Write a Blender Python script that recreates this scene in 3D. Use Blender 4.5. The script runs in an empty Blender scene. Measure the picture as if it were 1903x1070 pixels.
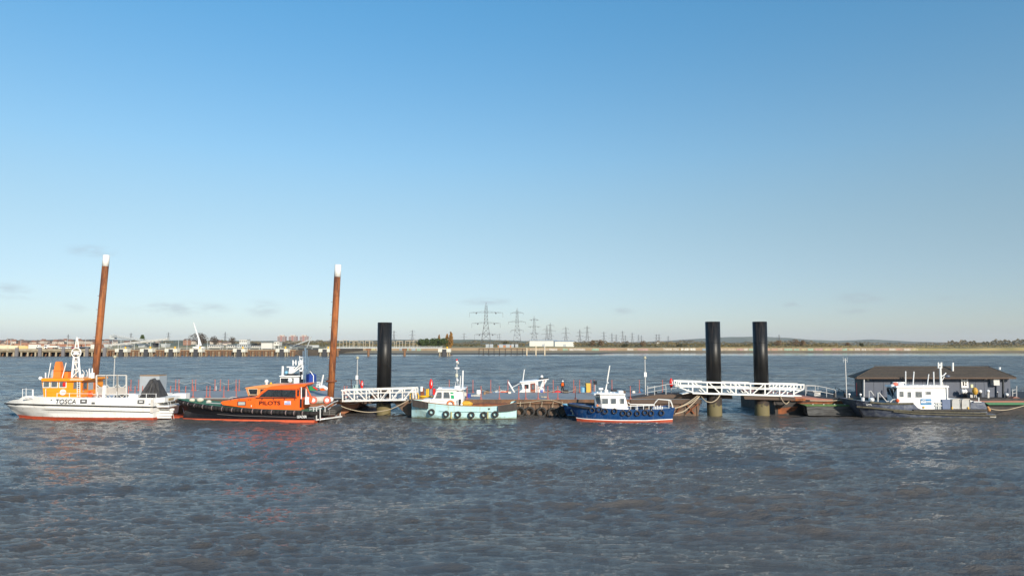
import bpy, math, random
import numpy as np
from mathutils import Vector, Matrix
R = math.radians
random.seed(7)
scene = bpy.context.scene
COL = scene.collection

# ------------------------------------------------------------------ camera
F, HC, PW, PH = 1300.0, 7.8, 1903.0, 1070.0
PITCH = math.atan(104.0 / F)
cd = bpy.data.cameras.new('camera')
cam = bpy.data.objects.new('camera', cd); COL.objects.link(cam)
cd.sensor_width = 36.0; cd.lens = 36.0 * F / PW
cd.clip_start = 0.5; cd.clip_end = 40000
cam.location = (0, 0, HC); cam.rotation_euler = (R(90) + PITCH, 0, 0)
scene.camera = cam

# ------------------------------------------------------------------ sky
SUN_EL, SUN_AZ = 21.0, 152.0            # azimuth from +Y towards +X
w = bpy.data.worlds.new('World'); scene.world = w; w.use_nodes = True
nt = w.node_tree; N = nt.nodes; L = nt.links
bg = N['Background']; bg.inputs['Strength'].default_value = 0.105
sky = N.new('ShaderNodeTexSky'); sky.sky_type = 'NISHITA'; sky.sun_disc = False
sky.sun_elevation = R(SUN_EL); sky.sun_rotation = R(SUN_AZ)
sky.altitude = 0; sky.air_density = 1.0; sky.dust_density = 0.25; sky.ozone_density = 3.0
hs = N.new('ShaderNodeHueSaturation'); hs.inputs['Saturation'].default_value = 1.0
hs.inputs['Value'].default_value = 1.0
L.new(sky.outputs[0], hs.inputs['Color'])
# small thin clouds low over the horizon
tc = N.new('ShaderNodeTexCoord')
# clear northern sky: the physical sky turned bluer with height, greyer at the horizon
sep = N.new('ShaderNodeSeparateXYZ'); L.new(tc.outputs['Generated'], sep.inputs[0])
cr = N.new('ShaderNodeValToRGB'); cr.color_ramp.interpolation = 'B_SPLINE'; L.new(sep.outputs['Z'], cr.inputs[0])
TINT = [(0.0, (.76, .84, 1.13)), (0.024, (.75, .84, 1.10)), (0.137, (1.13, 1.02, .89)), (0.255, (1.28, 1.37, 1.22)), (0.448, (.78, 1.49, 1.56)), (0.62, (.86, 1.75, 1.85)), (1.0, (.92, 1.95, 2.1))]
while len(cr.color_ramp.elements) < len(TINT): cr.color_ramp.elements.new(.5)
for e, (p_, c_) in zip(cr.color_ramp.elements, TINT): e.position = p_; e.color = (c_[0] / 2.5, c_[1] / 2.5, c_[2] / 2.5, 1)
tm = N.new('ShaderNodeMix'); tm.data_type = 'RGBA'; tm.blend_type = 'MULTIPLY'; tm.inputs['Factor'].default_value = 1
L.new(hs.outputs[0], tm.inputs['A']); L.new(cr.outputs[0], tm.inputs['B']); hs.inputs['Value'].default_value = 2.5
nz = N.new('ShaderNodeTexNoise'); nz.inputs['Scale'].default_value = 9; nz.inputs['Detail'].default_value = 7
nz.inputs['Roughness'].default_value = 0.6
mpn = N.new('ShaderNodeMapping'); mpn.inputs['Scale'].default_value = (3.0, 3.0, 11.0)
L.new(tc.outputs['Generated'], mpn.inputs[0]); L.new(mpn.outputs[0], nz.inputs['Vector'])
acc = None
def dirpx(px, py):
    u = px - PW / 2; v = PH / 2 - py; c, s = math.cos(PITCH), math.sin(PITCH)
    return Vector((u, F * c - v * s, F * s + v * c)).normalized()
for (px, py, sx, sy) in [(170, 467, 40, 12), (320, 573, 80, 17), (392, 574, 36, 14), (490, 573, 34, 18), (1603, 553, 46, 13),
                         (1585, 578, 30, 8), (1478, 566, 24, 9), (1770, 553, 26, 8), (15, 540, 30, 14), (50, 546, 20, 10), (905, 560, 60, 9),
                         (1155, 578, 30, 8), (140, 572, 22, 9)]:
    d = dirpx(px, py)
    mp = N.new('ShaderNodeMapping'); mp.vector_type = 'POINT'
    k = (F / sx, F / sx, F / sy)
    mp.inputs['Scale'].default_value = k
    mp.inputs['Location'].default_value = (-d.x * k[0], -d.y * k[1], -d.z * k[2])
    L.new(tc.outputs['Generated'], mp.inputs[0])
    ln = N.new('ShaderNodeVectorMath'); ln.operation = 'LENGTH'; L.new(mp.outputs[0], ln.inputs[0])
    mr = N.new('ShaderNodeMapRange'); mr.interpolation_type = 'SMOOTHSTEP'
    mr.inputs['From Min'].default_value = 1.2; mr.inputs['From Max'].default_value = 0.0
    L.new(ln.outputs['Value'], mr.inputs['Value'])
    if acc is None: acc = mr.outputs[0]
    else:
        mx = N.new('ShaderNodeMath'); mx.operation = 'MAXIMUM'; L.new(acc, mx.inputs[0]); L.new(mr.outputs[0], mx.inputs[1]); acc = mx.outputs[0]
nr = N.new('ShaderNodeMapRange'); nr.inputs['From Min'].default_value = 0.40; nr.inputs['From Max'].default_value = 0.62
L.new(nz.outputs[0], nr.inputs['Value'])
mm = N.new('ShaderNodeMath'); mm.operation = 'MULTIPLY'; L.new(acc, mm.inputs[0]); L.new(nr.outputs[0], mm.inputs[1])
mm2 = N.new('ShaderNodeMath'); mm2.operation = 'MULTIPLY'; L.new(mm.outputs[0], mm2.inputs[0]); mm2.inputs[1].default_value = 0.42
mixc = N.new('ShaderNodeMix'); mixc.data_type = 'RGBA'
L.new(mm2.outputs[0], mixc.inputs['Factor']); L.new(tm.outputs['Result'], mixc.inputs['A']); mixc.inputs['B'].default_value = (3.3, 3.7, 4.3, 1)
L.new(mixc.outputs['Result'], bg.inputs['Color'])

sd = bpy.data.lights.new('sun', 'SUN'); sd.energy = 5.0; sd.angle = R(0.5); sd.color = (1.0, 0.89, 0.74)
sun = bpy.data.objects.new('sun', sd); COL.objects.link(sun)
sv = Vector((math.sin(R(SUN_AZ)) * math.cos(R(SUN_EL)), math.cos(R(SUN_AZ)) * math.cos(R(SUN_EL)), math.sin(R(SUN_EL))))
sun.rotation_euler = sv.to_track_quat('Z', 'Y').to_euler(); sun.location = (30, -40, 60)
vs = scene.view_settings
vs.view_transform = 'Standard'; vs.look = 'None'; vs.gamma = 1; vs.use_curve_mapping = False; vs.exposure = 0.15
scene.render.engine = 'CYCLES'

# ------------------------------------------------------------------ helpers
def W(px, py, Y):
    u = px - PW / 2; v = PH / 2 - py; c, s = math.cos(PITCH), math.sin(PITCH)
    t = Y / (F * c - v * s)
    return (u * t, Y, HC + (F * s + v * c) * t)
def WX(px, Y): return W(px, 700, Y)[0]
def WZ(py, Y): return W(951.5, py, Y)[2]

_m = {}
def mat(name, c, rough=0.5, metal=0.0, c2=None, amt=0.35, scale=2.0, stretch=(1, 1, 1), bump=0.0, spec=0.5, lo=0.45, hi=0.7, detail=6, scum=None, streak=None):
    if name in _m: return _m[name]
    m = bpy.data.materials.new(name); m.use_nodes = True; t = m.node_tree; n = t.nodes
    b = n['Principled BSDF']; b.inputs['Roughness'].default_value = rough; b.inputs['Metallic'].default_value = metal
    b.inputs['Specular IOR Level'].default_value = spec
    if c2 is None: c2 = tuple(x * 0.55 for x in c)
    co = n.new('ShaderNodeTexCoord'); mp = n.new('ShaderNodeMapping'); mp.inputs['Scale'].default_value = stretch
    no = n.new('ShaderNodeTexNoise'); no.inputs['Scale'].default_value = scale; no.inputs['Detail'].default_value = detail; no.inputs['Roughness'].default_value = 0.65
    t.links.new(co.outputs['Object'], mp.inputs[0]); t.links.new(mp.outputs[0], no.inputs['Vector'])
    mr = n.new('ShaderNodeMapRange'); mr.inputs['From Min'].default_value = lo; mr.inputs['From Max'].default_value = hi; mr.inputs['To Max'].default_value = amt
    t.links.new(no.outputs[0], mr.inputs['Value'])
    mx = n.new('ShaderNodeMix'); mx.data_type = 'RGBA'; mx.inputs['A'].default_value = (*c, 1); mx.inputs['B'].default_value = (*c2, 1)
    t.links.new(mr.outputs[0], mx.inputs['Factor']); t.links.new(mx.outputs['Result'], b.inputs['Base Color'])
    out = mx.outputs['Result']
    if streak:      # rust and dirt runs down the plating
        m2 = n.new('ShaderNodeMapping'); m2.inputs['Scale'].default_value = (3.2, 3.2, .22); t.links.new(co.outputs['Object'], m2.inputs[0])
        n2 = n.new('ShaderNodeTexNoise'); n2.inputs['Scale'].default_value = 1.6; n2.inputs['Detail'].default_value = 5; t.links.new(m2.outputs[0], n2.inputs['Vector'])
        r2 = n.new('ShaderNodeMapRange'); r2.inputs['From Min'].default_value = .56; r2.inputs['From Max'].default_value = .70; r2.inputs['To Max'].default_value = streak[1]; t.links.new(n2.outputs[0], r2.inputs['Value'])
        x2 = n.new('ShaderNodeMix'); x2.data_type = 'RGBA'; x2.inputs['B'].default_value = (*streak[0], 1); t.links.new(r2.outputs[0], x2.inputs['Factor']); t.links.new(out, x2.inputs['A']); out = x2.outputs['Result']
    if scum:        # ragged stain above the waterline: (colour, height, ragged)
        sp = n.new('ShaderNodeSeparateXYZ'); t.links.new(co.outputs['Object'], sp.inputs[0])
        n3 = n.new('ShaderNodeTexNoise'); n3.inputs['Scale'].default_value = 3.0; n3.inputs['Detail'].default_value = 6; t.links.new(co.outputs['Object'], n3.inputs['Vector'])
        ad = n.new('ShaderNodeMath'); ad.operation = 'MULTIPLY_ADD'; t.links.new(n3.outputs[0], ad.inputs[0]); ad.inputs[1].default_value = -scum[2]; t.links.new(sp.outputs['Z'], ad.inputs[2])
        r3 = n.new('ShaderNodeMapRange'); r3.inputs['From Min'].default_value = scum[1] - .5 * scum[2] + .12; r3.inputs['From Max'].default_value = scum[1] - .5 * scum[2] - .12; r3.inputs['To Max'].default_value = .85; t.links.new(ad.outputs[0], r3.inputs['Value'])
        x3 = n.new('ShaderNodeMix'); x3.data_type = 'RGBA'; x3.inputs['B'].default_value = (*scum[0], 1); t.links.new(r3.outputs[0], x3.inputs['Factor']); t.links.new(out, x3.inputs['A']); out = x3.outputs['Result']
    t.links.new(out, b.inputs['Base Color'])
    if bump:
        bp = n.new('ShaderNodeBump'); bp.inputs['Strength'].default_value = bump; bp.inputs['Distance'].default_value = 0.05
        t.links.new(no.outputs[0], bp.inputs['Height']); t.links.new(bp.outputs[0], b.inputs['Normal'])
    _m[name] = m; return m

WHITE = mat('white_paint', (.80, .79, .75), .35, c2=(.55, .46, .34), amt=.28, scale=1.3, stretch=(1.5, 1.5, .35))
HULLW = mat('white_hull_paint', (.84, .83, .80), .35, c2=(.60, .54, .44), amt=.2, scale=1.3, stretch=(1.5, 1.5, .35), streak=((.50, .36, .22), .20), scum=((.30, .25, .16), .22, .5))
WHITE2 = mat('white_enamel', (.80, .79, .77), .4, c2=(.55, .52, .46), amt=.35, scale=4)
RAILW = mat('white_rail_paint', (.76, .74, .70), .5, c2=(.40, .30, .22), amt=.6, scale=5)
ORANGE = mat('orange_paint', (.86, .125, .008), .35, c2=(.62, .08, .01), amt=.4, scale=1.5, stretch=(1, 1, .4))
AMBER = mat('amber_paint', (.88, .30, .012), .4, c2=(.70, .20, .02), amt=.4, scale=1.5)
FUNNEL = mat('funnel_orange_paint', (.80, .21, .03), .45, c2=(.55, .15, .04), amt=.5, scale=2)
BLACK = mat('black_rubber', (.022, .020, .019), .6, c2=(.10, .085, .07), amt=.5, scale=4)
HULLK = mat('black_hull_paint', (.010, .012, .018), .3, c2=(.05, .045, .04), amt=.4, scale=2)
REDB = mat('red_antifouling', (.48, .075, .03), .5, c2=(.20, .06, .03), amt=.6, scale=3)
GLASS = mat('dark_glass', (.015, .020, .025), .06, c2=(.05, .06, .07), amt=.6, scale=2.5, spec=.8)
GLASSB = mat('reflective_glass', (.09, .11, .125), .08, c2=(.22, .22, .2), amt=.7, scale=3.5, spec=.9)
PALE = mat('pale_blue_hull_paint', (.47, .70, .71), .45, c2=(.28, .36, .28), amt=.5, scale=1.0, stretch=(1, 1, .5), lo=.48, hi=.75, streak=((.40, .30, .14), .5), scum=((.12, .13, .05), .16, .5))
BLUE = mat('royal_blue_hull_paint', (.006, .045, .155), .22, c2=(.03, .09, .20), amt=.6, scale=1.6, streak=((.16, .17, .2), .35))
NAVY = mat('navy_hull_paint', (.050, .066, .112), .45, c2=(.24, .26, .29), amt=.75, streak=((.2, .2, .2), .5), scum=((.06, .06, .04), .2, .4), scale=2.2, stretch=(.7, 1, 1.6))
GREEN = mat('green_deck_paint', (.05, .17, .08), .7, c2=(.04, .09, .05), amt=.5, scale=3)
RUST = mat('rusty_steel', (.27, .085, .028), .85, c2=(.09, .030, .015), amt=.85, scale=2.2, bump=.5, lo=.38, hi=.68)
RUST2 = mat('streaked_rusty_steel', (.36, .115, .030), .85, c2=(.10, .035, .018), amt=.95, scale=1.2, stretch=(1.6, 1.6, .30), bump=.5, lo=.40, hi=.60, streak=((.42, .19, .07), .6))
PILEK = mat('black_pile_coating', (.009, .009, .009), .42, c2=(.035, .033, .03), amt=.4, scale=1.5, stretch=(2, 2, .12), spec=.32, streak=((.07, .055, .045), .5))
ALGAE = mat('tide_stained_steel', (.030, .024, .020), .8, c2=(.07, .04, .025), amt=.7, scale=2.5, stretch=(1, 1, .4), bump=.4, scum=((.17, .14, .062), 1.15, 1.3))
BARGE = mat('weathered_barge_steel', (.105, .075, .055), .8, c2=(.21, .115, .065), amt=.8, scale=1.3, stretch=(1, 1, .6), bump=.4, lo=.4, hi=.66)
BARGEK = mat('black_barge_steel', (.018, .017, .018), .7, c2=(.085, .06, .045), amt=.6, scale=1.4, bump=.3)
DECK = mat('grey_deck_plating', (.27, .27, .265), .6, c2=(.20, .12, .08), amt=.6, scale=.7, lo=.5, hi=.72)
DECKR = mat('red_brown_deck', (.33, .14, .10), .8, c2=(.20, .10, .08), amt=.6, scale=1.2)
BEAM = mat('brown_timber_beam', (.10, .065, .045), .8, c2=(.05, .035, .03), amt=.6, scale=2, stretch=(.4, 1, 1))
TIMBER = mat('old_timber', (.23, .12, .06), .85, c2=(.09, .05, .03), amt=.7, scale=3, stretch=(.5, 1, 1))
REDP = mat('red_post_paint', (.46, .11, .075), .6, c2=(.28, .12, .08), amt=.6, scale=4)
REDC = mat('bright_red_plastic', (.78, .018, .012), .35, c2=(.6, .02, .02), amt=.3)
GREY = mat('grey_paint', (.36, .39, .41), .5, c2=(.28, .29, .29), amt=.4, scale=1.5)
GREYD = mat('dark_grey_fabric', (.035, .034, .036), .8, c2=(.09, .085, .08), amt=.6, scale=3, bump=.4)
STEEL = mat('galvanised_steel', (.50, .50, .49), .5, c2=(.35, .33, .30), amt=.5, scale=4, metal=.2)
BEIGE = mat('beige_frame_paint', (.62, .58, .52), .5, c2=(.42, .36, .3), amt=.5, scale=3)
ROPE = mat('beige_rope', (.52, .42, .29), .9, c2=(.32, .25, .17), amt=.6, scale=12)
YEL = mat('yellow_paint', (.80, .45, .02), .5, c2=(.5, .25, .03), amt=.4)
LBLU = mat('light_blue_paint', (.20, .45, .62), .5)
DBLU = mat('blue_tarpaulin', (.015, .05, .30), .5, c2=(.03, .10, .4), amt=.6, scale=4)
GRN = mat('green_panel_paint', (.01, .35, .14), .5)
TYRE = mat('tyre_rubber', (.024, .022, .021), .75, c2=(.09, .08, .068), amt=.6, scale=5)
SLATE = mat('blue_grey_cladding', (.078, .093, .130), .6, c2=(.062, .073, .10), amt=.5, scale=1.2)
TEAL = mat('trim_dark', (.02, .025, .03), .6)
SHING = mat('brown_roof_shingle', (.075, .058, .042), .85, c2=(.042, .034, .028), amt=.8, scale=7, stretch=(.6, 1, 1), bump=.6, lo=.4, hi=.6)
CONC = mat('weathered_concrete', (.36, .31, .22), .9, c2=(.20, .14, .08), amt=.7, scale=.4, lo=.42, hi=.62)
CONCW = mat('white_concrete_cap', (.66, .64, .55), .8, c2=(.5, .42, .3), amt=.5, scale=.6)
DARKF = mat('dark_fender_panel', (.045, .045, .05), .7)
BRICK = mat('red_brown_sheeting', (.38, .19, .12), .85, c2=(.26, .10, .06), amt=.7, scale=.12)
LGREY = mat('light_grey_steelwork', (.45, .47, .46), .6, c2=(.30, .31, .30), amt=.5, scale=.3)
TERR = mat('terracotta_wall', (.42, .20, .13), .8)
SKINM = mat('skin', (.55, .33, .24), .5)

class MB:
    def __init__(s): s.v = []; s.f = []; s.m = []
    def face(s, ids, mi=0): s.f.append(tuple(ids)); s.m.append(mi)
    def hexa(s, pts, mi=0):      # 8 pts: bottom loop 4, top loop 4
        b = len(s.v); s.v += [tuple(p) for p in pts]
        for q in ((0, 3, 2, 1), (4, 5, 6, 7), (0, 1, 5, 4), (1, 2, 6, 5), (2, 3, 7, 6), (3, 0, 4, 7)): s.face([b + i for i in q], mi)
        return s
    def box(s, x0, x1, y0, y1, z0, z1, mi=0):
        return s.hexa([(x0, y0, z0), (x1, y0, z0), (x1, y1, z0), (x0, y1, z0), (x0, y0, z1), (x1, y0, z1), (x1, y1, z1), (x0, y1, z1)], mi)
    def pbox(s, a, b, c, d, Y0, Y1, mi=0):        # photo x a..b, photo y c..d (top, bottom) on the plane Y0, going back to Y1
        x0, _, z1 = W(a, c, Y0); x1, _, z0 = W(b, d, Y0); return s.box(x0, x1, Y0, Y1, z0, z1, mi)
    def prism(s, pts, Y0, Y1, mi=0, taper=0.0):
        ps = [W(x, y, Y0) for x, y in pts]; zm = min(p[2] for p in ps); n = len(ps); b = len(s.v)
        s.v += [(p[0], Y0 + taper * (p[2] - zm), p[2]) for p in ps]
        s.v += [(p[0], Y1 - taper * (p[2] - zm), p[2]) for p in ps]
        s.face(range(b, b + n), mi); s.face(range(b + 2 * n - 1, b + n - 1, -1), mi)
        for i in range(n):
            j = (i + 1) % n; s.face((b + i, b + n + i, b + n + j, b + j), mi)
        return s
    def tube(s, pts, r, n=6, mi=0, r2=None):
        pts = [Vector(p) for p in pts]; b = len(s.v); k = len(pts)
        for i, p in enumerate(pts):
            d = (pts[min(i + 1, k - 1)] - pts[max(i - 1, 0)]).normalized()
            up = Vector((0, 0, 1)) if abs(d.z) < .9 else Vector((0, 1, 0))
            a = d.cross(up).normalized(); c = a.cross(d)
            rr = r if r2 is None else r + (r2 - r) * i / (k - 1)
            for q in range(n):
                an = 2 * math.pi * (q + .5) / n; s.v.append(tuple(p + a * math.cos(an) * rr + c * math.sin(an) * rr))
        for i in range(k - 1):
            for q in range(n):
                q2 = (q + 1) % n; s.face((b + i * n + q, b + i * n + q2, b + (i + 1) * n + q2, b + (i + 1) * n + q), mi)
        s.face([b + q for q in range(n - 1, -1, -1)], mi); s.face([b + (k - 1) * n + q for q in range(n)], mi)
        return s
    def pt(s, pts, r, n=6, mi=0, r2=None): return s.tube([W(*p) for p in pts], r, n, mi, r2)
    def torus(s, c, R_, r, n=18, k=8, axis='Y', mi=0):
        b = len(s.v)
        for i in range(n):
            a = 2 * math.pi * i / n
            for j in range(k):
                t = 2 * math.pi * j / k; q = R_ + r * math.cos(t); h = r * math.sin(t)
                p = (q * math.cos(a), h, q * math.sin(a)) if axis == 'Y' else (q * math.cos(a), q * math.sin(a), h) if axis == 'Z' else (h, q * math.cos(a), q * math.sin(a))
                s.v.append((c[0] + p[0], c[1] + p[1], c[2] + p[2]))
        for i in range(n):
            for j in range(k):
                i2 = (i + 1) % n; j2 = (j + 1) % k; s.face((b + i * k + j, b + i2 * k + j, b + i2 * k + j2, b + i * k + j2), mi)
        return s
    def ball(s, c, r, sc=(1, 1, 1), n=10, k=6, mi=0):
        b = len(s.v)
        for i in range(k + 1):
            t = math.pi * i / k
            for j in range(n):
                a = 2 * math.pi * j / n
                s.v.append((c[0] + r * sc[0] * math.sin(t) * math.cos(a), c[1] + r * sc[1] * math.sin(t) * math.sin(a), c[2] + r * sc[2] * math.cos(t)))
        for i in range(k):
            for j in range(n):
                j2 = (j + 1) % n; s.face((b + i * n + j, b + (i + 1) * n + j, b + (i + 1) * n + j2, b + i * n + j2), mi)
        return s
    def strip(s, A, B, mi=0, close=False):
        b = len(s.v); n = len(A); s.v += [tuple(p) for p in A] + [tuple(p) for p in B]
        for i in range(n - 1): s.face((b + i, b + i + 1, b + n + i + 1, b + n + i), mi)
        return s
    def quad(s, a, b_, c, d, mi=0):
        b = len(s.v); s.v += [tuple(a), tuple(b_), tuple(c), tuple(d)]; s.face((b, b + 1, b + 2, b + 3), mi); return s
    def disc(s, c, r, th, n=20, mi=0):     # disc facing -Y
        b = len(s.v)
        for y in (c[1] - th, c[1]):
            for i in range(n):
                a = 2 * math.pi * i / n; s.v.append((c[0] + r * math.cos(a), y, c[2] + r * math.sin(a)))
        s.face(range(b, b + n), mi); s.face(range(b + 2 * n - 1, b + n - 1, -1), mi)
        for i in range(n):
            j = (i + 1) % n; s.face((b + i, b + n + i, b + n + j, b + j), mi)
        return s

def mesh(name, mb, mats, origin=(0, 0, 0), smooth=False):
    me = bpy.data.meshes.new(name)
    ox, oy, oz = origin
    me.from_pydata([(x - ox, y - oy, z - oz) for x, y, z in mb.v], [], mb.f)
    if not isinstance(mats, (list, tuple)): mats = [mats]
    for m in mats: me.materials.append(m)
    if len(mats) > 1: me.polygons.foreach_set('material_index', mb.m)
    if smooth: me.polygons.foreach_set('use_smooth', [True] * len(me.polygons))
    me.update(); return me
def root_of(o):
    while o.parent: o = o.parent
    return o
def T(name, label, cat, loc, group=None):
    o = bpy.data.objects.new(name, None); COL.objects.link(o); o.location = loc; o.empty_display_size = .3
    o['label'] = label; o['category'] = cat
    if group: o['group'] = group
    return o
def P(name, mb, m, parent, label=None, kind=None, smooth=False):
    r = root_of(parent)
    o = bpy.data.objects.new(name, mesh(name, mb, m, tuple(r.location), smooth)); COL.objects.link(o); o.parent = parent
    if label: o['label'] = label
    if kind: o['kind'] = kind
    return o
def O(name, mb, m, label, cat, loc=None, group=None, kind=None, smooth=False):
    if loc is None: loc = (sum(p[0] for p in mb.v) / len(mb.v), sum(p[1] for p in mb.v) / len(mb.v), min(p[2] for p in mb.v))
    o = bpy.data.objects.new(name, mesh(name, mb, m, loc, smooth)); COL.objects.link(o); o.location = loc
    if label: o['label'] = label
    if cat: o['category'] = cat
    if group: o['group'] = group
    if kind: o['kind'] = kind
    return o
def S(name, mb, m, kind='structure', smooth=False):
    o = bpy.data.objects.new(name, mesh(name, mb, m, (0, 0, 0), smooth)); COL.objects.link(o); o['kind'] = kind; return o
def dup(root, loc, label=None, group=None, rz=None, sc=None):
    c = root.copy(); COL.objects.link(c); c.location = loc
    if label: c['label'] = label
    if group: c['group'] = group
    if rz is not None: c.rotation_euler = (0, 0, rz)
    if sc: c.scale = (sc, sc, sc) if not isinstance(sc, tuple) else sc
    for ch in root.children:
        a = ch.copy(); COL.objects.link(a); a.parent = c
        for g in ch.children:
            b = g.copy(); COL.objects.link(b); b.parent = a
    return c
def piece(proto, parent, M):       # another copy of a piece, sharing its mesh
    a = proto.copy(); COL.objects.link(a); a.parent = parent; a.matrix_local = M; return a

def text(s, px0, px1, py0, py1, Y, m, parent, name='lettering', shear=0.0, weight=0.0):
    cu = bpy.data.curves.new('t', 'FONT'); cu.body = s; cu.size = 1; cu.extrude = 0.0; cu.shear = shear; cu.offset = weight
    to = bpy.data.objects.new('t', cu); COL.objects.link(to)
    dg = bpy.context.evaluated_depsgraph_get(); me = bpy.data.meshes.new_from_object(to.evaluated_get(dg))
    xs = [v.co.x for v in me.vertices]; ys = [v.co.y for v in me.vertices]
    x0, x1, y0, y1 = min(xs), max(xs), min(ys), max(ys)
    a = W(px0, py1, Y); b = W(px1, py0, Y); r = root_of(parent).location
    for v in me.vertices:
        fx = (v.co.x - x0) / (x1 - x0); fy = (v.co.y - y0) / (y1 - y0)
        v.co = (a[0] + (b[0] - a[0]) * fx - r.x, Y - r.y, a[2] + (b[2] - a[2]) * fy - r.z)
    me.materials.clear(); me.materials.append(m)
    COL.objects.unlink(to); bpy.data.objects.remove(to)
    o = bpy.data.objects.new(name, me); COL.objects.link(o); o.parent = parent; return o

def marks(n, px0, px1, py0, py1, Y, m, parent):      # worn lettering too small to read in the photograph: only its strokes
    mb = MB(); w_ = (px1 - px0) / n; rn = random.Random(int(px0))
    for i in range(n):
        a = px0 + w_ * (i + .1); b = a + w_ * .75; mb.pbox(a, a + w_ * .22, py0, py1, Y - .02, Y)
        y = py0 + (py1 - py0) * rn.choice([0, .4, .75]); mb.pbox(a + w_ * .22, b, y, y + (py1 - py0) * .25, Y - .02, Y)
    return P('worn_lettering', mb, m, parent, kind='stuff')

def window(parent, a, b, c, d, Y, fm, gm=None, fr=1.0, slant=0.0):
    gm = gm or GLASSB
    x0, _, z1 = W(a, c, Y); x1, _, z0 = W(b, d, Y); t = fr * Y / F; q = slant * Y / F
    f = MB()
    for (p, r_) in (((x0 - t, z0 - t), (x1 + t, z0)), ((x0 - t, z1), (x1 + t, z1 + t)), ((x0 - t, z0), (x0, z1)), ((x1, z0), (x1 + t, z1))):
        f.box(p[0], r_[0], Y - .05, Y - .003, p[1], r_[1])
    fo = P('window', f, fm, parent)
    g = MB().box(x0, x1, Y - .025, Y - .004, z0, z1); P('pane', g, gm, fo)
    return fo

def interp(line, n):
    line = sorted(line); xs = [p[0] for p in line]; t = np.linspace(0, 1, n) ** 1.25; q = xs[0] + (xs[-1] - xs[0]) * t
    return [(float(x), float(np.interp(x, xs, [p[1] for p in line])), float(np.interp(x, xs, [p[2] for p in line]))) for x in q]
class Hull:
    """centre line at depth Yc(px); every level is a list of (px, py, half beam)"""
    def __init__(s, Y0, psi=0.0, px0=0.0):
        s.Y0, s.psi, s.px0 = Y0, math.radians(psi), px0
        s.n = Vector((math.sin(s.psi), math.cos(s.psi), 0))
    def Yc(s, px): return s.Y0 - math.tan(s.psi) * (px - s.px0) * s.Y0 / F
    def near(s, px, py, b): return Vector(W(px, py, s.Yc(px) - b * math.cos(s.psi)))
    def far(s, px, py, b): return s.near(px, py, b) + s.n * 2 * b
    def sides(s, line, n=30, dz=0, zfix=None):
        L_ = interp(line, n); A = [s.near(*p) for p in L_]; B = [s.far(*p) for p in L_]
        for q in A + B:
            q.z += dz
            if zfix is not None: q.z = zfix
        return A, B
    def skin(s, l1, l2, n=30, z2=None, flip=0):
        a1, b1 = s.sides(l1, n); a2, b2 = s.sides(l2, n, zfix=z2); m = MB()
        m.strip(a1, a2); m.strip(b2, b1)
        m.quad(a1[-1], a2[-1], b2[-1], b1[-1]); m.quad(a1[0], b1[0], b2[0], a2[0])
        return m
    def deck(s, l, n=30, dz=0):
        a, b = s.sides(l, n, dz); return MB().strip(a, b)
    def rail(s, l, r, n=30, k=6, m=None, stern=True):
        a, b = s.sides(l, n); m = m or MB(); pts = list(a)
        m.tube(a, r, k); m.tube(b, r, k)
        if stern: m.tube([a[-1], b[-1]], r, k)
        return m


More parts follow.
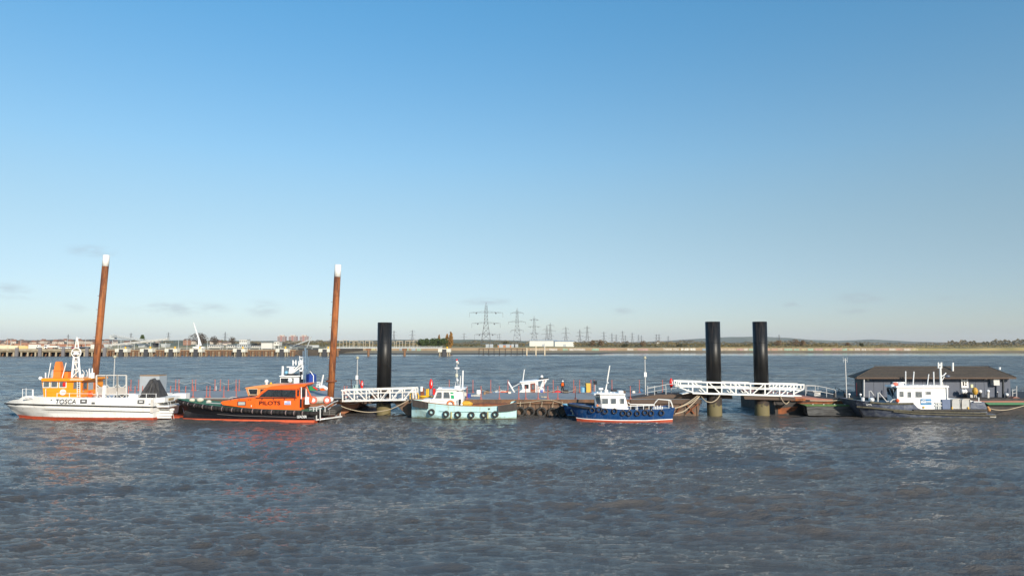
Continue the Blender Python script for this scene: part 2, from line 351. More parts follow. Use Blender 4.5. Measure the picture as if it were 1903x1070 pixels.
# ------------------------------------------------------------------ water
def build_water():
    rows = []; y = 13.0
    while y < 640: rows.append(y); y += max(0.085, 0.0033 * y)
    rows = np.array([-400.0, -60.0, 0.0, 8.0, 11.0] + rows + [760.0, 1500.0, 20000.0])
    nc = 620
    q = np.concatenate([[-30, -6, -2, -1.3], np.linspace(-0.92, 0.92, nc), [1.3, 2, 6, 30]])
    X = q[None, :] * np.maximum(np.abs(rows), 13.0)[:, None]; Yg = np.repeat(rows[:, None], X.shape[1], 1)
    Z = np.zeros_like(X); DX = np.zeros_like(X); DY = np.zeros_like(X)
    step = np.maximum(0.12, 0.0033 * np.abs(Yg)) * np.ones_like(X)
    rng = np.random.RandomState(5)
    wind = math.radians(-97)
    G = 1.0 + .28 * np.sin(X * .21 + Yg * .33 + 1.3) + .24 * np.sin(X * -.13 + Yg * .52 + 4.1) + .2 * np.sin(X * .43 - Yg * .71) + .2 * np.sin(X * .05 + Yg * .12 + 2)
    G = np.clip(G, .35, 1.9)
    for i in range(130):
        lam = 0.30 * (7.0 / 0.30) ** (rng.rand() ** 1.25)
        th = wind + (0.30 if rng.rand() < .5 else -0.30) + rng.randn() * (.22 if lam < 1.2 else .10)
        k = 2 * math.pi / lam; kx, ky = math.cos(th) * k, math.sin(th) * k
        a = 0.0066 * lam if lam < 0.7 else 0.0066 * 0.7 * (lam / 0.7) ** 0.34
        ph = kx * X + ky * Yg + rng.rand() * 6.283
        # slow modulation so that wave groups form
        g = 0.75 + 0.55 * np.sin(X * rng.randn() * 0.09 + Yg * rng.randn() * 0.09 + rng.rand() * 6.28)
        fade = np.clip((lam / step - 2.2) / 2.0, 0, 1) * g * (G if lam < 2.2 else .8 + .2 * G)
        sn = np.sin(ph); Z += a * fade * (sn if lam < .45 else 1.25 * (2 * ((sn + 1) / 2) ** 1.9 - .75))
        DX += -0.95 * a * fade * np.cos(th) * np.cos(ph) * -1; DY += -0.95 * a * fade * np.sin(th) * np.cos(ph) * -1
    edge = np.clip((0.92 - np.abs(q)) / 0.02, 0, 1)[None, :] * np.clip((Yg - 13) / 2, 0, 1) * np.clip((620 - Yg) / 60, 0, 1)
    amp = 1.0
    Z *= edge * amp; DX *= edge * amp; DY *= edge * amp
    nr_, nc_ = X.shape
    V = np.stack([X + DX, Yg + DY, Z], -1).reshape(-1, 3)
    idx = np.arange(nr_ * nc_).reshape(nr_, nc_)
    Fq = np.stack([idx[:-1, :-1], idx[:-1, 1:], idx[1:, 1:], idx[1:, :-1]], -1).reshape(-1, 4)
    me = bpy.data.meshes.new('water')
    me.vertices.add(len(V)); me.vertices.foreach_set('co', V.ravel().astype(np.float32))
    me.loops.add(Fq.size); me.loops.foreach_set('vertex_index', Fq.ravel().astype(np.int32))
    me.polygons.add(len(Fq)); me.polygons.foreach_set('loop_start', (np.arange(len(Fq)) * 4).astype(np.int32))
    me.polygons.foreach_set('loop_total', np.full(len(Fq), 4, np.int32)); me.polygons.foreach_set('use_smooth', np.ones(len(Fq), bool))
    me.update(); me.validate()
    m = bpy.data.materials.new('river_water'); m.use_nodes = True; t = m.node_tree; n = t.nodes; l = t.links
    b = n['Principled BSDF']; b.inputs['IOR'].default_value = 1.33; pass
    g = n.new('ShaderNodeNewGeometry')
    def noise(scale, st, rot, det, ro=.6):
        mp = n.new('ShaderNodeMapping'); mp.inputs['Scale'].default_value = st; mp.inputs['Rotation'].default_value = (0, 0, R(rot)); l.new(g.outputs['Position'], mp.inputs[0])
        q = n.new('ShaderNodeTexNoise'); q.inputs['Scale'].default_value = scale; q.inputs['Detail'].default_value = det; q.inputs['Roughness'].default_value = ro; l.new(mp.outputs[0], q.inputs['Vector']); return q.outputs[0]
    # muddy body colour, drifting between browner and greyer water
    big = noise(.02, (1, 2.2, 1), 8, 4); mx = n.new('ShaderNodeMix'); mx.data_type = 'RGBA'
    mx.inputs['A'].default_value = (.074, .074, .074, 1); mx.inputs['B'].default_value = (.104, .090, .078, 1)
    mr = n.new('ShaderNodeMapRange'); mr.inputs['From Min'].default_value = .4; mr.inputs['From Max'].default_value = .6; l.new(big, mr.inputs['Value']); l.new(mr.outputs[0], mx.inputs['Factor'])
    # scattered whitecaps
    wc = noise(.8, (1, 2.0, 1), 12, 5, .7); wm = n.new('ShaderNodeMapRange'); wm.inputs['From Min'].default_value = .725; wm.inputs['From Max'].default_value = .76; l.new(wc, wm.inputs['Value'])
    mw = n.new('ShaderNodeMix'); mw.data_type = 'RGBA'; l.new(wm.outputs[0], mw.inputs['Factor']); l.new(mx.outputs['Result'], mw.inputs['A']); mw.inputs['B'].default_value = (.62, .62, .6, 1)
    l.new(mw.outputs['Result'], b.inputs['Base Color'])
    # ripples: fine, middle, and coarse ones that take over where the mesh is coarse
    sp = n.new('ShaderNodeSeparateXYZ'); l.new(g.outputs['Position'], sp.inputs[0])
    def fade(a, c, lo, hi):
        q = n.new('ShaderNodeMapRange'); q.inputs['From Min'].default_value = a; q.inputs['From Max'].default_value = c; q.inputs['To Min'].default_value = lo; q.inputs['To Max'].default_value = hi; l.new(sp.outputs['Y'], q.inputs['Value']); return q.outputs[0]
    rv = noise(.055, (1, 4.0, 1), 6, 6, .65); rm = n.new('ShaderNodeMapRange'); rm.inputs['From Min'].default_value = .38; rm.inputs['From Max'].default_value = .62; rm.inputs['To Min'].default_value = .35; rm.inputs['To Max'].default_value = 1.5; l.new(rv, rm.inputs['Value'])
    rq = n.new('ShaderNodeMath'); rq.operation = 'MULTIPLY'; l.new(fade(60, 240, .035, .26), rq.inputs[0]); l.new(rm.outputs[0], rq.inputs[1]); rz = n.new('ShaderNodeMath'); rz.operation = 'MULTIPLY'; l.new(rq.outputs[0], rz.inputs[0]); l.new(fade(455, 470, 1.0, .3), rz.inputs[1]); l.new(rz.outputs[0], b.inputs['Roughness'])
    gust = noise(.035, (1, 2.6, 1), 10, 4); gm = n.new('ShaderNodeMapRange'); gm.inputs['From Min'].default_value = .35; gm.inputs['From Max'].default_value = .65; gm.inputs['To Min'].default_value = .45; gm.inputs['To Max'].default_value = 1.3; l.new(gust, gm.inputs['Value'])
    calm = fade(455, 470, 1.0, .10)      # sheltered strip along the far bank
    k = n.new('ShaderNodeMath'); k.operation = 'MULTIPLY'; l.new(gm.outputs[0], k.inputs[0]); l.new(calm, k.inputs[1])
    prev = None
    for (sc, st, rot, det, dist, str_) in ((10.0, (.8, 1.9, 1), 12, 5, .10, 1.0), (1.8, (.7, 2.4, 1), 8, 6, .16, .7), (.55, (1, 2.3, 1), 14, 6, .95, None)):
        h = noise(sc, st, rot, det)
        if sc == 1.5: h.node.noise_type = 'RIDGED_MULTIFRACTAL'; h.node.inputs['Roughness'].default_value = .55
        bp = n.new('ShaderNodeBump'); bp.inputs['Distance'].default_value = dist
        if str_ is None:
            s2 = n.new('ShaderNodeMath'); s2.operation = 'MULTIPLY'; l.new(fade(45, 170, .0, 1.0), s2.inputs[0]); l.new(k.outputs[0], s2.inputs[1]); l.new(s2.outputs[0], bp.inputs['Strength'])
        else:
            s2 = n.new('ShaderNodeMath'); s2.operation = 'MULTIPLY'; s2.inputs[0].default_value = str_; l.new(k.outputs[0], s2.inputs[1]); l.new(s2.outputs[0], bp.inputs['Strength'])
        l.new(h, bp.inputs['Height'])
        if prev: l.new(prev, bp.inputs['Normal'])
        prev = bp.outputs[0]
    l.new(prev, b.inputs['Normal'])
    me.materials.append(m)
    o = bpy.data.objects.new('water', me); COL.objects.link(o); o['kind'] = 'structure'
build_water()

# ------------------------------------------------------------------ far bank
MUD = mat('wet_mud', (.060, .045, .030), .7, c2=(.12, .085, .05), amt=.8, scale=.05)
FORE = mat('stony_foreshore', (.34, .24, .135), .9, c2=(.20, .155, .075), amt=.9, scale=.08, stretch=(.4, 2, 1), lo=.4, hi=.6)
GRASS = mat('dry_grass', (.30, .235, .105), .95, c2=(.16, .145, .06), amt=.9, scale=.035, stretch=(.5, 1.5, 1), lo=.4, hi=.6)
FARG = mat('distant_fields', (.22, .19, .11), .95, c2=(.12, .125, .065), amt=.9, scale=.004, lo=.4, hi=.6)
HILLM = mat('distant_hill_woods', (.085, .095, .060), .95, c2=(.17, .17, .095), amt=.8, scale=.003, lo=.45, hi=.6)
SEAW = mat('flood_wall_concrete', (.30, .22, .14), .9, c2=(.18, .12, .08), amt=.8, scale=.05, stretch=(.5, 1, 1))

SH = [(-9000, 520, 560), (-420, 520, 560), (-330, 512, 560), (0, 507, 565), (60, 515, 580), (85, 590, 600), (110, 618, 618), (300, 622, 622), (600, 628, 628), (9000, 640, 640)]
def shore(x, k):
    return float(np.interp(x, [s[0] for s in SH], [s[1 + k] for s in SH]))
xs = [-9000, -3000] + list(np.arange(-700, 800, 6.0)) + [3000, 9000]
rr = random.Random(3)
rows = []
for x in xs:
    a, b = shore(x, 0), shore(x, 1); j = rr.uniform(-1, 1) * 2
    rows.append([(x, a - 4 + j, -.6), (x, a + j, .03), (x, b + j, .55), (x, b + 12 + j, 1.0), (x, 648, 1.6 + rr.random() * .2), (x, 652, 1.7)])
def prof(i, j, m): return m.strip([r[i] for r in rows], [r[j] for r in rows])
mudm = MB(); prof(0, 1, mudm); prof(1, 2, mudm); S('mudflat', mudm, MUD)
fm_ = MB(); prof(2, 3, fm_); prof(3, 4, fm_); prof(4, 5, fm_); S('foreshore', fm_, FORE)
# grassy ground behind the wall, gently uneven, then the plain out to the horizon
def ground_z(x, y):
    return 4.25 + .35 * math.sin(x * .013 + y * .01) + .25 * math.sin(x * .041) if y < 1400 else 4.2
ys = [650.9, 652, 670, 700, 740, 800, 900, 1100, 1500]
gm_ = MB()
for k in range(len(ys) - 1):
    gm_.strip([(x, ys[k], 1.55 if k == 0 else ground_z(x, ys[k])) for x in xs], [(x, ys[k + 1], ground_z(x, ys[k + 1])) for x in xs])
S('ground', gm_, GRASS)
S('plain', MB().strip([(-14000, 1500, 4.2), (14000, 1500, 4.2)], [(-14000, 14000, 4.2), (14000, 14000, 4.2)]), FARG)
def ridge(name, pts, Yf, Yb, m):
    """hill with its crest following photo points (px,py) at depth Yf"""
    mm_ = MB(); c = []
    pts = [(a, b) for a, b in pts]; q = np.arange(pts[0][0], pts[-1][0] + 1, 12.0)
    for x in q:
        y = float(np.interp(x, [p[0] for p in pts], [p[1] for p in pts])); c.append(W(x, y + rr.uniform(-.25, .25), Yf))
    front = [(p[0] * (Yf - (Yb - Yf) * .6) / Yf, Yf - (Yb - Yf) * .6, 3.9) for p in c]; mid = [(p[0], Yf - (Yb - Yf) * .25, 4 + (p[2] - 4) * .62) for p in c]
    back = [(p[0], Yb, 3.9) for p in c]
    mm_.strip(front, mid); mm_.strip(mid, c); mm_.strip(c, back); return S(name, mm_, m, smooth=True)
ridge('hill', [(1130, 637), (1220, 634), (1300, 629), (1350, 626), (1420, 625.5), (1470, 628), (1500, 631), (1560, 633), (1620, 630.5), (1680, 634), (1760, 636), (1903, 635), (2300, 637)], 7500, 9500, HILLM)
ridge('hill', [(-900, 632), (-300, 631), (0, 631.5), (60, 632), (130, 630.5), (200, 630.5), (260, 633), (340, 632), (420, 633), (540, 633.5), (620, 633), (760, 631), (900, 631), (1000, 634), (1150, 636.5)], 2400, 3200, HILLM)

# ------------------------------------------------------------------ trees
def leafmat(name, c, c2, sc=.15): return mat(name, c, .9, c2=c2, amt=1, scale=sc, lo=.35, hi=.65, spec=.2)
L_DARK = leafmat('dark_evergreen_foliage', (.075, .105, .034), (.045, .07, .022), .4)
L_OLIVE = leafmat('olive_foliage', (.095, .090, .038), (.055, .055, .028))
L_BROWN = leafmat('russet_winter_twigs', (.22, .14, .075), (.13, .09, .055))
L_GREY = leafmat('bare_grey_twigs', (.115, .090, .070), (.075, .060, .050))
L_GOLD = leafmat('golden_poplar_foliage', (.38, .20, .045), (.24, .13, .04), .5)
L_MIX = leafmat('distant_wood_foliage', (.125, .115, .065), (.20, .15, .095), .02)
L_WOODG = leafmat('scrub_foliage', (.22, .16, .07), (.12, .11, .045), .03)
BARK = mat('bark', (.09, .07, .055), .9)
def clump(m, c, r, n, leaf, rnd, sc=(1, 1, 1), shell=.55):
    for _ in range(n):
        while True:
            p = Vector((rnd.uniform(-1, 1), rnd.uniform(-1, 1), rnd.uniform(-1, 1)))
            if shell < p.length < 1 or (p.length < 1 and rnd.random() < .25): break
        q = Vector((c[0] + p.x * r * sc[0], c[1] + p.y * r * sc[1], c[2] + p.z * r * sc[2]))
        a = Vector((rnd.uniform(-1, 1), rnd.uniform(-1, 1), rnd.uniform(-1, 1))).normalized(); b = a.cross(Vector((rnd.uniform(-1, 1), rnd.uniform(-1, 1), rnd.uniform(-1, 1)))).normalized()
        s = leaf * rnd.uniform(.6, 1.3)
        m.quad(q - a * s - b * s * .3, q + a * s * .2 - b * s, q + a * s + b * s * .4, q - a * s * .3 + b * s)
def tree(px, pyt, Y, wpx, m, label, cat='tree', name='tree', form='round', zb=4.1, n=420, leaf=.5, group=None, seed=0):
    rnd = random.Random(int(px * 13 + seed)); x, _, zt = W(px, pyt, Y); wd = wpx * Y / F; h = zt - zb
    t = T(name, label, cat, (x, Y, zb), group); tr = MB().tube([(x, Y, zb - .5), (x + .2, Y, zb + h * .35), (x, Y, zb + h * .75)], max(.18, h * .028), 6, r2=.06)
    for k in range(5):
        an = rnd.random() * 6.28; z0 = zb + h * (.25 + .1 * k); tr.tube([(x, Y, z0), (x + math.cos(an) * wd * .33, Y + math.sin(an) * wd * .33, z0 + h * .22)], max(.09, h * .012), 4, r2=.03)
    P('trunk', tr, BARK, t); c = MB()
    if form == 'round':
        for k in range(7):
            a = rnd.random() * 6.28; q = rnd.random() ** .5 * .30 * wd
            clump(c, (x + math.cos(a) * q, Y + math.sin(a) * q, zb + h * rnd.uniform(.36, .72)), wd * rnd.uniform(.20, .30), n // 7, leaf, rnd, (1, 1, min(1.2, h / wd)))
        clump(c, (x, Y, zb + h * .80), wd * .22, n // 7, leaf, rnd, (1, 1, min(1.0, h / wd * .8)))
    elif form == 'cone':
        for k in range(8):
            f = k / 8; clump(c, (x, Y, zb + h * (.14 + .80 * f)), wd * .52 * (1 - f) ** .65 + .2, n // 7, leaf, rnd, (1, 1, .5), .3)
    elif form == 'tall':
        for k in range(9):
            f = k / 8; clump(c, (x + rnd.uniform(-.1, .1) * wd, Y, zb + h * (.1 + .84 * f)), wd * .5 * (math.sin(math.pi * (.18 + .75 * f))), n // 8, leaf, rnd, (1, 1, 1.3), .3)
    P('crown', c, m, t); return t
# skyline woods too far off to tell tree from tree
rnd = random.Random(11)
def woods(name, px0, px1, Y, base, hi, m, num, leaf, seed=1, zb=4):
    rnd = random.Random(seed); c = MB(); ph = [rnd.random() * 6.28 for _ in range(6)]
    for i in range(num):
        px = rnd.uniform(px0, px1)
        e = .5 + .22 * math.sin(px * .035 + ph[0]) + .16 * math.sin(px * .11 + ph[1]) + .14 * math.sin(px * .31 + ph[2]) + .10 * math.sin(px * .77 + ph[3])
        e = max(.12, min(1, e)); top = WZ(base - (hi * e), Y); yy = Y * rnd.uniform(1.0, 1.05); x = WX(px, yy)
        zz = zb + (top - zb) * (1 - rnd.random() ** 2.2 * 1.0)
        s = leaf * rnd.uniform(.5, 1.3); a = Vector((rnd.uniform(-1, 1), rnd.uniform(-1, 1), rnd.uniform(-1, 1))).normalized(); b = a.cross(Vector((rnd.random(), rnd.random(), -1))).normalized(); q = Vector((x, yy, zz))
        c.quad(q - a * s - b * s * .3, q + a * s * .2 - b * s, q + a * s + b * s * .4, q - a * s * .3 + b * s)
    S(name, c, m, kind='stuff')
woods('distant_woods', -500, 1540, 1900, 638.5, 6.5, L_MIX, 20000, 1.7, 1)
woods('distant_woods', 1500, 2400, 2100, 638.8, 3.6, L_MIX, 7000, 1.6, 7)
woods('distant_woods', -300, 620, 1500, 639, 7.5, L_MIX, 9000, 1.4, 2)
woods('scrub', 1066, 1560, 760, 641.5, 5.5, L_WOODG, 9000, .62, 3)
woods('scrub', 1480, 2300, 800, 642, 2.6, L_WOODG, 6000, .5, 4)
woods('scrub', 1560, 2400, 672, 645.5, 3.2, leafmat('golden_marsh_grass', (.36, .27, .12), (.20, .16, .07), .12), 7000, .42, 12, 3.6)
woods('scrub', 1300, 1700, 672, 645.2, 2.4, leafmat('golden_marsh_grass', (0, 0, 0), (0, 0, 0)), 4000, .40, 13, 3.6)
woods('distant_woods', 1765, 2300, 1200, 638.5, 10.5, L_MIX, 7000, 1.1, 5)
woods('scrub', 560, 975, 900, 641.5, 5.0, L_WOODG, 6500, .7, 6)
tree(265, 619, 700, 15, L_DARK, 'lone dark conifer rising behind the grey conveyors on the left shore', form='cone', n=1500, leaf=.42, name='conifer')
tree(371, 617, 760, 36, L_GREY, 'large bare grey tree behind the white crane boom', n=1600, leaf=.36, name='bare_tree')
tree(398, 623, 780, 24, L_GREY, 'smaller bare tree just right of the white crane boom', n=900, leaf=.34, name='bare_tree')
tree(433, 625, 800, 16, L_GREY, 'bare tree left of the white cabin block on the far shore', n=500, leaf=.34, name='bare_tree')
for i, (px, py, wd) in enumerate([(782, 629, 20), (793, 628, 18), (803, 627.5, 20), (814, 628, 20), (824, 627.5, 18)]):
    tree(px, py, 665 + 3 * (i % 2), wd, L_DARK, ['leftmost dark green tree of the row beside the golden poplars', 'second dark green tree from the left in the row by the poplars', 'middle dark green tree of the row by the golden poplars', 'fourth dark green tree of the row, left of the poplars', 'dark green tree touching the golden poplars'][i], n=900, leaf=.42, group='dark green trees on the far bank', name='broadleaf_tree')
tree(816, 621, 672, 6, L_GOLD, 'slim golden poplar rising out of the dark green row', form='tall', n=420, leaf=.5, name='poplar_tree', group='golden poplars')
tree(831, 620, 668, 8, L_GOLD, 'golden poplar left of the tallest poplar', form='tall', n=500, leaf=.5, name='poplar_tree', group='golden poplars')
tree(838, 616, 666, 9, L_GOLD, 'tallest golden poplar at the right end of the green row', form='tall', n=700, leaf=.5, name='poplar_tree', group='golden poplars')
for px, py, wd, mm_, lb in [(1102, 632, 15, L_BROWN, 'brown round bush left of the larger brown tree on the grassy bank'), (1116, 630, 14, L_BROWN, 'brown tree standing above the painted flood wall'),
                        (1195, 632, 17, L_BROWN, 'broad pale brown tree beyond the flood wall'), (1162, 638, 16, L_OLIVE, 'low olive bush above the flood wall'), (1265, 638, 20, L_OLIVE, 'olive bush above the white painted letters'),
                        (1447, 632, 20, L_BROWN, 'russet tree just right of the rightmost black pile'), (1478, 629, 24, L_BROWN, 'largest russet tree right of the black piles'), (1492, 631, 16, L_BROWN, 'russet tree at the right end of the russet clump'),
                        (1575, 636, 12, L_BROWN, 'small brown bush on the open marsh'), (1600, 637, 10, L_OLIVE, 'small dark bush on the open marsh'), (940, 634, 14, L_OLIVE, 'olive tree behind the low orange brick building')]:
    tree(px, py, 760, wd, mm_, lb, n=420, leaf=.36, name='bush' if 'bush' in lb else 'tree', cat='bush' if 'bush' in lb else 'tree')

# ------------------------------------------------------------------ far buildings
ROOFM = mat('brown_tiled_roofs', (.15, .105, .085), .85); WALLM = mat('pale_rendered_walls', (.52, .44, .36), .8); WALLB = mat('brick_walls', (.32, .17, .11), .85)
def house_mesh(wm, w_=9, d_=8, h=5, rh=3):
    m = MB().box(-w_ / 2, w_ / 2, -d_ / 2, d_ / 2, -4, h, 0)
    b = len(m.v); m.v += [(-w_ / 2 - .4, -d_ / 2 - .4, h), (w_ / 2 + .4, -d_ / 2 - .4, h), (w_ / 2 + .4, d_ / 2 + .4, h), (-w_ / 2 - .4, d_ / 2 + .4, h), (-w_ / 2 + .5, 0, h + rh), (w_ / 2 - .5, 0, h + rh)]
    for f in ((0, 1, 5, 4), (2, 3, 4, 5), (0, 4, 3), (1, 2, 5), (3, 2, 1, 0)): m.face([b + i for i in f], 1)
    for k in (-1, 1): m.box(k * w_ * .25 - .7, k * w_ * .25 + .7, -d_ / 2 - .05, -d_ / 2 + .1, 1.5, 3, 2)
    return m
hm = [mesh('house', house_mesh(None), [WALLM, ROOFM, GLASSB]), mesh('house', house_mesh(None, 12, 8, 5.5, 3), [WALLB, ROOFM, GLASSB]), mesh('house', house_mesh(None, 8, 8, 5, 4), [WALLM, mat('red_tiles', (.24, .12, .08), .85), GLASSB])]
hl = ['pale house with brown roof among many on the far left hillside', 'brick house with brown roof among many on the far left hillside', 'pale house with red roof among many on the far left hillside']
rnd = random.Random(21)
for i in range(84):
    k = rnd.choice([0, 0, 1, 2]); px = rnd.uniform(-60, 430 if i % 3 == 0 else 200); yy = rnd.uniform(1350, 1490)
    z = WZ(rnd.uniform(632.5, 638.5), yy) - 5
    o = bpy.data.objects.new('house', hm[k]); COL.objects.link(o); o.location = (WX(px, yy), yy, max(3, z)); o.rotation_euler = (0, 0, rnd.uniform(-.6, .6)); o['label'] = hl[k]; o['category'] = 'house'; o['group'] = ['pale brown-roofed houses on the hillside', 'brick houses on the hillside', 'red-roofed houses on the hillside'][k]
# slope that carries them
ridge('hillside', [(-700, 637), (-100, 635.5), (60, 635), (200, 635.5), (330, 637), (480, 638.4)], 1490, 1700, HILLM)
for i, px in enumerate((520.5, 541.5, 562)):
    Y = 2150; x = WX(px, Y); zt = WZ(624.5, Y); wd = 14 * Y / F
    t = T('tower_block', ['leftmost of the three pinkish tower blocks on the skyline', 'middle of the three pinkish tower blocks on the skyline', 'rightmost of the three pinkish tower blocks on the skyline'][i], 'tower block', (x, Y, 4), 'tower blocks on the skyline')
    P('wall', MB().box(x - wd / 2, x + wd / 2, Y, Y + 18, 4, zt), mat('pink_brick_tower', (.38, .28, .26), .8), t)
    P('stair_core', MB().box(x - wd * .10, x + wd * .12, Y - .8, Y - .01, 4, zt + 1.2), mat('tower_core', (.33, .17, .15), .8), t)
    P('roof', MB().box(x - wd * .3, x + wd * .3, Y + 4, Y + 14, zt + .01, zt + 3.5), WALLM, t)
    f = MB()
    for a in range(12):
        for b_ in (-.42, -.28, .2, .34): f.box(x + b_ * wd, x + b_ * wd + 2, Y - .12, Y - .01, 6 + a * (zt - 8) / 12, 7.6 + a * (zt - 8) / 12)
    P('window', f, GLASSB, t)
def shed(px0, px1, py0, Y, wm, label, cat='warehouse', name='warehouse', depth=30, rise=1.2, zb=4):
    x0, _, zt = W(px0, py0, Y); x1 = WX(px1, Y); t = T(name, label, cat, ((x0 + x1) / 2, Y, zb))
    P('wall', MB().box(x0, x1, Y, Y + depth, zb - 1, zt - rise), wm, t); xm = (x0 + x1) / 2
    P('roof', MB().hexa([(x0 - .3, Y - .3, zt - rise + .01), (x1 + .3, Y - .3, zt - rise + .01), (x1 + .3, Y + depth, zt - rise + .01), (x0 - .3, Y + depth, zt - rise + .01), (x0 - .3, Y + depth * .4, zt), (x1 + .3, Y + depth * .4, zt), (x1 + .3, Y + depth * .6, zt), (x0 - .3, Y + depth * .6, zt)]), GREY, t)
    d = MB(); n = 1 if 'warehouse' == name else max(2, int((x1 - x0) / 14))
    for i in range(n):
        q = x0 + (i + .5) * (x1 - x0) / n; d.box(q - 2, q + 2, Y - .1, Y - .01, zb, zb + 3.6)
    P('door', d, GREY, t); return t
WHW = mat('white_cladding', (.62, .60, .54), .6, c2=(.5, .48, .42), amt=.5, scale=.05)
shed(984, 1036, 631.8, 1100, WHW, 'left one of two long white warehouses beneath the pylons')
shed(1031, 1068, 633, 1000, WHW, 'right one of two long white warehouses beneath the pylons')
shed(925, 950, 639.5, 700, mat('orange_brick', (.42, .20, .10), .85), 'low orange brick building on the shore below the big pylon', 'building', 'brick_building', 12, .8)
shed(951, 962, 641.5, 702, WHW, 'small white shed beside the orange brick building', 'shed', 'shed', 8, .5)
shed(903, 916, 642.3, 700, GREY, 'low grey flat roofed cabin left of the orange brick building', 'shed', 'shed', 6, .3)
ox, oy, oz = W(1222, 635.5, 2060)
t = T('white_dome_house', 'tiny white building on the skyline between the pylons', 'building', (ox, 2060, 4)); P('wall', MB().box(ox - 7, ox + 7, 2060, 2072, 3, oz), WHW, t); P('roof', MB().ball((ox, 2064, oz), 3.5), WHW, t)

# flood wall with painted panels
fw = T('flood_wall', 'long concrete flood wall with graffiti along the far bank', 'wall', (WX(1300, 650), 650, 1.6))
XA, XB = WX(620, 650), WX(1705, 650); n = 44; zt, zbm = WZ(646.3, 650), 1.5
pr = None
for i in range(n):
    a = XA + (XB - XA) * i / n; b = XA + (XB - XA) * (i + 1) / n
    if pr is None: pr = P('wall_panel', MB().box(a + .04, b - .04, 650, 650.8, zbm, zt), SEAW, fw)
    else: piece(pr, fw, Matrix.Translation((a - XA, 0, 0)))
P('coping', MB().box(XA, XB, 649.9, 650.85, zt + .01, zt + .18), CONC, fw)
gr = random.Random(9)
cols = [(.52, .48, .42), (.28, .42, .32), (.45, .28, .21), (.44, .40, .22), (.28, .36, .42), (.44, .28, .26), (.38, .25, .28), (.42, .35, .26)]
gl = [(985, 1018, 7), (1020, 1036, 0), (1046, 1055, 1), (1058, 1088, 0), (1100, 1113, 1), (1115, 1128, 2), (1129, 1147, 2), (1166, 1177, 0), (1185, 1205, 5), (1340, 1368, 7), (1305, 1314, 4)]
px = 1370
while px < 1700:
    wd = gr.uniform(7, 15); gl.append((px, px + wd, gr.choice([0, 1, 2, 3, 4, 5, 5, 2, 7]))); px += wd + gr.uniform(.5, 4)
for a in (632, 640, 650, 690, 700, 712, 742, 752, 765, 775): gl.append((a, a + 7, gr.choice([0, 1, 3, 4])))
for a, b, k in gl:
    m = MB(); q = a
    while q < b - .6:
        s = gr.uniform(1.0, 2.6); m.pbox(q, min(b, q + s), 647.3 + gr.uniform(-.4, .6), 651.3 + gr.uniform(-.5, .3), 649.93, 649.97); q += s + gr.uniform(.05, .5)
    c = cols[k]; P('graffiti', m, mat('graffiti_%d' % k, c, .8, c2=tuple(x * .5 for x in c), amt=.9, scale=.5), fw)
text('THANK YOU', 1232.5, 1261, 646.9, 650.6, 649.9, WHW, fw, 'lettering', weight=.02)
text('NHS', 1266, 1293, 646.9, 650.8, 649.9, WHW, fw, 'lettering', weight=.05)

# ------------------------------------------------------------------ pylons
PYM = mat('pylon_steel', (.10, .10, .105), .6, metal=.2)
def pylon(px, pyt, H=50, arms=((.215, .33), (.46, .285), (.70, .23)), base=.18, r=.17, label='', zb=4.1, Yo=None, drops=False, blobs=False, wcol=None):
    Y = Yo or (zb + H - HC) * F / (639.0 - pyt); zt = WZ(pyt, Y); H = zt - zb; x = WX(px, Y)
    t = T('electricity_pylon', label, 'electricity pylon', (x, Y, zb), 'electricity pylons on the far bank'); m = MB()
    lv = [0, .16, .30, .42, .53, .62, .70, .78, .85, .92]
    def hw(f): return (base / 2 * (1 - f / .55) + .040 * (f / .55)) * H if f < .55 else (.040 - (f - .55) * .045) * H
    cs = []
    for f in lv:
        a = hw(f); cs.append([Vector((x + sx * a, Y + sy * a, zb + f * H)) for sx, sy in ((-1, -1), (1, -1), (1, 1), (-1, 1))])
    for k in range(len(lv) - 1):
        for q in range(4):
            m.tube([cs[k][q], cs[k + 1][q]], r, 4); q2 = (q + 1) % 4
            m.tube([cs[k][q], cs[k + 1][q2]], r * .6, 3); m.tube([cs[k][q2], cs[k + 1][q]], r * .6, 3); m.tube([cs[k + 1][q], cs[k + 1][q2]], r * .6, 3)
    top = Vector((x, Y, zt))
    for q in cs[-1]: m.tube([q, top], r * .8, 4)
    P('lattice', m, PYM, t); arm0 = None
    for (f, wd) in arms:
        z = zb + (1 - f) * H; am = MB(); wd = wd * H
        for s in (-1, 1):
            tip = (x + s * wd, Y, z); am.tube([(x, Y - .5, z), tip], r * .9, 4); am.tube([(x + s * .8, Y, z + H * .035), tip], r * .7, 4); am.tube([(x, Y + .5, z), tip], r * .7, 4)
            for k in range(1, 5): am.tube([(x + s * wd * k / 5, Y, z), (x + s * wd * (k - .5) / 5, Y, z + H * .035 * (1 - k / 5.5))], r * .5, 3)
        P('cross_arm', am, PYM, t); ins = MB()
        for s in (-1, 1):
            if drops: ins.tube([(x + s * wd, Y, z), (x + s * (wd + .1), Y, z - H * .10)], .16, 4)
            if blobs: ins.tube([(x + s * wd * .55, Y - 1, z - .2), (x + s * wd * .62, Y - 1, z - H * .022)], .7, 6)
            else: ins.tube([(x + s * wd, Y, z), (x + s * wd, Y, z - H * .055)], .22, 4)
        P('insulator', ins, PYM, t)
    return t
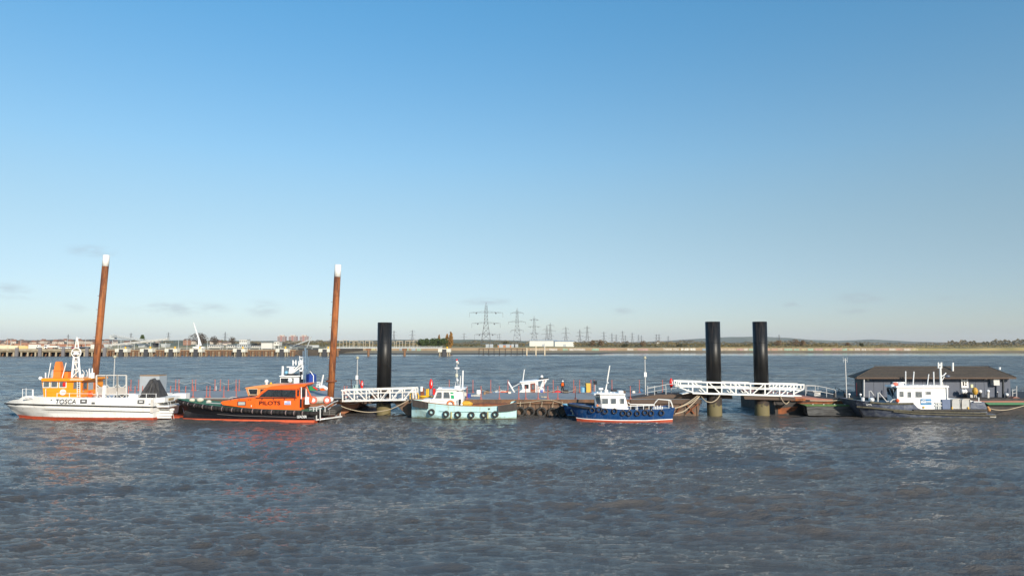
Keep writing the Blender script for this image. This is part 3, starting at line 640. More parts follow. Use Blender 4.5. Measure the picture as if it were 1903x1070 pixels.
pl = [(903, 562, 54, True, 'tallest and nearest electricity pylon, wide arms, centre of the far bank'),
      (961, 572, 50, False, 'second tallest pylon, right of the nearest one'), (993, 587, 50, True, 'pylon above the left white warehouse'),
      (1016.5, 604, 48, False, 'left of two overlapping pylons behind the warehouses'), (1023, 599, 50, False, 'right of two overlapping pylons behind the warehouses'),
      (1052, 606, 48, False, 'pylon above the right white warehouse'), (1078, 611, 40, True, 'short dark pylon just left of a taller one above the scrub'), (1092, 604.5, 50, False, 'taller pylon right of the short dark one above the scrub'),
      (1123, 615, 46, False, 'lone pylon right of the brown bushes'), (1138, 618, 42, False, 'thin pylon left of a smaller thin one on the skyline'), (1146, 620.5, 40, False, 'small thin pylon on the skyline above the flood wall'),
      (1158, 614, 48, False, 'faint wide pylon on the skyline'), (1163, 622, 40, False, 'faint small pylon touching the faint wide one'), (1176, 617, 46, False, 'faint pylon above the grassy bank, between two pairs'),
      (1187.5, 621, 42, False, 'left pylon of a small far pair'), (1193, 622, 42, False, 'right pylon of a small far pair'), (1221, 620, 42, False, 'left pylon beside the tiny white skyline building'), (1226, 620, 42, False, 'right pylon beside the tiny white skyline building'), (1243, 623, 42, False, 'tiny lone pylon left of the black piles'),
      (862, 617.5, 46, False, 'small faint pylon left of the nearest big pylon'), (928, 618.5, 44, False, 'small faint pylon right of the nearest big pylon'),
      (123, 620.5, 40, False, 'dark small pylon behind the brick sheds on the left shore'), (240, 618, 46, False, 'faint pylon behind the grey conveyors'), (310, 616.5, 46, False, 'faint pylon between the conifer and the crane'), (416, 616, 46, False, 'faint pylon right of the white crane boom'),
      (731, 613, 48, False, 'faint pylon right of the left black pile'), (765.5, 612, 48, False, 'faint pylon left of the dark green trees'), (1450, 621, 42, False, 'far pylon on the hill right of the black piles')]
for i, (px, py, H, bl, lb) in enumerate(pl):
    pylon(px, py, H, label=lb, blobs=bl, drops=(i == 0), r=.20 if i < 3 else .22, arms=((.23, .375), (.47, .32), (.72, .255)) if i == 0 else (((.13, .16), (.36, .22), (.58, .16)) if i % 3 else ((.22, .19), (.44, .26), (.66, .20))), base=.24 if i < 3 else .20)

# ------------------------------------------------------------------ haze
hz = MB().box(-13900, 13900, -420, 13900, -12, 175)
hm_ = bpy.data.materials.new('haze_air'); hm_.use_nodes = True; hn = hm_.node_tree; hn.nodes.clear()
ho = hn.nodes.new('ShaderNodeOutputMaterial'); hv = hn.nodes.new('ShaderNodeVolumePrincipled'); hv.inputs['Density'].default_value = 0.00004; hv.inputs['Color'].default_value = (.93, .95, 1, 1); hv.inputs['Anisotropy'].default_value = 0.0
hn.links.new(hv.outputs[0], ho.inputs['Volume']); S('haze', hz, hm_, kind='stuff')

# ------------------------------------------------------------------ jetties on the left
JY = 450.0
jz = WZ(648.3, JY)
jt = T('concrete_jetty', 'long pale concrete jetty on piles at the far left', 'jetty', (WX(60, JY), JY, 0))
x0, x1 = WX(-260, JY), WX(196, JY)
P('deck', MB().box(x0, x1, JY, JY + 26, jz - 1.3, jz), CONC, jt)
P('deck', MB().box(x0, x1, JY + .8, JY + 25, jz - 2.0, jz - 1.31), CONC, jt)
pp = None; pp2 = None; q = x0 + 1; k = 0
while q < x1:
    for (yy, r) in ((JY + 1.5, .55), (JY + 9, .5)):
        if pp is None: pp = P('pile', MB().tube([(q, yy, -2), (q, yy, jz - 2.0)], r, 8), CONC, jt); px_ = (q, yy)
        else: piece(pp, jt, Matrix.Translation((q - px_[0], yy - px_[1], 0)))
    q += 4.9 if k % 2 else 4.2; k += 1
br = None
for px in range(-250, 196, 9):
    xx = WX(px, JY)
    if br is None: br = P('raking_pile', MB().tube([(xx, JY + 3.5, -2), (xx + 1.3, JY + 3.5, jz - 2.2)], .4, 6), TIMBER, jt); bx = xx
    else: piece(br, jt, Matrix.Translation((xx - bx, 0, 0)))
P('back_wall', MB().box(x0, x1, JY + 20, JY + 20.5, -1, jz - 2.05), DARKF, jt)
for px in (-55, -10, 29.5, 72.5, 116, 160, 193):
    xx = WX(px, JY); P('fender', MB().box(xx - .95, xx + .95, JY - .9, JY - .02, -.4, jz + .8), mat('grey_fender_panel', (.17, .16, .165), .8), jt)
# things on the deck
def truck(px0, px1, py0, c, label, Y=JY + 4, name='lorry', cab=True):
    a, _, zt = W(px0, py0, Y); b = WX(px1, Y); t = T(name, label, 'lorry' if cab else 'container', ((a + b) / 2, Y, jz)); cb = 1.9 if cab else 0
    P('cargo_body', MB().box(a + cb + .2 if cab else a, b, Y, Y + 2.5, jz + (.9 if cab else .1), zt), c, t)
    if cab:
        P('cab', MB().prism([(0, 0), (0, 0), (0, 0)], Y, Y + 1) if 0 else MB().box(a, a + cb, Y + .1, Y + 2.4, jz + .5, jz + 2.7), WHITE2, t)
        P('windscreen', MB().box(a + .2, a + cb - .3, Y + .05, Y + .09, jz + 1.6, jz + 2.4), GLASS, t)
        for wx in (a + 1, b - 1, b - 2.3): P('wheel', MB().tube([(wx, Y - .05, jz + .5), (wx, Y + .35, jz + .5)], .5, 10), TYRE, t)
    else:
        r_ = MB(); n = int((b - a) / .5)
        for i in range(n): r_.box(a + (i + .3) * (b - a) / n, a + (i + .6) * (b - a) / n, Y - .04, Y - .003, jz + .3, zt - .1)
        P('corrugation', r_, c, t)
    return t
CREAM = mat('cream_paint', (.72, .60, .42), .6, c2=(.5, .38, .25), amt=.5, scale=.4)
truck(-8, 12, 641, CREAM, 'cream container at the extreme left of the jetty deck', cab=False, name='container')
truck(15, 31.5, 641.5, CREAM, 'second cream container from the left on the jetty', cab=False, name='container')
truck(33, 48.5, 642.5, mat('yellow_container', (.72, .5, .22), .6), 'yellowish container with a dark slot line on the jetty', cab=False, name='container')
truck(53, 66, 640, WHW, 'tall white container left of the white van on the jetty', cab=False, name='container')
truck(66, 76, 643.5, WHW, 'white lorry with blue nose on the jetty', name='lorry')
truck(82, 103, 642, WHW, 'white lorry right of the brick coloured stack on the jetty', name='lorry')
truck(168.5, 176, 640, WHW, 'white block container beside the leaning rusty pile on the jetty', cab=False, name='container')
rnd = random.Random(4)
carm = [mesh('car', MB().box(-2.1, 2.1, 0, 1.7, .3, .9, 0).hexa([(-1.4, .1, .9), (1.5, .1, .9), (1.5, 1.6, .9), (-1.4, 1.6, .9), (-.9, .25, 1.45), (1.0, .25, 1.45), (1.0, 1.45, 1.45), (-.9, 1.45, 1.45)], 1).tube([(-1.3, -.02, .33), (-1.3, 1.72, .33)], .33, 8, 2).tube([(1.3, -.02, .33), (1.3, 1.72, .33)], .33, 8, 2), [m_, GLASSB, TYRE]) for m_ in (WHITE2, GREY, HULLK, mat('red_car_paint', (.4, .03, .02), .3))]
cn = ['white', 'grey', 'black', 'red']
for i in range(13):
    k = [0, 2, 1, 0, 2, 0, 3, 1, 0, 2, 1, 0, 2][i]; px = 106 + i * 5.0; o = bpy.data.objects.new('parked_car', carm[k]); COL.objects.link(o); yy = JY + 6 + (i % 3) * 2; o.location = (WX(px, yy), yy, jz); o['category'] = 'car'
    o['label'] = cn[k] + ' car parked on the concrete jetty deck between the lorry and the rusty pile'; o['group'] = cn[k] + ' cars parked on the jetty'
for i, (a, b, c, h) in enumerate([(-90, 24, 639.3, 3), (24, 58, 638.4, 3), (58, 104, 639.5, 3), (104, 150, 639.0, 3), (150, 176, 639.6, 3)]):
    Y = JY + 60; xa, _, zt = W(a, c, Y); xb = WX(b - .6, Y)
    t = T('storage_shed', ['leftmost low red brown shed behind the jetty containers', 'low red brown shed behind the yellow container', 'low red brown shed behind the white lorry', 'low red brown shed behind the parked cars', 'low red brown shed left of the rusty pile'][i], 'shed', ((xa + xb) / 2, Y, 1))
    P('wall', MB().box(xa, xb, Y, Y + 12, 1, zt - .7), BRICK, t); P('roof', MB().box(xa - .3, xb + .3, Y - .3, Y + 12, zt - .69, zt), BRICK, t)
    P('door', MB().box((xa + xb) / 2 - 2, (xa + xb) / 2 + 2, Y - .08, Y - .01, 1, zt - 1.2), CREAM, t)
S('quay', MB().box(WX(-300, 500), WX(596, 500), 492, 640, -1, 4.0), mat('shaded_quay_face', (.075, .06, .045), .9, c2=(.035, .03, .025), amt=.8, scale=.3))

# trestle with dolphins
tj = T('trestle_jetty', 'long brown trestle jetty on timber and steel frames, left of centre', 'jetty', (WX(370, JY), JY, 0))
ta, tb = WX(186, JY), WX(548, JY); tz = WZ(649, JY)
P('deck', MB().box(ta, tb, JY + 1, JY + 6, tz - .5, tz), CONC, tj)
P('beam', MB().box(ta, tb, JY + 1.1, JY + 1.5, tz - 1.1, tz - .51), TIMBER, tj)
P('handrail', MB().tube([(ta, JY + 1.1, tz + 1.1), (tb, JY + 1.1, tz + 1.1)], .07, 4).tube([(ta, JY + 1.1, tz + .6), (tb, JY + 1.1, tz + .6)], .05, 4), LGREY, tj)
q = ta + 1; k = 0; A = B = C = None; rnd = random.Random(6)
while q < tb:
    if A is None:
        A = P('trestle_leg', MB().box(q - .3, q + .3, JY + 1.6, JY + 2.2, -2, tz - .5), TIMBER, tj); qa = q
        B = P('concrete_pile', MB().tube([(q + 1.4, JY + 2.4, -2), (q + 1.4, JY + 2.4, tz - 1.5)], .95, 8), CONC, tj)
        C = P('brace', MB().tube([(q, JY + 1.5, 0.4), (q + 3.2, JY + 1.5, tz - 1)], .13, 4).tube([(q + 3.2, JY + 1.5, .6), (q, JY + 1.5, tz - 1)], .13, 4), TIMBER, tj)
    else:
        piece(A, tj, Matrix.Translation((q - qa, 0, 0)))
        if k % 2 == 0: piece(B, tj, Matrix.Translation((q - qa, rnd.uniform(-.2, .8), 0)))
        if k % 3 == 0 and k % 2: piece(C, tj, Matrix.Translation((q - qa, 0, 0)))
    q += 1.65 if k % 4 == 1 else 2.3; k += 1
for zz in (.33, .55, .78): P('crossbeam', MB().box(ta, tb, JY + 1.3, JY + 1.55, tz * zz - .11, tz * zz + .11), TIMBER, tj)
dl = ['dolphin nearest the left rusty pile, white blocks and dark fender', 'second dolphin right of the left rusty pile', 'third dolphin along the trestle jetty', 'dolphin below the white crane', 'dolphin between the crane and the white box shed', 'dolphin at the right end of the trestle jetty', 'dolphin just left of the second rusty pile', 'lone dolphin at the right end of the footbridge']
dz = WZ(647.8, JY)
for i, px in enumerate((223, 269.5, 315.7, 362.3, 442.8, 522.5, 602.5, 825.5)):
    Y = JY - 3; x = WX(px, Y); t = T('mooring_dolphin', dl[i], 'mooring dolphin', (x, Y, 0), 'mooring dolphins along the trestle')
    P('cap', MB().box(x - 4.0, x - 1.3, Y, Y + 5, dz - 2.1, dz), CONCW, t); P('cap', MB().box(x + 1.3, x + 3.9, Y, Y + 5, dz - 2.1, dz), CONCW, t)
    P('cap_beam', MB().box(x - 1.29, x + 1.29, Y + 1, Y + 4.9, dz - .5, dz + .15), CONCW, t)
    P('fender', MB().box(x - 1.28, x + 1.28, Y - .5, Y + .9, -.6, dz - .25), DARKF, t)
    for qx in (-3.4, -2, 2, 3.4): P('pile', MB().tube([(x + qx, Y + 1.2, -2), (x + qx * .9, Y + 1.2, dz - 2.1)], .45, 8), CONC, t)
    P('bollard', MB().tube([(x + 1.6, Y + 2, dz), (x + 1.6, Y + 2, dz + 1.0)], .45, 8, r2=.3).box(x + 1.0, x + 2.2, Y + 1.7, Y + 2.3, dz + 1.0, dz + 1.3), YEL, t)
bzt, bzb = WZ(644.3, JY), WZ(646.6, JY)
fb = T('footbridge', 'long thin grey footbridge from the second rusty pile to the lone dolphin', 'footbridge', (WX(715, JY), JY, 0))
xa, xb = WX(606, JY), WX(822, JY)
P('girder', MB().box(xa, xb, JY - .4, JY - .1, bzb - .2, bzb + .4), LGREY, fb); P('deck', MB().box(xa, xb, JY - .09, JY + 1.6, bzb + .1, bzb + .3), LGREY, fb)
P('handrail', MB().tube([(xa, JY - .3, bzt + .25), (xb, JY - .3, bzt + .25)], .10, 4).tube([(xa, JY - .3, bzt - .15), (xb, JY - .3, bzt - .15)], .07, 4), LGREY, fb)
pr = None; q = xa
while q < xb:
    if pr is None: pr = P('rail_post', MB().box(q, q + .12, JY - .36, JY - .24, bzb + .4, bzt + .25), LGREY, fb); q0 = q
    else: piece(pr, fb, Matrix.Translation((q - q0, 0, 0)))
    q += 1.6
for px in (626, 683.5, 751): x = WX(px, JY); P('pier', MB().tube([(x, JY + .6, -2), (x, JY + .6, bzb - .25)], .75, 10).box(x - 1.6, x + 1.6, JY, JY + 1.4, bzb - 1.6, bzb - .21), TIMBER, fb)

# old dark jetty at centre
oj = T('old_timber_jetty', 'old dark timber jetty on thin legs over the mud at centre', 'jetty', (WX(935, 520), 520, 0))
Y = 515; xa, xb = WX(889, Y), WX(979, Y); zt = WZ(647.6, Y); OLD = mat('tarred_timber', (.035, .028, .024), .8)
P('deck', MB().box(xa, xb, Y, Y + 3, zt - .35, zt), OLD, oj)
for i, px in enumerate((890, 898, 908, 918, 928, 939, 950, 961, 971, 978)):
    x = WX(px, Y); P('leg', MB().tube([(x, Y + .3, -1), (x, Y + .3, zt - .3)], .28, 6), OLD, oj); P('rail_post', MB().box(x, x + .1, Y, Y + .1, zt, zt + 1), OLD, oj)
for i, (px, pt_) in enumerate(((979, 647), (996, 643), (1012.5, 644))):
    x = WX(px, 505); O('mooring_post', MB().tube([(x, 505, -1), (x, 505, WZ(pt_, 505))], .42, 8).tube([(x, 505, WZ(pt_, 505)), (x, 505, WZ(pt_, 505) + .5)], .42, 8, r2=.1), CREAM, ['pale timber post at the end of the old dark jetty', 'middle pale timber post standing in the water', 'right hand pale timber post standing in the water'][i], 'post')

# quayside plant: conveyors, crane, sheds, gantries
def truss(px0, py0, px1, py1, Y, d, wd, m, t, n=12, name='truss', r=.14):
    a = Vector(W(px0, py0, Y)); b = Vector(W(px1, py1, Y)); mb = MB()
    for yy in (0, wd):
        o = Vector((0, yy, 0)); u = Vector((0, 0, d)); mb.tube([a + o, b + o], r, 4); mb.tube([a + o + u, b + o + u], r, 4)
        for i in range(n):
            p = a.lerp(b, i / n) + o; q = a.lerp(b, (i + 1) / n) + o; mb.tube([p, p + u], r * .6, 4); mb.tube([p, q + u] if i % 2 else [p + u, q], r * .6, 4)
    P(name, mb, m, t)
def legs(pxs, py0, Y, t, m=LGREY, zb=3.9, r=.22):
    for px in pxs: x, _, z = W(px, py0, Y); P('leg', MB().tube([(x, Y, zb), (x, Y, z)], r, 4), m, t)
cv = T('conveyor', 'grey conveyor truss sloping down to the right behind the dolphins', 'conveyor', (WX(240, 510), 510, 4))
truss(207, 625, 285, 636.5, 510, 1.3, 2, LGREY, cv); P('head_house', MB().pbox(203, 212, 623, 630, 510.5, 514), LGREY, cv); legs((209, 225, 243), 632, 511, cv)
P('belt_cover', MB().tube([W(207, 624.6, 511), W(285, 636, 511)], .5, 6), LGREY, cv)
cv = T('conveyor', 'long pale conveyor rising to the right across the first one', 'conveyor', (WX(250, 500), 500, 4))
truss(200, 643.5, 312, 631.5, 500, 1.2, 2, WHW, cv, 16); legs((250, 280, 296, 308), 636, 501, cv); P('belt_cover', MB().tube([W(200, 642, 501), W(312, 630.5, 501)], .45, 6), WHW, cv)
cv = T('conveyor', 'level grey conveyor gallery left of the second conveyor', 'conveyor', (WX(210, 520), 520, 4)); truss(186, 636.5, 228, 636.5, 520, 1.1, 2, LGREY, cv, 8); legs((190, 205, 220), 637, 521, cv)
hp = T('hopper_building', 'jumble of grey hoppers and frames under the conveyors', 'hopper', (WX(270, 505), 505, 4))
for (a, b, c, d) in ((255, 270, 638, 645), (283, 290, 637, 645), (298, 310, 638.5, 645), (192, 202, 639, 645), (225, 240, 640, 646)): P('hopper', MB().hexa([W(a + 2, d, 505), W(b - 2, d, 505), (WX(b - 2, 505), 509, WZ(d, 505)), (WX(a + 2, 505), 509, WZ(d, 505)), W(a, c, 505), W(b, c, 505), (WX(b, 505), 509, WZ(c, 505)), (WX(a, 505), 509, WZ(c, 505))]), LGREY if a != 283 else DARKF, hp)
cv = T('ship_loader', 'thin dark boom and mast of the loader above the trestle end', 'ship loader', (WX(560, 500), 500, 4))
truss(528, 639, 580, 644.5, 500, .5, 1.2, DARKF, cv, 12, 'boom'); truss(545, 643, 577, 631, 500, .5, 1.2, LGREY, cv, 8, 'boom'); P('mast', MB().pt([(570, 646, 500), (579, 625, 500)], .3, 6), LGREY, cv); P('stay', MB().pt([(578, 627, 500), (530, 638.6, 500)], .07, 4).pt([(578, 627, 500), (555, 640, 500)], .07, 4), LGREY, cv)
P('gallery', MB().pbox(538, 592, 641, 645.5, 503, 505), LGREY, cv); legs((541, 552, 566, 580), 645, 503, cv)
cr = T('mobile_crane', 'white mobile crane with a long leaning boom on the quay', 'crane', (WX(372, 495), 495, 4))
P('boom', MB().pt([(373.5, 642, 495), (366.5, 620, 495)], .75, 4, r2=.55).pt([(366.5, 620, 495), (360, 599, 495)], .5, 4, r2=.28), WHITE2, cr); P('hydraulic_ram', MB().pt([(369, 643, 494), (368.5, 627, 494.6)], .25, 6), WHITE2, cr)
P('chassis', MB().pbox(358, 378, 644, 647, 494, 497), WHITE2, cr); P('cab', MB().pbox(364, 369, 640.5, 644, 494.2, 496.8), WHITE2, cr); P('cab_window', MB().pbox(364.6, 367, 641.3, 643, 494.1, 494.16), GLASS, cr)
for px in (360, 364, 371, 376): P('wheel', MB().pt([(px, 647.6, 493.8), (px, 647.6, 494.5)], .5, 8), TYRE, cr)
def cabin(px0, px1, py0, py1, Y, m, label, name, cat, win=True, up=True):
    a, _, zt = W(px0, py0, Y); b, _, zb = W(px1, py1, Y); t = T(name, label, cat, ((a + b) / 2, Y, 4)); P('wall', MB().box(a, b, Y, Y + 6, zb, zt), m, t); P('roof', MB().box(a - .3, b + .3, Y - .3, Y + 6.3, zt + .01, zt + .3), GREY, t)
    if zb > 4.5: P('legs', MB().box(a + .3, a + .8, Y + .5, Y + 1, 3.9, zb).box(b - .8, b - .3, Y + .5, Y + 1, 3.9, zb).box(a + .3, a + .8, Y + 5, Y + 5.5, 3.9, zb).box(b - .8, b - .3, Y + 5, Y + 5.5, 3.9, zb), LGREY, t)
    if win:
        n = max(2, int((px1 - px0) / 3.4)); zc = (zt + zb) / 2
        for i in range(n): c = a + (i + .5) * (b - a) / n; P('window', MB().box(c - .4, c + .4, Y - .06, Y - .01, zc - .1, zc + .7), GLASS, t)
    return t
cabin(445, 459, 631, 639, 500, WHW, 'white raised control cabin on the far quay', 'control_cabin', 'cabin'); cabin(441, 460, 640, 646, 498, LGREY, 'grey lower block under the raised white cabin', 'plant_block', 'building')
cabin(485.5, 505.5, 637, 647.5, 496, WHW, 'large plain white box shed on the far quay', 'box_shed', 'shed', win=False); cabin(509, 519, 635, 642, 500, WHW, 'small white raised cabin right of the large white box shed', 'control_cabin', 'cabin')
for a, b, c in ((386, 410, 641.5), (420, 436, 642), (462, 483, 642.5)): cabin(a, b, c, 646, 515, WHW, {386: 'long low white store right of the crane', 420: 'low white store left of the control cabin', 462: 'low white store between control cabin and box shed'}[a], 'low_store', 'shed')
# switchyard portals
rnd = random.Random(8); px = 631; i = 0
GANT = mat('pale_portal_steel', (.42, .36, .27), .7)
while px < 772:
    if not (695 < px < 724):
        wd = rnd.choice([6, 7, 8]); top = rnd.uniform(631.5, 634.5); Y = 690 + rnd.uniform(0, 25); a, _, zt = W(px, top, Y); b = WX(px + wd, Y)
        t = T('switchyard_portal', 'pale steel portal frame in the switchyard behind the footbridge', 'portal frame', ((a + b) / 2, Y, 4), 'switchyard portal frames'); P('post', MB().box(a, a + .45, Y, Y + .45, 3.9, zt), GANT, t); P('post', MB().box(b - .45, b, Y, Y + .45, 3.9, zt), GANT, t); P('beam', MB().box(a + .46, b - .46, Y, Y + .4, zt - .6, zt - .1), GANT, t)
    px += rnd.uniform(5, 12); i += 1
for i, (px, py) in enumerate(((14, 628.5), (20.5, 628.5), (39, 630), (125.5, 628), (159, 629), (332, 631), (348, 632), (386, 630), (1012, 639))):
    x, _, zt = W(px, py, 500); O('light_mast', MB().tube([(x, 500, 3.8), (x, 500, zt)], .2, 5, r2=.1).box(x - .6, x + .6, 499.8, 500.2, zt, zt + .25), LGREY, ['leftmost tall light mast on the left quay', 'second tall light mast from the left', 'third light mast from the left, shorter', 'light mast behind the orange boat, below the small pylon', 'light mast just left of the rusty pile', 'light mast left of the bare trees', 'light mast beside the crane', 'light mast right of the crane', 'short mast beside the pale mooring posts'][i], 'light mast')

# ------------------------------------------------------------------ big piles
def round_pile(px0, px1, pyt, Y, label):
    x0, x1 = WX(px0, Y), WX(px1, Y); x = (x0 + x1) / 2; r = (x1 - x0) / 2; zt = WZ(pyt, Y)
    t = T('mooring_pile', label, 'pile', (x, Y, 0), 'large black steel piles')
    P('shaft', MB().tube([(x, Y, 2.6), (x, Y, zt)], r, 40), PILEK, t, smooth=False)
    P('tidal_zone', MB().tube([(x, Y, -3), (x, Y, 2.6)], r * 1.003, 40), ALGAE, t)
    for f_ in (.36, .70): P('weld_seam', MB().torus((x, Y, 2.6 + (zt - 2.6) * f_), r, .022, 40, 4, 'Z'), PILEK, t)
    P('rim', MB().torus((x, Y, zt), r - .05, .06, 40, 6, 'Z'), PILEK, t)
    for ch in t.children:
        if ch.name.split('.')[0] in ('shaft', 'tidal_zone'):
            for p in ch.data.polygons:
                if len(p.vertices) == 4: p.use_smooth = True
    return t
round_pile(700.5, 727, 600, 78.7, 'tall black steel pile standing behind the left white gangway')
round_pile(1313, 1340, 598.5, 77.6, 'tall black pile behind the middle of the right gangway, left one of two')
round_pile(1401.5, 1427.5, 598.5, 77.6, 'tall black pile behind the right gangway, the one further right')
def rust_pile(px0, py0, px1, py1, pyc, Y, label, r):
    b = Vector(W(px1, py1, Y)); a = Vector(W(px0, py0, Y)); a = b + (a - b) * (1 + 3.0 / (b - a).length); c = b.lerp(a, (pyc - py1) / (py0 - py1))
    t = T('spud_pile', label, 'pile', tuple(a)); s = MB()
    P('shaft', MB().tube([a, c], r, 20), RUST2, t, smooth=False); P('painted_top', MB().tube([c, b], r * 1.01, 20), WHITE, t)
    for ch in t.children:
        for p in ch.data.polygons:
            if len(p.vertices) == 4: p.use_smooth = True
    P('collar', MB().torus(tuple(a.lerp(b, .26)), r + .12, .12, 20, 6, 'Z'), RUST, t)
    for k in range(5): P('weld_seam', MB().torus(tuple(a.lerp(b, .16 + .16 * k)), r, .02, 20, 4, 'Z'), RUST, t)
    for k in range(7):
        q = a.lerp(b, .28 + k * .08); P('rung', MB().tube([q + Vector((-r, -.1, 0)), q + Vector((-r - .15, -.1, 0)), q + Vector((-r - .15, .15, 0))], .025, 4), RUST, t)
rust_pile(172.5, 745, 197.8, 474, 492, 80.5, 'leaning rusty brown pile with white top beside the orange cabin boat', .36)
rust_pile(614.5, 735, 628.2, 492, 511, 79.5, 'rusty brown pile with white top behind the orange pilots boat', .37)

# ------------------------------------------------------------------ pontoons
def posts(t, lst, Y, zd, h=1.45, rp=.045):
    pr = None
    for px in lst:
        x = WX(px, Y); hh = h
        if pr is None:
            pr = P('stanchion', MB().tube([(x, Y, zd - .1), (x, Y, zd + h)], rp, 6).tube([(x, Y, zd + h), (x, Y, zd + h + .05)], .068, 6).tube([(x, Y, zd), (x, Y, zd + .08)], .16, 8), REDP, t); x0 = x
        else: piece(pr, t, Matrix.Translation((x - x0, 0, 0)))
def chain(t, pts, Y, z, m=ROPE, r=.02, sag=.25, name='rope'):
    mb = MB()
    for a, b in zip(pts[:-1], pts[1:]):
        xa, xb = WX(a, Y), WX(b, Y); mb.tube([(xa + (xb - xa) * k / 6, Y, z - sag * (1 - (2 * k / 6 - 1) ** 2)) for k in range(7)], r, 4)
    P(name, mb, m, t)
ZD = 1.5
# left pontoon
pA = T('pontoon', 'long left hand pontoon behind the two pilot boats, rusty raked end', 'pontoon', (WX(450, 84), 84, 0))
P('hull', MB().prism([(140, 741), (672, 741), (664, 757), (640, 768.5), (640, 790), (140, 790)], 79.2, 91), mat('rust_orange_barge_steel', (.30, .12, .055), .85, c2=(.12, .06, .04), amt=.85, scale=1.1, bump=.4), pA)
xa, xb = WX(138, 79), WX(673, 79); P('deck', MB().box(xa, xb, 79.0, 91.1, WZ(741, 79.2) + .01, WZ(741, 79.2) + .16), DECK, pA); zA = WZ(741, 79.2) + .17
P('rubbing_timber', MB().box(xa, xb, 78.85, 79.18, zA - .5, zA - .18), BEAM, pA)
fpa = [240, 252, 266, 282, 300, 318, 334, 346, 360, 385, 391, 417, 440, 640, 645]; bpa = [244, 258, 327, 333, 358, 364, 400, 410, 425, 439, 445, 653, 668]
posts(pA, fpa, 79.5, zA, 1.2); posts(pA, bpa, 90.6, zA, 1.35)
chain(pA, [333, 358, 385, 410, 439], 90.6, zA + 1.1, STEEL, .018)
# gangway support block under gangway 1
P('ramp_beam', MB().prism([(672, 745), (766, 743.5), (766, 748), (690, 750), (672, 750)], 79.6, 83), BEAM, pA)
# middle pontoon
pB = T('pontoon', 'middle pontoon with hanging tyres, behind the pale blue and royal blue boats', 'pontoon', (WX(1020, 82), 82, 0))
YB = 77.2; zB = WZ(743.5, YB)
P('hull', MB().prism([(728, 744.5), (1303, 744.5), (1297, 772), (1295, 790), (768, 790), (757, 771.5)], YB, 88), BARGE, pB)
P('deck', MB().box(WX(728, YB), WX(1300, YB), YB - .12, 88.1, zB + .005, zB + .12), DECK, pB); zb_ = zB + .12
fr = MB(); q = WX(790, YB); k = 0; pr = None
while q < WX(1296, YB):
    if pr is None: pr = P('hull_rib', MB().box(q, q + .14, YB - .10, YB - .003, -.3, zB - .3), BARGE, pB); q0 = q
    else: piece(pr, pB, Matrix.Translation((q - q0, 0, 0)))
    q += 1.35
P('fascia', MB().box(WX(770, YB), WX(1170, YB), YB - .26, YB - .121, zB - .38, zB + .11), mat('brown_rusty_fascia', (.19, .095, .05), .85, c2=(.08, .05, .035), amt=.9, scale=1.6, stretch=(1, 1, .5), bump=.4, lo=.4, hi=.62), pB)
P('fascia', MB().box(WX(1171, YB), WX(1302, YB), YB - .26, YB - .121, zB - .38, zB + .11), BEAM, pB)
for a, b in ((1256, 1268), (1290, 1275), (1275, 1298)): P('hull_brace', MB().pt([(a, 768, YB - .2), (b, 750, YB - .2)], .09, 4), RUST, pB)
posts(pB, [928, 964, 977, 1000, 1018, 1036.5, 1069, 1171, 894, 868], YB + .4, zb_, 1.35)
posts(pB, [835, 879, 912, 944, 1011, 1028, 1066, 1077, 1098, 1104, 1137, 1188, 1231], 87.6, zb_, 1.5)
chain(pB, [894, 928, 964, 1000, 1036.5, 1069], YB + .4, zb_ + 1.1, ROPE, .02, .35)
# sloping brown ramp up to the gangway landing
P('ramp', MB().prism([(1160, 742.5), (1218, 733.5), (1295, 730), (1361, 735), (1361, 741), (1290, 739), (1228, 740), (1175, 746)], YB + .6, YB + 3.4), BEAM, pB)
for px in (1203, 1216, 1237): x = WX(px, YB + .7); P('ramp_rail_post', MB().tube([(x, YB + .7, WZ(735, YB)), (x, YB + .7, WZ(717, YB))], .05, 5), STEEL, pB)
P('ramp_rail', MB().pt([(1203, 722, YB + .7), (1240, 713.5, YB + .7), (1258, 713, YB + .7)], .035, 5).pt([(1203, 729, YB + .7), (1240, 722, YB + .7), (1258, 721, YB + .7)], .03, 5).pt([(1203, 720, YB + 3.2), (1258, 712, YB + 3.2)], .03, 5), STEEL, pB)
# right pontoon
pC = T('pontoon', 'right hand pontoon carrying the dark boathouse', 'pontoon', (WX(1680, 84), 84, 0))
YC = 78.4
P('hull', MB().prism([(1439, 740), (2060, 740), (2060, 790), (1442, 790)], YC, 90), BARGEK, pC)
zC = WZ(746.5, YC)
P('hull_patch', MB().prism([(1446, 758), (1483, 755), (1478, 762), (1456, 769), (1446, 769)], YC - .03, YC - .004), RUST, pC)
pC2 = P('fender_beam', MB().prism([(1470, 739.5), (1497, 740), (1497, 744.5), (1470, 744.5)], YC - .5, YC - .01), RUST2, pC)
P('deck', MB().prism([(1438, 736.5), (1490, 737), (1560, 743), (1640, 744.5), (2060, 744.5), (2060, 747.3), (1640, 747.3), (1560, 746.5), (1490, 742), (1438, 741)], YC - .25, 90.2), DECKR, pC)
P('green_edge', MB().prism([(1830, 747.6), (2060, 747.6), (2060, 752), (1838, 752)], YC - .4, YC - .01), GREEN, pC)
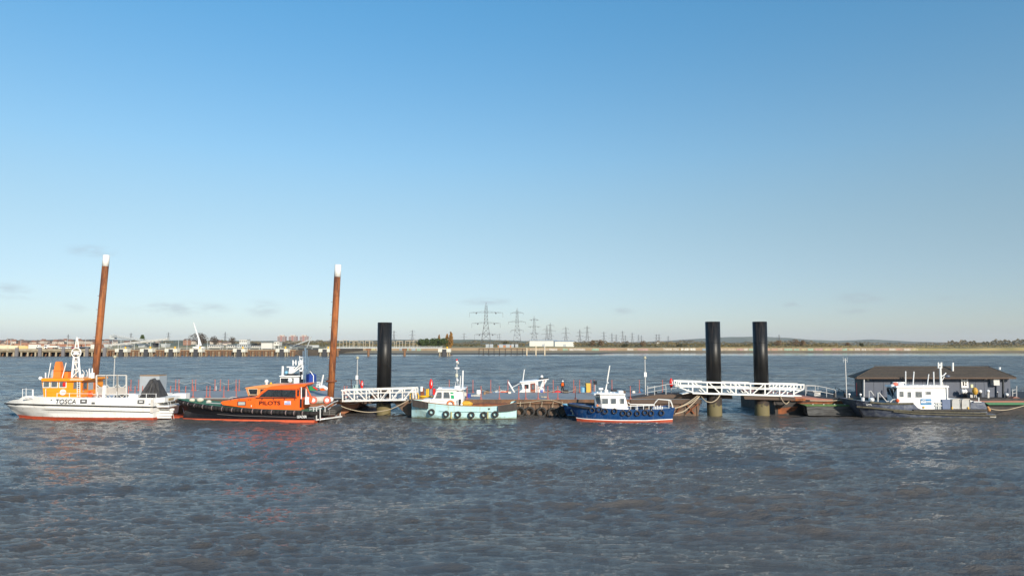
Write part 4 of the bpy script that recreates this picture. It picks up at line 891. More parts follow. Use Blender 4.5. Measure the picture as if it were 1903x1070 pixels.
# brown raked float with rope, in front left
P('side_platform', MB().prism([(1486, 749), (1576, 742.5), (1579, 752), (1497, 752)], YC - .9, YC - .02), RUST, pC)
lf = T('low_float', 'low black float with a green mossy top, left of the navy boat', 'float', (WX(1540, 76.5), 76.5, 0))
P('hull', MB().prism([(1499, 754.5), (1590, 754.5), (1592, 772), (1503, 772), (1501, 769)], 76.3, 77.4), mat('black_scuffed_timber', (.028, .028, .028), .7, c2=(.16, .16, .155), amt=.55, scale=3, stretch=(.3, 1, 2)), lf)
P('mossy_top', MB().prism([(1494, 752), (1592, 752), (1592, 754.3), (1499, 754.3)], 76.2, 77.42), mat('mossy_green', (.11, .20, .06), .9, c2=(.05, .09, .035), amt=.7, scale=3), lf)
# low steps behind the float
for i in range(4): P('cleat', MB().pbox(1510 + i * 20, 1512 + i * 20, 750.5, 751.9, 76.4, 76.6), STEEL, lf)
# rails on the right pontoon
def rail_run(t, pxs, pyt, pyb, Y, m=STEEL, r=.035, name='guard_rail'):
    for px, a, b in zip(pxs, pyt, pyb): P('rail_post', MB().pt([(px, b, Y), (px, a, Y)], .045, 5), m, t)
    P(name, MB().pt([(p, a, Y) for p, a in zip(pxs, pyt)], r, 5).pt([(p, (a + b) / 2, Y) for p, a, b in zip(pxs, pyt, pyb)], r, 5), m, t)
rail_run(pC, [1497, 1515, 1536, 1553], [715.5, 716, 720, 724.5], [735, 736, 739, 742], 80.5)
rail_run(pC, [1499, 1520, 1548], [716.5, 717, 722], [733, 735, 738], 86)
rail_run(pC, [1552, 1559, 1568], [719, 722, 727], [738, 739, 740], 88, TEAL)
P('locker', MB().pbox(1511, 1527, 726.5, 728, 82, 84).pbox(1513, 1525, 728, 735.5, 82.2, 83.8), STEEL, pC)
for px in (1551, 1570): P('bollard', MB().pt([(px, 742, 80), (px, 730, 80)], .12, 8).pt([(px - 2, 738, 80), (px + 2, 738, 80)], .06, 6), BARGEK, pC)
# gangways
def gangway(label, top, bot, Yn, Yf, verts, diags, ends, m, loc, r=.085, px_off=0, group='white gangways'):
    t = T('gangway', label, 'gangway', loc)
    def f(l, x): return float(np.interp(x, [p[0] for p in l], [p[1] for p in l]))
    za = {}
    for (Y, nm) in ((Yn, 'near'), (Yf, 'far')):
        def pos(x, l):
            p = W(x, f(l, x), Yn); return Vector((p[0], Y, p[2]))
        rr_ = r if Y == Yn else r * .9
        P('top_chord', MB().tube([pos(top[0][0], top), pos(top[-1][0], top)], rr_ * 1.25, 4), m, t)
        P('bottom_chord', MB().tube([pos(bot[0][0], bot), pos(bot[-1][0], bot)], rr_ * 1.35, 4), m, t)
        P('hand_rail', MB().tube([pos(top[0][0] + 1, top) - Vector((0, 0, .42)), pos(top[-1][0] - 1, top) - Vector((0, 0, .42))], rr_ * .5, 4), m, t)
        for x in verts: P('truss_post', MB().tube([pos(x, bot), pos(x, top)], rr_, 4), m, t)
        for a, b in diags: P('truss_brace', MB().tube([pos(a, top), pos(b, bot)], rr_ * .85, 4), m, t)
        for e in ends: P('end_frame', MB().tube([(W(x, y, Yn)[0], Y, W(x, y, Yn)[2]) for x, y in e], rr_ * .9, 4), m, t)
    a = W(bot[0][0], f(bot, bot[0][0]), Yn); b = W(bot[-1][0], f(bot, bot[-1][0]), Yn)
    P('walkway', MB().hexa([(a[0], Yn + .08, a[2] - .05), (b[0], Yn + .08, b[2] - .05), (b[0], Yf - .08, b[2] - .05), (a[0], Yf - .08, a[2] - .05), (a[0], Yn + .08, a[2] + .03), (b[0], Yn + .08, b[2] + .03), (b[0], Yf - .08, b[2] + .03), (a[0], Yf - .08, a[2] + .03)]), GREY, t)
    return t
gangway('shorter white truss gangway left of centre, across the black pile', [(634, 725), (773, 721.2)], [(636, 744.8), (754, 742.5)], 76.2, 77.7, [637, 658.5, 681, 703, 725, 748],
        [(639, 658), (661, 681), (684, 702), (723, 706), (745, 727), (768, 750)], [[(773, 721.2), (773.5, 741)], [(767.5, 721.5), (768, 741)]], RAILW, (WX(700, 76.2), 76.2, WZ(745, 76.2)), .09)
gangway('longer white truss gangway right of centre, across two black piles', [(1259, 708.5), (1494.5, 714.8)], [(1287, 730), (1475, 735.5)], 76.4, 78.2, [1287, 1314, 1341, 1367.5, 1394.5, 1421.5, 1448.5, 1475],
        [(1290, 1313), (1317, 1339), (1343, 1366), (1370, 1393), (1420, 1397), (1446, 1423), (1473, 1450)], [[(1260, 708.5), (1260.5, 718.5), (1287, 728.5)], [(1264, 708.7), (1264.5, 717.5)], [(1494, 714.8), (1493.5, 722.5), (1475, 731)], [(1488, 714.6), (1488, 722)], [(1260, 718), (1487, 724.5)]], WHITE, (WX(1380, 76.4), 76.4, WZ(736, 76.4)), .092)
lb = T('landing_beam', 'dark brown beam platform under the right end of the long gangway', 'beam', (WX(1440, 77), 77, WZ(742, 77)))
P('beam', MB().prism([(1382, 735.5), (1478, 738.5), (1478, 744), (1384, 741.5)], 76.45, 76.75), BEAM, lb); P('beam', MB().prism([(1384, 736), (1478, 739), (1478, 743.5), (1386, 741)], 78.5, 78.8), BEAM, lb)
P('bracket', MB().pbox(1438, 1470, 742, 752, 77.0, 78.3), BARGEK, lb)
O('gangway_flap', MB().prism([(1268, 731.3), (1288, 727.2), (1288, 728.8), (1268, 732.7)], 76.6, 77.9), WHITE, 'white hinged landing flap at the left foot of the long gangway', 'ramp', group=None)
O('gangway_flap', MB().prism([(1474, 734.5), (1490, 734.8), (1490, 736.2), (1474, 736.2)], 76.6, 77.9), WHITE, 'white hinged landing flap at the right foot of the long gangway', 'ramp')

def rope(label, pts, r=.045, sag=0, name='mooring_rope', cat='rope'):
    ps = [Vector(W(*p)) for p in pts]
    if len(ps) == 2:
        a, b = ps; ps = [a.lerp(b, k / 12) - Vector((0, 0, sag * (1 - (2 * k / 12 - 1) ** 2))) for k in range(13)]
    else:        # smooth through the points
        q = []
        for i in range(len(ps) - 1):
            p0, p1, p2, p3 = ps[max(i - 1, 0)], ps[i], ps[i + 1], ps[min(i + 2, len(ps) - 1)]
            for k in range(6):
                u = k / 6; q.append(.5 * ((2 * p1) + (p2 - p0) * u + (2 * p0 - 5 * p1 + 4 * p2 - p3) * u * u + (3 * p1 - p0 - 3 * p2 + p3) * u ** 3))
        ps = q + [ps[-1]]
    return O(name, MB().tube(ps, r * .8, 6), ROPE, label, cat, loc=tuple(ps[0]))
rope('long slack beige rope hanging from the left gangway across the black pile', [(628, 752, 74.5), (650, 760, 75), (675, 764.8, 75.5), (698, 765, 76), (725, 760, 76), (745, 751, 76), (759, 743.5, 76)], .045)
rope('thin rope from the pilots boat stern to the left pontoon edge', [(640, 747.5, 78), (668, 746.5, 78.8)], .03, .2)
rope('upper beige rope from the royal blue boat stern up to the ramp', [(1254, 758, 72.5), (1275, 750, 74.5), (1299, 733, 77)], .05)
rope('middle beige rope from the royal blue boat stern up to the ramp', [(1254, 759, 73), (1280, 749.5, 75), (1302, 734, 77.1)], .05)
rope('lower beige rope drooping from the royal blue boat stern', [(1254, 768.5, 72.3), (1272, 763, 73.6), (1290, 747, 75.8), (1301, 735, 77.1)], .055)
rope('rope loop hanging under the left part of the long gangway', [(1303, 736, 77), (1312, 745, 76.3), (1322, 747, 76.2), (1332, 742, 76.2), (1338, 734, 76.3)], .06)
rope('rope loop hanging under the right part of the long gangway', [(1450, 735, 76.3), (1455, 745, 76.2), (1461, 750, 76.3), (1467, 745, 76.8)], .05)
rope('pale rope lying along the edge of the right pontoon', [(1505, 744, 77.2), (1540, 744.5, 77.2), (1574, 742.5, 77.2)], .05)
rope('long beige rope from the navy boat stern to the right edge', [(1834, 757, 74), (1850, 761, 75), (1870, 761.3, 76.5), (1890, 757, 77.6), (1912, 751, 78)], .045)
rope('pale rope draped along the middle pontoon edge above the tyres', [(958, 749, 76.7), (985, 747, 76.7), (1010, 743.5, 76.7), (1030, 744, 76.7)], .035)
rope('pale rope drooping to the left of the hidden dark boat', [(1024, 743, 76.8), (1045, 748.5, 76.6), (1062, 750, 75.5)], .035)
# hanging tyres of the middle pontoon
def tyre(px, py, Y, rpx, label, group, r2=.36, name='tyre_fender', ax='Y'):
    x, _, z = W(px, py, Y); Rr = rpx * Y / F
    o = O(name, MB().torus((x, Y, z), Rr * (1 - r2 / 2), Rr * r2 / 2 * 1.1, 22, 8, ax), TYRE, label, 'tyre', loc=(x, Y, z), group=group, smooth=True); return o
for i, (px, py) in enumerate(((966.5, 764.5), (984.5, 765), (1006.5, 765.5), (1027, 766.5), (1044, 764))):
    tyre(px, py, 76.75, 9.6, ['big tyre on the middle pontoon, just right of the pale blue boat stern', 'second big tyre from the left on the middle pontoon wall', 'third big tyre from the left on the middle pontoon wall', 'fourth big tyre, half in shade near the blue boat bow', 'big tyre hidden in shade behind the dark boat bow'][i], 'big tyres hung on the middle pontoon', .40)
    P_ = O('tyre_rope', MB().pt([(px, 757, 76.7), (px + 1, 746, 76.8)], .03, 4), ROPE, ['rope holding the leftmost big pontoon tyre', 'rope holding the second big pontoon tyre', 'rope holding the third big pontoon tyre', 'rope holding the fourth big pontoon tyre', 'rope holding the shaded fifth big pontoon tyre'][i], 'rope')
# posts, lamps, lifebuoy cabinets
def lamp(px, pyt, pyb, Y, label, box=None, kind='ball'):
    x, _, zb = W(px, pyb, Y); zt = WZ(pyt, Y); t = T('lamp_post', label, 'lamp post', (x, Y, zb))
    P('pole', MB().tube([(x, Y, zb), (x, Y, zt)], .075, 8, r2=.055), STEEL, t)
    if kind == 'ball': P('lamp_head', MB().ball((x, Y, zt + .12), .19, (1, 1, .8)).tube([(x, Y, zt + .2), (x, Y, zt + .33)], .12, 8), mat('lamp_glass', (.45, .42, .3), .3), t)
    else: P('aerial', MB().tube([(x - .22, Y, zt - .5), (x - .22, Y, zt + .1)], .04, 5).tube([(x + .22, Y, zt - .5), (x + .22, Y, zt + .1)], .04, 5).tube([(x - .25, Y, zt - .25), (x + .25, Y, zt - .25)], .03, 4), GREY, t)
    if box: z = WZ(box, Y); P('control_box', MB().box(x - .14, x + .14, Y - .2, Y - .06, z - .3, z + .22), WHITE2, t)
lamp(210, 665, 738, 84, 'slim lamp post on the left pontoon behind the white frame boat', None)
lamp(663.5, 667, 714, 84, 'slim lamp post behind the short left gangway', 700.5)
lamp(1199.5, 667, 738, 80, 'slim lamp post between the royal blue boat and the ramp', 695)
lamp(1573.5, 665, 744, 79.5, 'tall slim mast with aerials left of the boathouse', None, 'aerial')
def buoy_cab(px, pyt, pyb, Y, pyg, label):
    x, _, zt = W(px, pyt, Y); zb = WZ(pyb, Y); zg = WZ(pyg, Y); t = T('lifebuoy_cabinet', label, 'lifebuoy cabinet', (x, Y, zg), 'red lifebuoy cabinets')
    m = MB(); h = (zt - zb) / 2; m.ball((x, Y, zb + h), h, (.36, .30, 1), 14, 10); P('housing', m, REDC, t, smooth=True)
    P('lid_band', MB().torus((x, Y, zb + h), .235, .02, 14, 4, 'Z'), REDC, t); P('post', MB().tube([(x, Y, zg), (x, Y, zb + .1)], .05, 6), STEEL, t)
    P('hinge_plate', MB().box(x + .06, x + .14, Y - .24, Y - .2, zb + h - .12, zb + h + .22), WHITE2, t)
buoy_cab(672.5, 706.5, 722, 82, 735, 'red lifebuoy cabinet behind the short left gangway')
buoy_cab(801, 704, 723, 84, 736, 'red lifebuoy cabinet on a post above the pale blue boat')
buoy_cab(1247, 702.5, 721, 80, 733, 'red lifebuoy cabinet left of the long gangway')
O('locker', MB().prism([(656, 722.5), (656, 716.5), (660, 714.5), (667, 714.5), (670, 717), (670, 722.5)], 85, 86.2).pbox(655.5, 670.5, 722.6, 733, 84.9, 86.3), mat('pale_green_grp', (.36, .46, .44), .5), 'pale green grey locker behind the short left gangway', 'locker')
O('life_jacket_box', MB().pbox(804.5, 808.5, 722, 733, 84, 84.5), REDC, 'small red box standing right of the lifebuoy cabinet above the pale blue boat', 'box')
t = T('yellow_hoops', 'pair of yellow safety hoops at the right foot of the short gangway', 'safety hoop', W(768, 744, 77.5))
for px in (764.5, 775.5): P('hoop', MB().pt([(px - 2.2, 745, 77.5), (px - 2.2, 733, 77.5), (px - .8, 730.8, 77.5), (px + 1, 730.8, 77.5), (px + 2.2, 733, 77.5), (px + 2.2, 745, 77.5)], .075, 6), YEL, t)
t = T('signal_post', 'white topped brown post right of the yellow hoops', 'post', W(783, 743, 80)); P('post', MB().pt([(783.5, 743, 80), (783.5, 727, 80)], .15, 6), RUST, t); P('white_box', MB().pbox(781.5, 785.5, 718, 727, 79.8, 80.2), WHITE, t)
for px, py in ((787, 720.5), (793, 722.5), (796, 722)): O('deck_post', MB().pt([(px, 744, 80), (px, py, 80)], .1, 6), {787: RUST, 793: YEL, 796: YEL}[px], {787: 'rusty post left of two yellow posts, beside the pale blue boat bow', 793: 'left thin yellow post near the lifebuoy cabinet', 796: 'right thin yellow post near the lifebuoy cabinet'}[px], 'post')
def coil(px, py, Y, m, label, n=3, r=.45):
    x, _, z = W(px, py, Y); mb = MB(); rn = random.Random(int(px))
    for k in range(n): mb.torus((x + rn.uniform(-.15, .15), Y + rn.uniform(-.2, .2), z + k * .10), r * rn.uniform(.75, 1), .06, 16, 5, 'Z')
    O('rope_coil', mb, m, label, 'rope coil')
coil(792, 741, 79, YEL, 'heap of yellow rope on the pontoon behind the pale blue boat bow', 4, .75)
O('blue_barrel', MB().pt([(871, 742.5, 80), (871, 731.5, 80)], .24, 14).pt([(871, 738.5, 80), (871, 738, 80)], .26, 14).pt([(871, 735, 80), (871, 734.5, 80)], .26, 14), DBLU, 'blue drum on the pontoon behind the pale blue boat cabin', 'drum')
O('white_tank', MB().pbox(886, 893, 724.5, 731.5, 84, 84.6).pbox(887, 892, 731.6, 739, 84.1, 84.4), WHITE2, 'white notice box on a stand on the middle pontoon', 'sign box')
O('fender_pile', MB().ball(W(884, 737, 82), .5, (1.4, 1, .6)).ball(W(878, 738, 82), .45, (1.2, 1, .7)).ball(W(862, 733, 82), .42, (1, 1, .8)), mat('offwhite_canvas', (.55, .52, .45), .8, c2=(.35, .3, .24), amt=.7, scale=3, bump=.5), 'heap of off white canvas bags on the middle pontoon', 'canvas bags')
O('deck_winch', MB().hexa([W(896, 738.5, 84), W(905, 738.5, 84), (WX(905, 84), 85, WZ(738.5, 84)), (WX(896, 84), 85, WZ(738.5, 84)), W(899, 733, 84), W(902, 733, 84), (WX(902, 84), 84.6, WZ(733, 84)), (WX(899, 84), 84.6, WZ(733, 84))]).pt([(900.5, 733, 84.3), (900.5, 728, 84.3)], .12, 6), mat('brown_cone_fabric', (.30, .18, .09), .8), 'small brown conical winch cover on the middle pontoon', 'winch cover')
t = T('signal_lamp_post', 'thin post with a square black signal head left of the royal blue boat cabin', 'signal post', W(1106, 742, 84)); P('post', MB().pt([(1106, 742, 84), (1106, 714, 84)], .055, 6), STEEL, t); P('signal_head', MB().pbox(1103, 1109.5, 707.5, 714, 83.8, 84.2), HULLK, t)
for px, py, wd, ht, Y, m_, lb, nm_, ct in (
    (905, 738, 7, 5, 86, BARGE, 'rusty brown crate by the winch cover on the middle pontoon', 'crate', 'crate'),
    (853, 737.5, 6, 5, 86.5, GREYD, 'dark covered bale behind the pale blue boat mast', 'covered_bale', 'bale'),
    (947, 738, 5, 4, 86, BEIGE, 'beige crate left of the slanted cabin boat boom', 'crate', 'crate'),
    (1052, 740, 9, 5, 86.5, BARGEK, 'dark low box on the pontoon in front of the white hull', 'storage_box', 'box'),
    (1142, 737, 10, 5, 86.8, GREYD, 'dark covered heap on the pontoon right of the royal blue boat cabin', 'covered_heap', 'bale'),
    (1160, 736, 6, 4, 86.8, BARGE, 'rusty box next to the dark covered heap', 'storage_box', 'box'),
    (1178, 736, 5, 4, 86.9, BEIGE, 'small beige box left of the tall lamp post', 'storage_box', 'box'),
    (820, 739, 7, 4, 85.5, BARGE, 'brown chest on the pontoon under the lifebuoy cabinet', 'chest', 'box')):
    x, _, z = W(px, py, Y); q = wd * Y / F / 2; hh = ht * Y / F; tt = T(nm_, lb, ct, (x, Y, zb_ if px > 780 else z)); zz = zb_
    P('body', MB().hexa([(x - q, Y, zz), (x + q, Y, zz), (x + q, Y + 1, zz), (x - q, Y + 1, zz), (x - q * .9, Y + .05, zz + hh), (x + q * .94, Y + .05, zz + hh * .92), (x + q * .94, Y + .95, zz + hh * .92), (x - q * .9, Y + .95, zz + hh)]), m_, tt)
    P('lid', MB().box(x - q * .8, x + q * .8, Y + .1, Y + .9, zz + hh * .97, zz + hh * 1.12), BARGEK, tt)
coil(1010, 742.5, 80, ROPE, 'pale rope coil on the pontoon in front of the brown engine box', 4, .5); coil(838, 741.5, 80.5, ROPE, 'pale rope coil on the pontoon behind the pale blue boat cabin', 3, .5); coil(1128, 740, 81, YEL, 'yellow rope coil on the pontoon behind the royal blue boat', 3, .4)
O('grey_container', MB().pbox(260, 295, 698.5, 737, 81, 82.7), GREY, 'grey steel container standing on the left pontoon behind the black tarpaulin', 'container').data.materials.append(RUST)
O('container_roof_edge', MB().pbox(259.5, 295.5, 696.8, 698.3, 80.95, 82.75), mat('brown_lintel', (.32, .20, .11), .8), 'brown capping strip on top of the grey container', 'capping')
t = T('covered_dinghy', 'small work boat with a dark canopy beyond the left pontoon', 'boat', (WX(380, 92.5), 92.5, 0))
P('hull', MB().prism([(360, 736), (400, 735), (396, 745), (366, 745)], 92, 94), GREY, t); P('canopy', MB().prism([(362, 727.5), (366, 725.7), (394, 726), (397, 728), (397, 729), (362, 729)], 92, 94), GREYD, t)
for px in (364, 371, 377, 388, 395): P('canopy_pole', MB().pt([(px, 737, 92), (px, 728, 92)], .05, 5), DARKF, t)
P('engine_box', MB().pbox(370, 384, 731, 737, 92.3, 93.5), BARGE, t)
t = T('work_boat', 'cluttered little boat with masts and boxes beyond the left pontoon', 'boat', (WX(415, 92.5), 92.5, 0))
P('hull', MB().prism([(402, 737), (448, 736), (445, 746), (406, 746)], 92, 94), HULLK, t); P('cabin', MB().pbox(408, 420, 727, 737, 92.2, 93.6), DBLU, t); P('white_post', MB().pt([(405, 738, 92), (405, 726, 92)], .16, 6), WHITE2, t)
P('mast', MB().pt([(401.5, 738, 92), (401.5, 717, 92)], .07, 6), STEEL, t); P('locker', MB().pbox(424, 434, 730, 736, 92.2, 93.4), BEIGE, t); P('railing', MB().pt([(420, 729, 92), (446, 730.5, 92)], .04, 4).pt([(432, 737, 92), (432, 729, 92)], .04, 4).pt([(444, 737, 92), (444, 730, 92)], .04, 4), BEIGE, t)

# ------------------------------------------------------------------ boats
def boat(name, label, px, Y): return T(name, label, 'boat', (WX(px, Y), Y, 0))
def tubes(t, name, m, lst, k=6):      # lst: (points, radius); each its own part
    for pts, r in lst: P(name, MB().pt(pts, r, k), m, t)

# --- 1 white and orange cabin boat, far left
t = boat('cabin_boat', 'white hulled pilot boat with orange cabin and funnel lettered on its side, far left', 150, 75.2)
h = Hull(75.2)
top = [(9.2, 748.6, .05), (14, 746, .8), (22, 743.4, 1.4), (40.5, 740.6, 2.1), (42, 736.5, 2.1), (52, 734.8, 2.35), (64, 735.3, 2.55), (72, 737.3, 2.65), (170, 738.3, 2.8), (285, 739.3, 2.8)]
s1 = [(9.2, 750.2, .05), (16, 753.5, .9), (40, 756, 1.9), (90, 757.5, 2.5), (170, 759, 2.8), (285, 761, 2.8)]
s2 = [(20, 760, .05), (40, 764.5, 1.3), (80, 767, 2.0), (170, 768.5, 2.6), (285, 770, 2.7)]
wl1 = [(31.5, 769.8, .05), (60, 773, 1.2), (100, 774.4, 2.0), (170, 775.4, 2.5), (285, 775.7, 2.65)]
wl2 = [(35.5, 773.2, .05), (60, 775.5, 1.15), (100, 777, 1.9), (170, 778.6, 2.4), (285, 779.8, 2.6)]
hb = P('hull', h.skin(top, s1, 34), HULLW, t, smooth=True)
P('lower_hull', h.skin(s1, s2, 34), HULLW, t, smooth=True); P('bilge_strip', h.skin(s2, wl1, 34), HULLW, t, smooth=True)
P('boot_stripe', h.skin(wl1, wl2, 34), REDB, t, smooth=True); P('boot_stripe', h.skin(wl2, [(p[0], p[1], p[2] * .8) for p in wl2], 34, z2=-.6), REDB, t, smooth=True)
P('deck', h.deck([(p[0], p[1], p[2]) for p in top], 34, -.10), WHITE2, t)
P('rubbing_strake', h.rail([(9.0, 749.3, .08), (14, 749.8, .85), (30, 750.6, 1.8), (80, 752.2, 2.55), (170, 754, 2.86), (285, 756.3, 2.86)], .078, 34), BLACK, t)
P('lower_strake', h.rail([(18, 757.2, .1), (40, 759, 1.6), (90, 761, 2.35), (170, 763, 2.78), (284, 765.5, 2.80)], .035, 34), BLACK, t)
P('bow_cap', MB().prism([(42, 737.3), (52, 735.5), (63, 735.8), (63, 741), (42, 742)], 72.75, 72.8), WHITE2, t)
marks(7, 43.5, 60.5, 737.6, 740.6, 72.7, mat('faded_lettering', (.50, .49, .47), .7), t)
text('TOSCA', 103.3, 141.3, 741.3, 749.8, 72.38, HULLK, t, shear=.18)
Yc1 = 72.4
for a, b, c, d in ((149, 161, 741.5, 749), (255.5, 268, 742.8, 750)):
    f = P('vent_panel', MB().pbox(a, b, c, d, 72.33, 72.37), mat('vent_grey', (.10, .10, .10), .6), t); P('vent_slot', MB().pbox(a + 3, b - 3, (c + d) / 2 - 1.2, (c + d) / 2 + 1, 72.30, 72.329), WHITE2, f)
P('name_plate', MB().pbox(170, 175.8, 747, 750.5, 72.33, 72.37), mat('vent_grey', (0, 0, 0)), t); P('draught_plate', MB().pbox(280, 284, 741, 767, 72.30, 72.36), BEIGE, t)
P('scupper', MB().pbox(276, 279, 749.3, 750.6, 72.33, 72.37), HULLK, t); P('scupper', MB().pbox(94, 96, 742, 743, 72.42, 72.5), HULLK, t)
# cabin
cy, cf = 73.3, 77.2
P('cabin', MB().prism([(81, 738), (79.3, 721), (77.3, 708), (151, 708), (151, 738)], cy, cf), AMBER, t)
def aft(t, name, pxn, Yn, a, b, c, d, m, o=.02, par=None, th=.05):     # panel on a face looking +X
    X = WX(pxn, Yn); ya = Yn * (951.5 - pxn) / (951.5 - a); yb = Yn * (951.5 - pxn) / (951.5 - b)
    return P(name, MB().box(X + o, X + o + th, ya, yb, WZ(d, (ya + yb) / 2), WZ(c, (ya + yb) / 2)), m, par or t)
P('cabin_base_rib', MB().pbox(81.3, 150, 733.6, 734.2, cy - .05, cy - .004), AMBER, t); P('cabin_base_rib', MB().pbox(80.5, 150, 728.8, 729.3, cy - .05, cy - .004), AMBER, t)
P('roof', MB().prism([(77, 707.9), (76.3, 704), (79, 702.6), (156, 702.9), (156, 706), (152, 707.9)], cy - .35, cf + .1), AMBER, t)
P('roof_lip', MB().prism([(130, 704.4), (156, 704.5), (156, 705.6), (130, 705.6)], cy - .40, cy - .355), WHITE2, t)
P('bow_light', MB().ball(W(75.3, 702.7, 75), .2), WHITE2, t)
for a, b in ((81.5, 91.5), (96, 106.5), (111.5, 122.5)): window(t, a, b, 709.8, 719, cy, WHITE2, GLASSB, 1.1)
window(t, 137, 149, 710, 722, cy, AMBER, GLASSB, .8)
dr = aft(t, 'door', 151, cy, 153, 162, 709, 737.5, mat('dark_orange_paint', (.60, .14, .02), .5))
aft(t, 'door_window', 151, cy, 154.5, 160.5, 711, 722, GLASSB, .075, dr, .02); aft(t, 'handle', 151, cy, 154, 155, 725, 727.5, STEEL, .075, dr, .03)
aft(t, 'side_recess', 151, cy, 164, 173, 710, 737.5, GREY); aft(t, 'side_panel', 151, cy, 174, 178, 709, 737.5, mat('dark_orange_paint', (0, 0, 0)))
P('ladder', MB().pt([(143.5, 709, 72.95), (143.5, 737.5, 72.95)], .035, 5).pt([(148.5, 709, 72.95), (148.5, 737.5, 72.95)], .035, 5), WHITE2, t)
for k in range(7): P('ladder_rung', MB().pt([(143.5, 711 + 4 * k, 72.95), (148.5, 711 + 4 * k, 72.95)], .03, 4), WHITE2, t)
P('badge', MB().disc(W(117.5, 728.5, cy - .01), .31, .08), WHITE2, t); P('badge_text_band', MB().pbox(113.8, 121.2, 727.5, 729.6, cy - .13, cy - .095), mat('badge_grey', (.5, .42, .38), .6), t)
P('stored_jacket', MB().ball(W(119, 714, cy - .06), .16, (1, .3, 1.6)), REDC, t)
P('life_ring', MB().torus(W(167.5, 731.5, 73.35), .26, .10), ORANGE, t); P('rescue_bag', MB().pbox(164.5, 170, 727, 737, 73.5, 73.8), mat('orange_bag', (.8, .12, .04), .7), t)
# funnel and roof gear
P('funnel', MB().prism([(98, 702.5), (99.5, 688), (102, 673), (104, 671.5), (108.5, 671.5), (110, 673), (112.5, 688), (112, 702.5)], 74.4, 75.05, taper=.04), FUNNEL, t)
P('funnel_band', MB().prism([(98.8, 688.6), (99.1, 687), (113, 687), (113.2, 688.6)], 74.35, 75.1), FUNNEL, t)
fb_ = P('vent_housing', MB().pbox(119.6, 126, 690.5, 702.5, 74.6, 75.1), FUNNEL, t); P('vent_lid', MB().pbox(120, 126.5, 688.8, 690.3, 74.55, 75.15), HULLK, fb_)
tubes(t, 'aerial', WHITE2, [([(89.5, 702, 75), (94.5, 674, 75)], .045), ([(115.5, 702, 74.2), (123, 673.5, 74.2)], .045), ([(84.7, 703, 74.8), (84.7, 692, 74.8)], .07), ([(95, 702, 76), (95.5, 687, 76)], .03), ([(98, 702, 76.5), (98, 687, 76.5)], .03), ([(153, 702, 74.5), (153, 695, 74.5)], .1), ([(166, 702, 74.5), (166, 684.5, 74.5)], .06), ([(171.5, 702, 74.5), (171.5, 684, 74.5)], .06), ([(155, 702, 76), (156.5, 692, 76), (153, 687, 76)], .035), ([(161.5, 702, 76), (162.5, 692, 76), (160, 687, 76)], .035)])
P('white_drum', MB().pt([(171.5, 702.5, 74.4), (171.5, 692.5, 74.4)], .22, 10), WHITE2, t)
# mast
P('mast', MB().pt([(133.5, 702, 74.6), (137.3, 663, 75)], .10, 6).pt([(149, 702, 74.6), (145.8, 663, 75)], .10, 6).pt([(141, 702, 76.6), (141.5, 663, 75.4)], .09, 6), WHITE, t)
for y in (673, 686): P('mast_crossbar', MB().pt([(136.4, y, 74.9), (147, y, 74.9)], .07, 5), WHITE, t)
P('mast_brace', MB().pt([(134.5, 700, 74.6), (147, 687, 74.9)], .045, 5).pt([(137, 672, 75), (145, 686, 74.9)], .04, 5), WHITE, t)
x, _, z = W(141.7, 655.2, 75); P('mast_ring', MB().torus((x, 75, z), .50, .055, 24, 6), WHITE, t); P('radar', MB().hexa([(x - .32, 74.9, z - .22), (x + .32, 74.9, z - .22), (x + .32, 75.2, z - .22), (x - .32, 75.2, z - .22), (x - .18, 74.9, z + .08), (x + .18, 74.9, z + .08), (x + .18, 75.2, z + .08), (x - .18, 75.2, z + .08)]).box(x - .45, x + .45, 74.95, 75.15, z + .1, z + .18), WHITE2, t)
P('topmast', MB().pt([(139.5, 646, 75), (142.5, 628, 75)], .06, 5).pt([(146, 646, 75), (143.8, 628, 75)], .06, 5), WHITE, t); P('wind_vane', MB().pt([(141.5, 629, 75), (148.5, 628, 75)], .045, 5).pt([(143, 629, 75), (143, 625.5, 75)], .04, 5), WHITE2, t)
P('topmast_bar', MB().pt([(140.5, 640, 75), (145.3, 640, 75)], .04, 5).pt([(140, 646, 75), (146, 646, 75)], .06, 5), WHITE, t)
# aft frames
for i, (a, b) in enumerate(((179.5, 197), (197.5, 218), (218.5, 235))):
    Y = 73.6
    P('davit_frame', MB().pt([(a, 738, Y), (a, 697, Y)], .08, 4).pt([(b, 738, Y), (b, 697, Y)], .08, 4).pt([(a, 697, Y), (b, 697, Y)], .06, 4), BEIGE, t)
    P('frame_bracket', MB().pt([(a, 714, Y), (a + 6, 719.5, Y), (b - 6, 719.5, Y), (b, 714, Y)], .05, 4), BEIGE, t); P('screen_panel', MB().pbox(a + 1, b - 1, 719.6, 731.5, Y - .02, Y + .06), mat('grey_beige_panel', (.42, .38, .34), .7), t)
    P('frame_brace', MB().pt([(a + 1, 732, Y), (a + 8, 738, Y)], .05, 4).pt([(b - 1, 732, Y), (b - 8, 738, Y)], .05, 4), BEIGE, t)
P('frame_rail', MB().pt([(172, 732.5, 73.2), (237, 732.5, 73.2)], .045, 5), BEIGE, t); P('winch', MB().pbox(214, 230, 734, 738, 74.5, 75.5), BARGE, t)
P('white_locker', MB().pbox(191, 194.5, 716, 738, 73.2, 73.45), WHITE2, t); P('white_locker', MB().pbox(239, 256, 733.5, 738.5, 74, 76), WHITE2, t); P('white_locker', MB().pbox(304, 312, 730.5, 737, 76.5, 77.5), WHITE2, t)
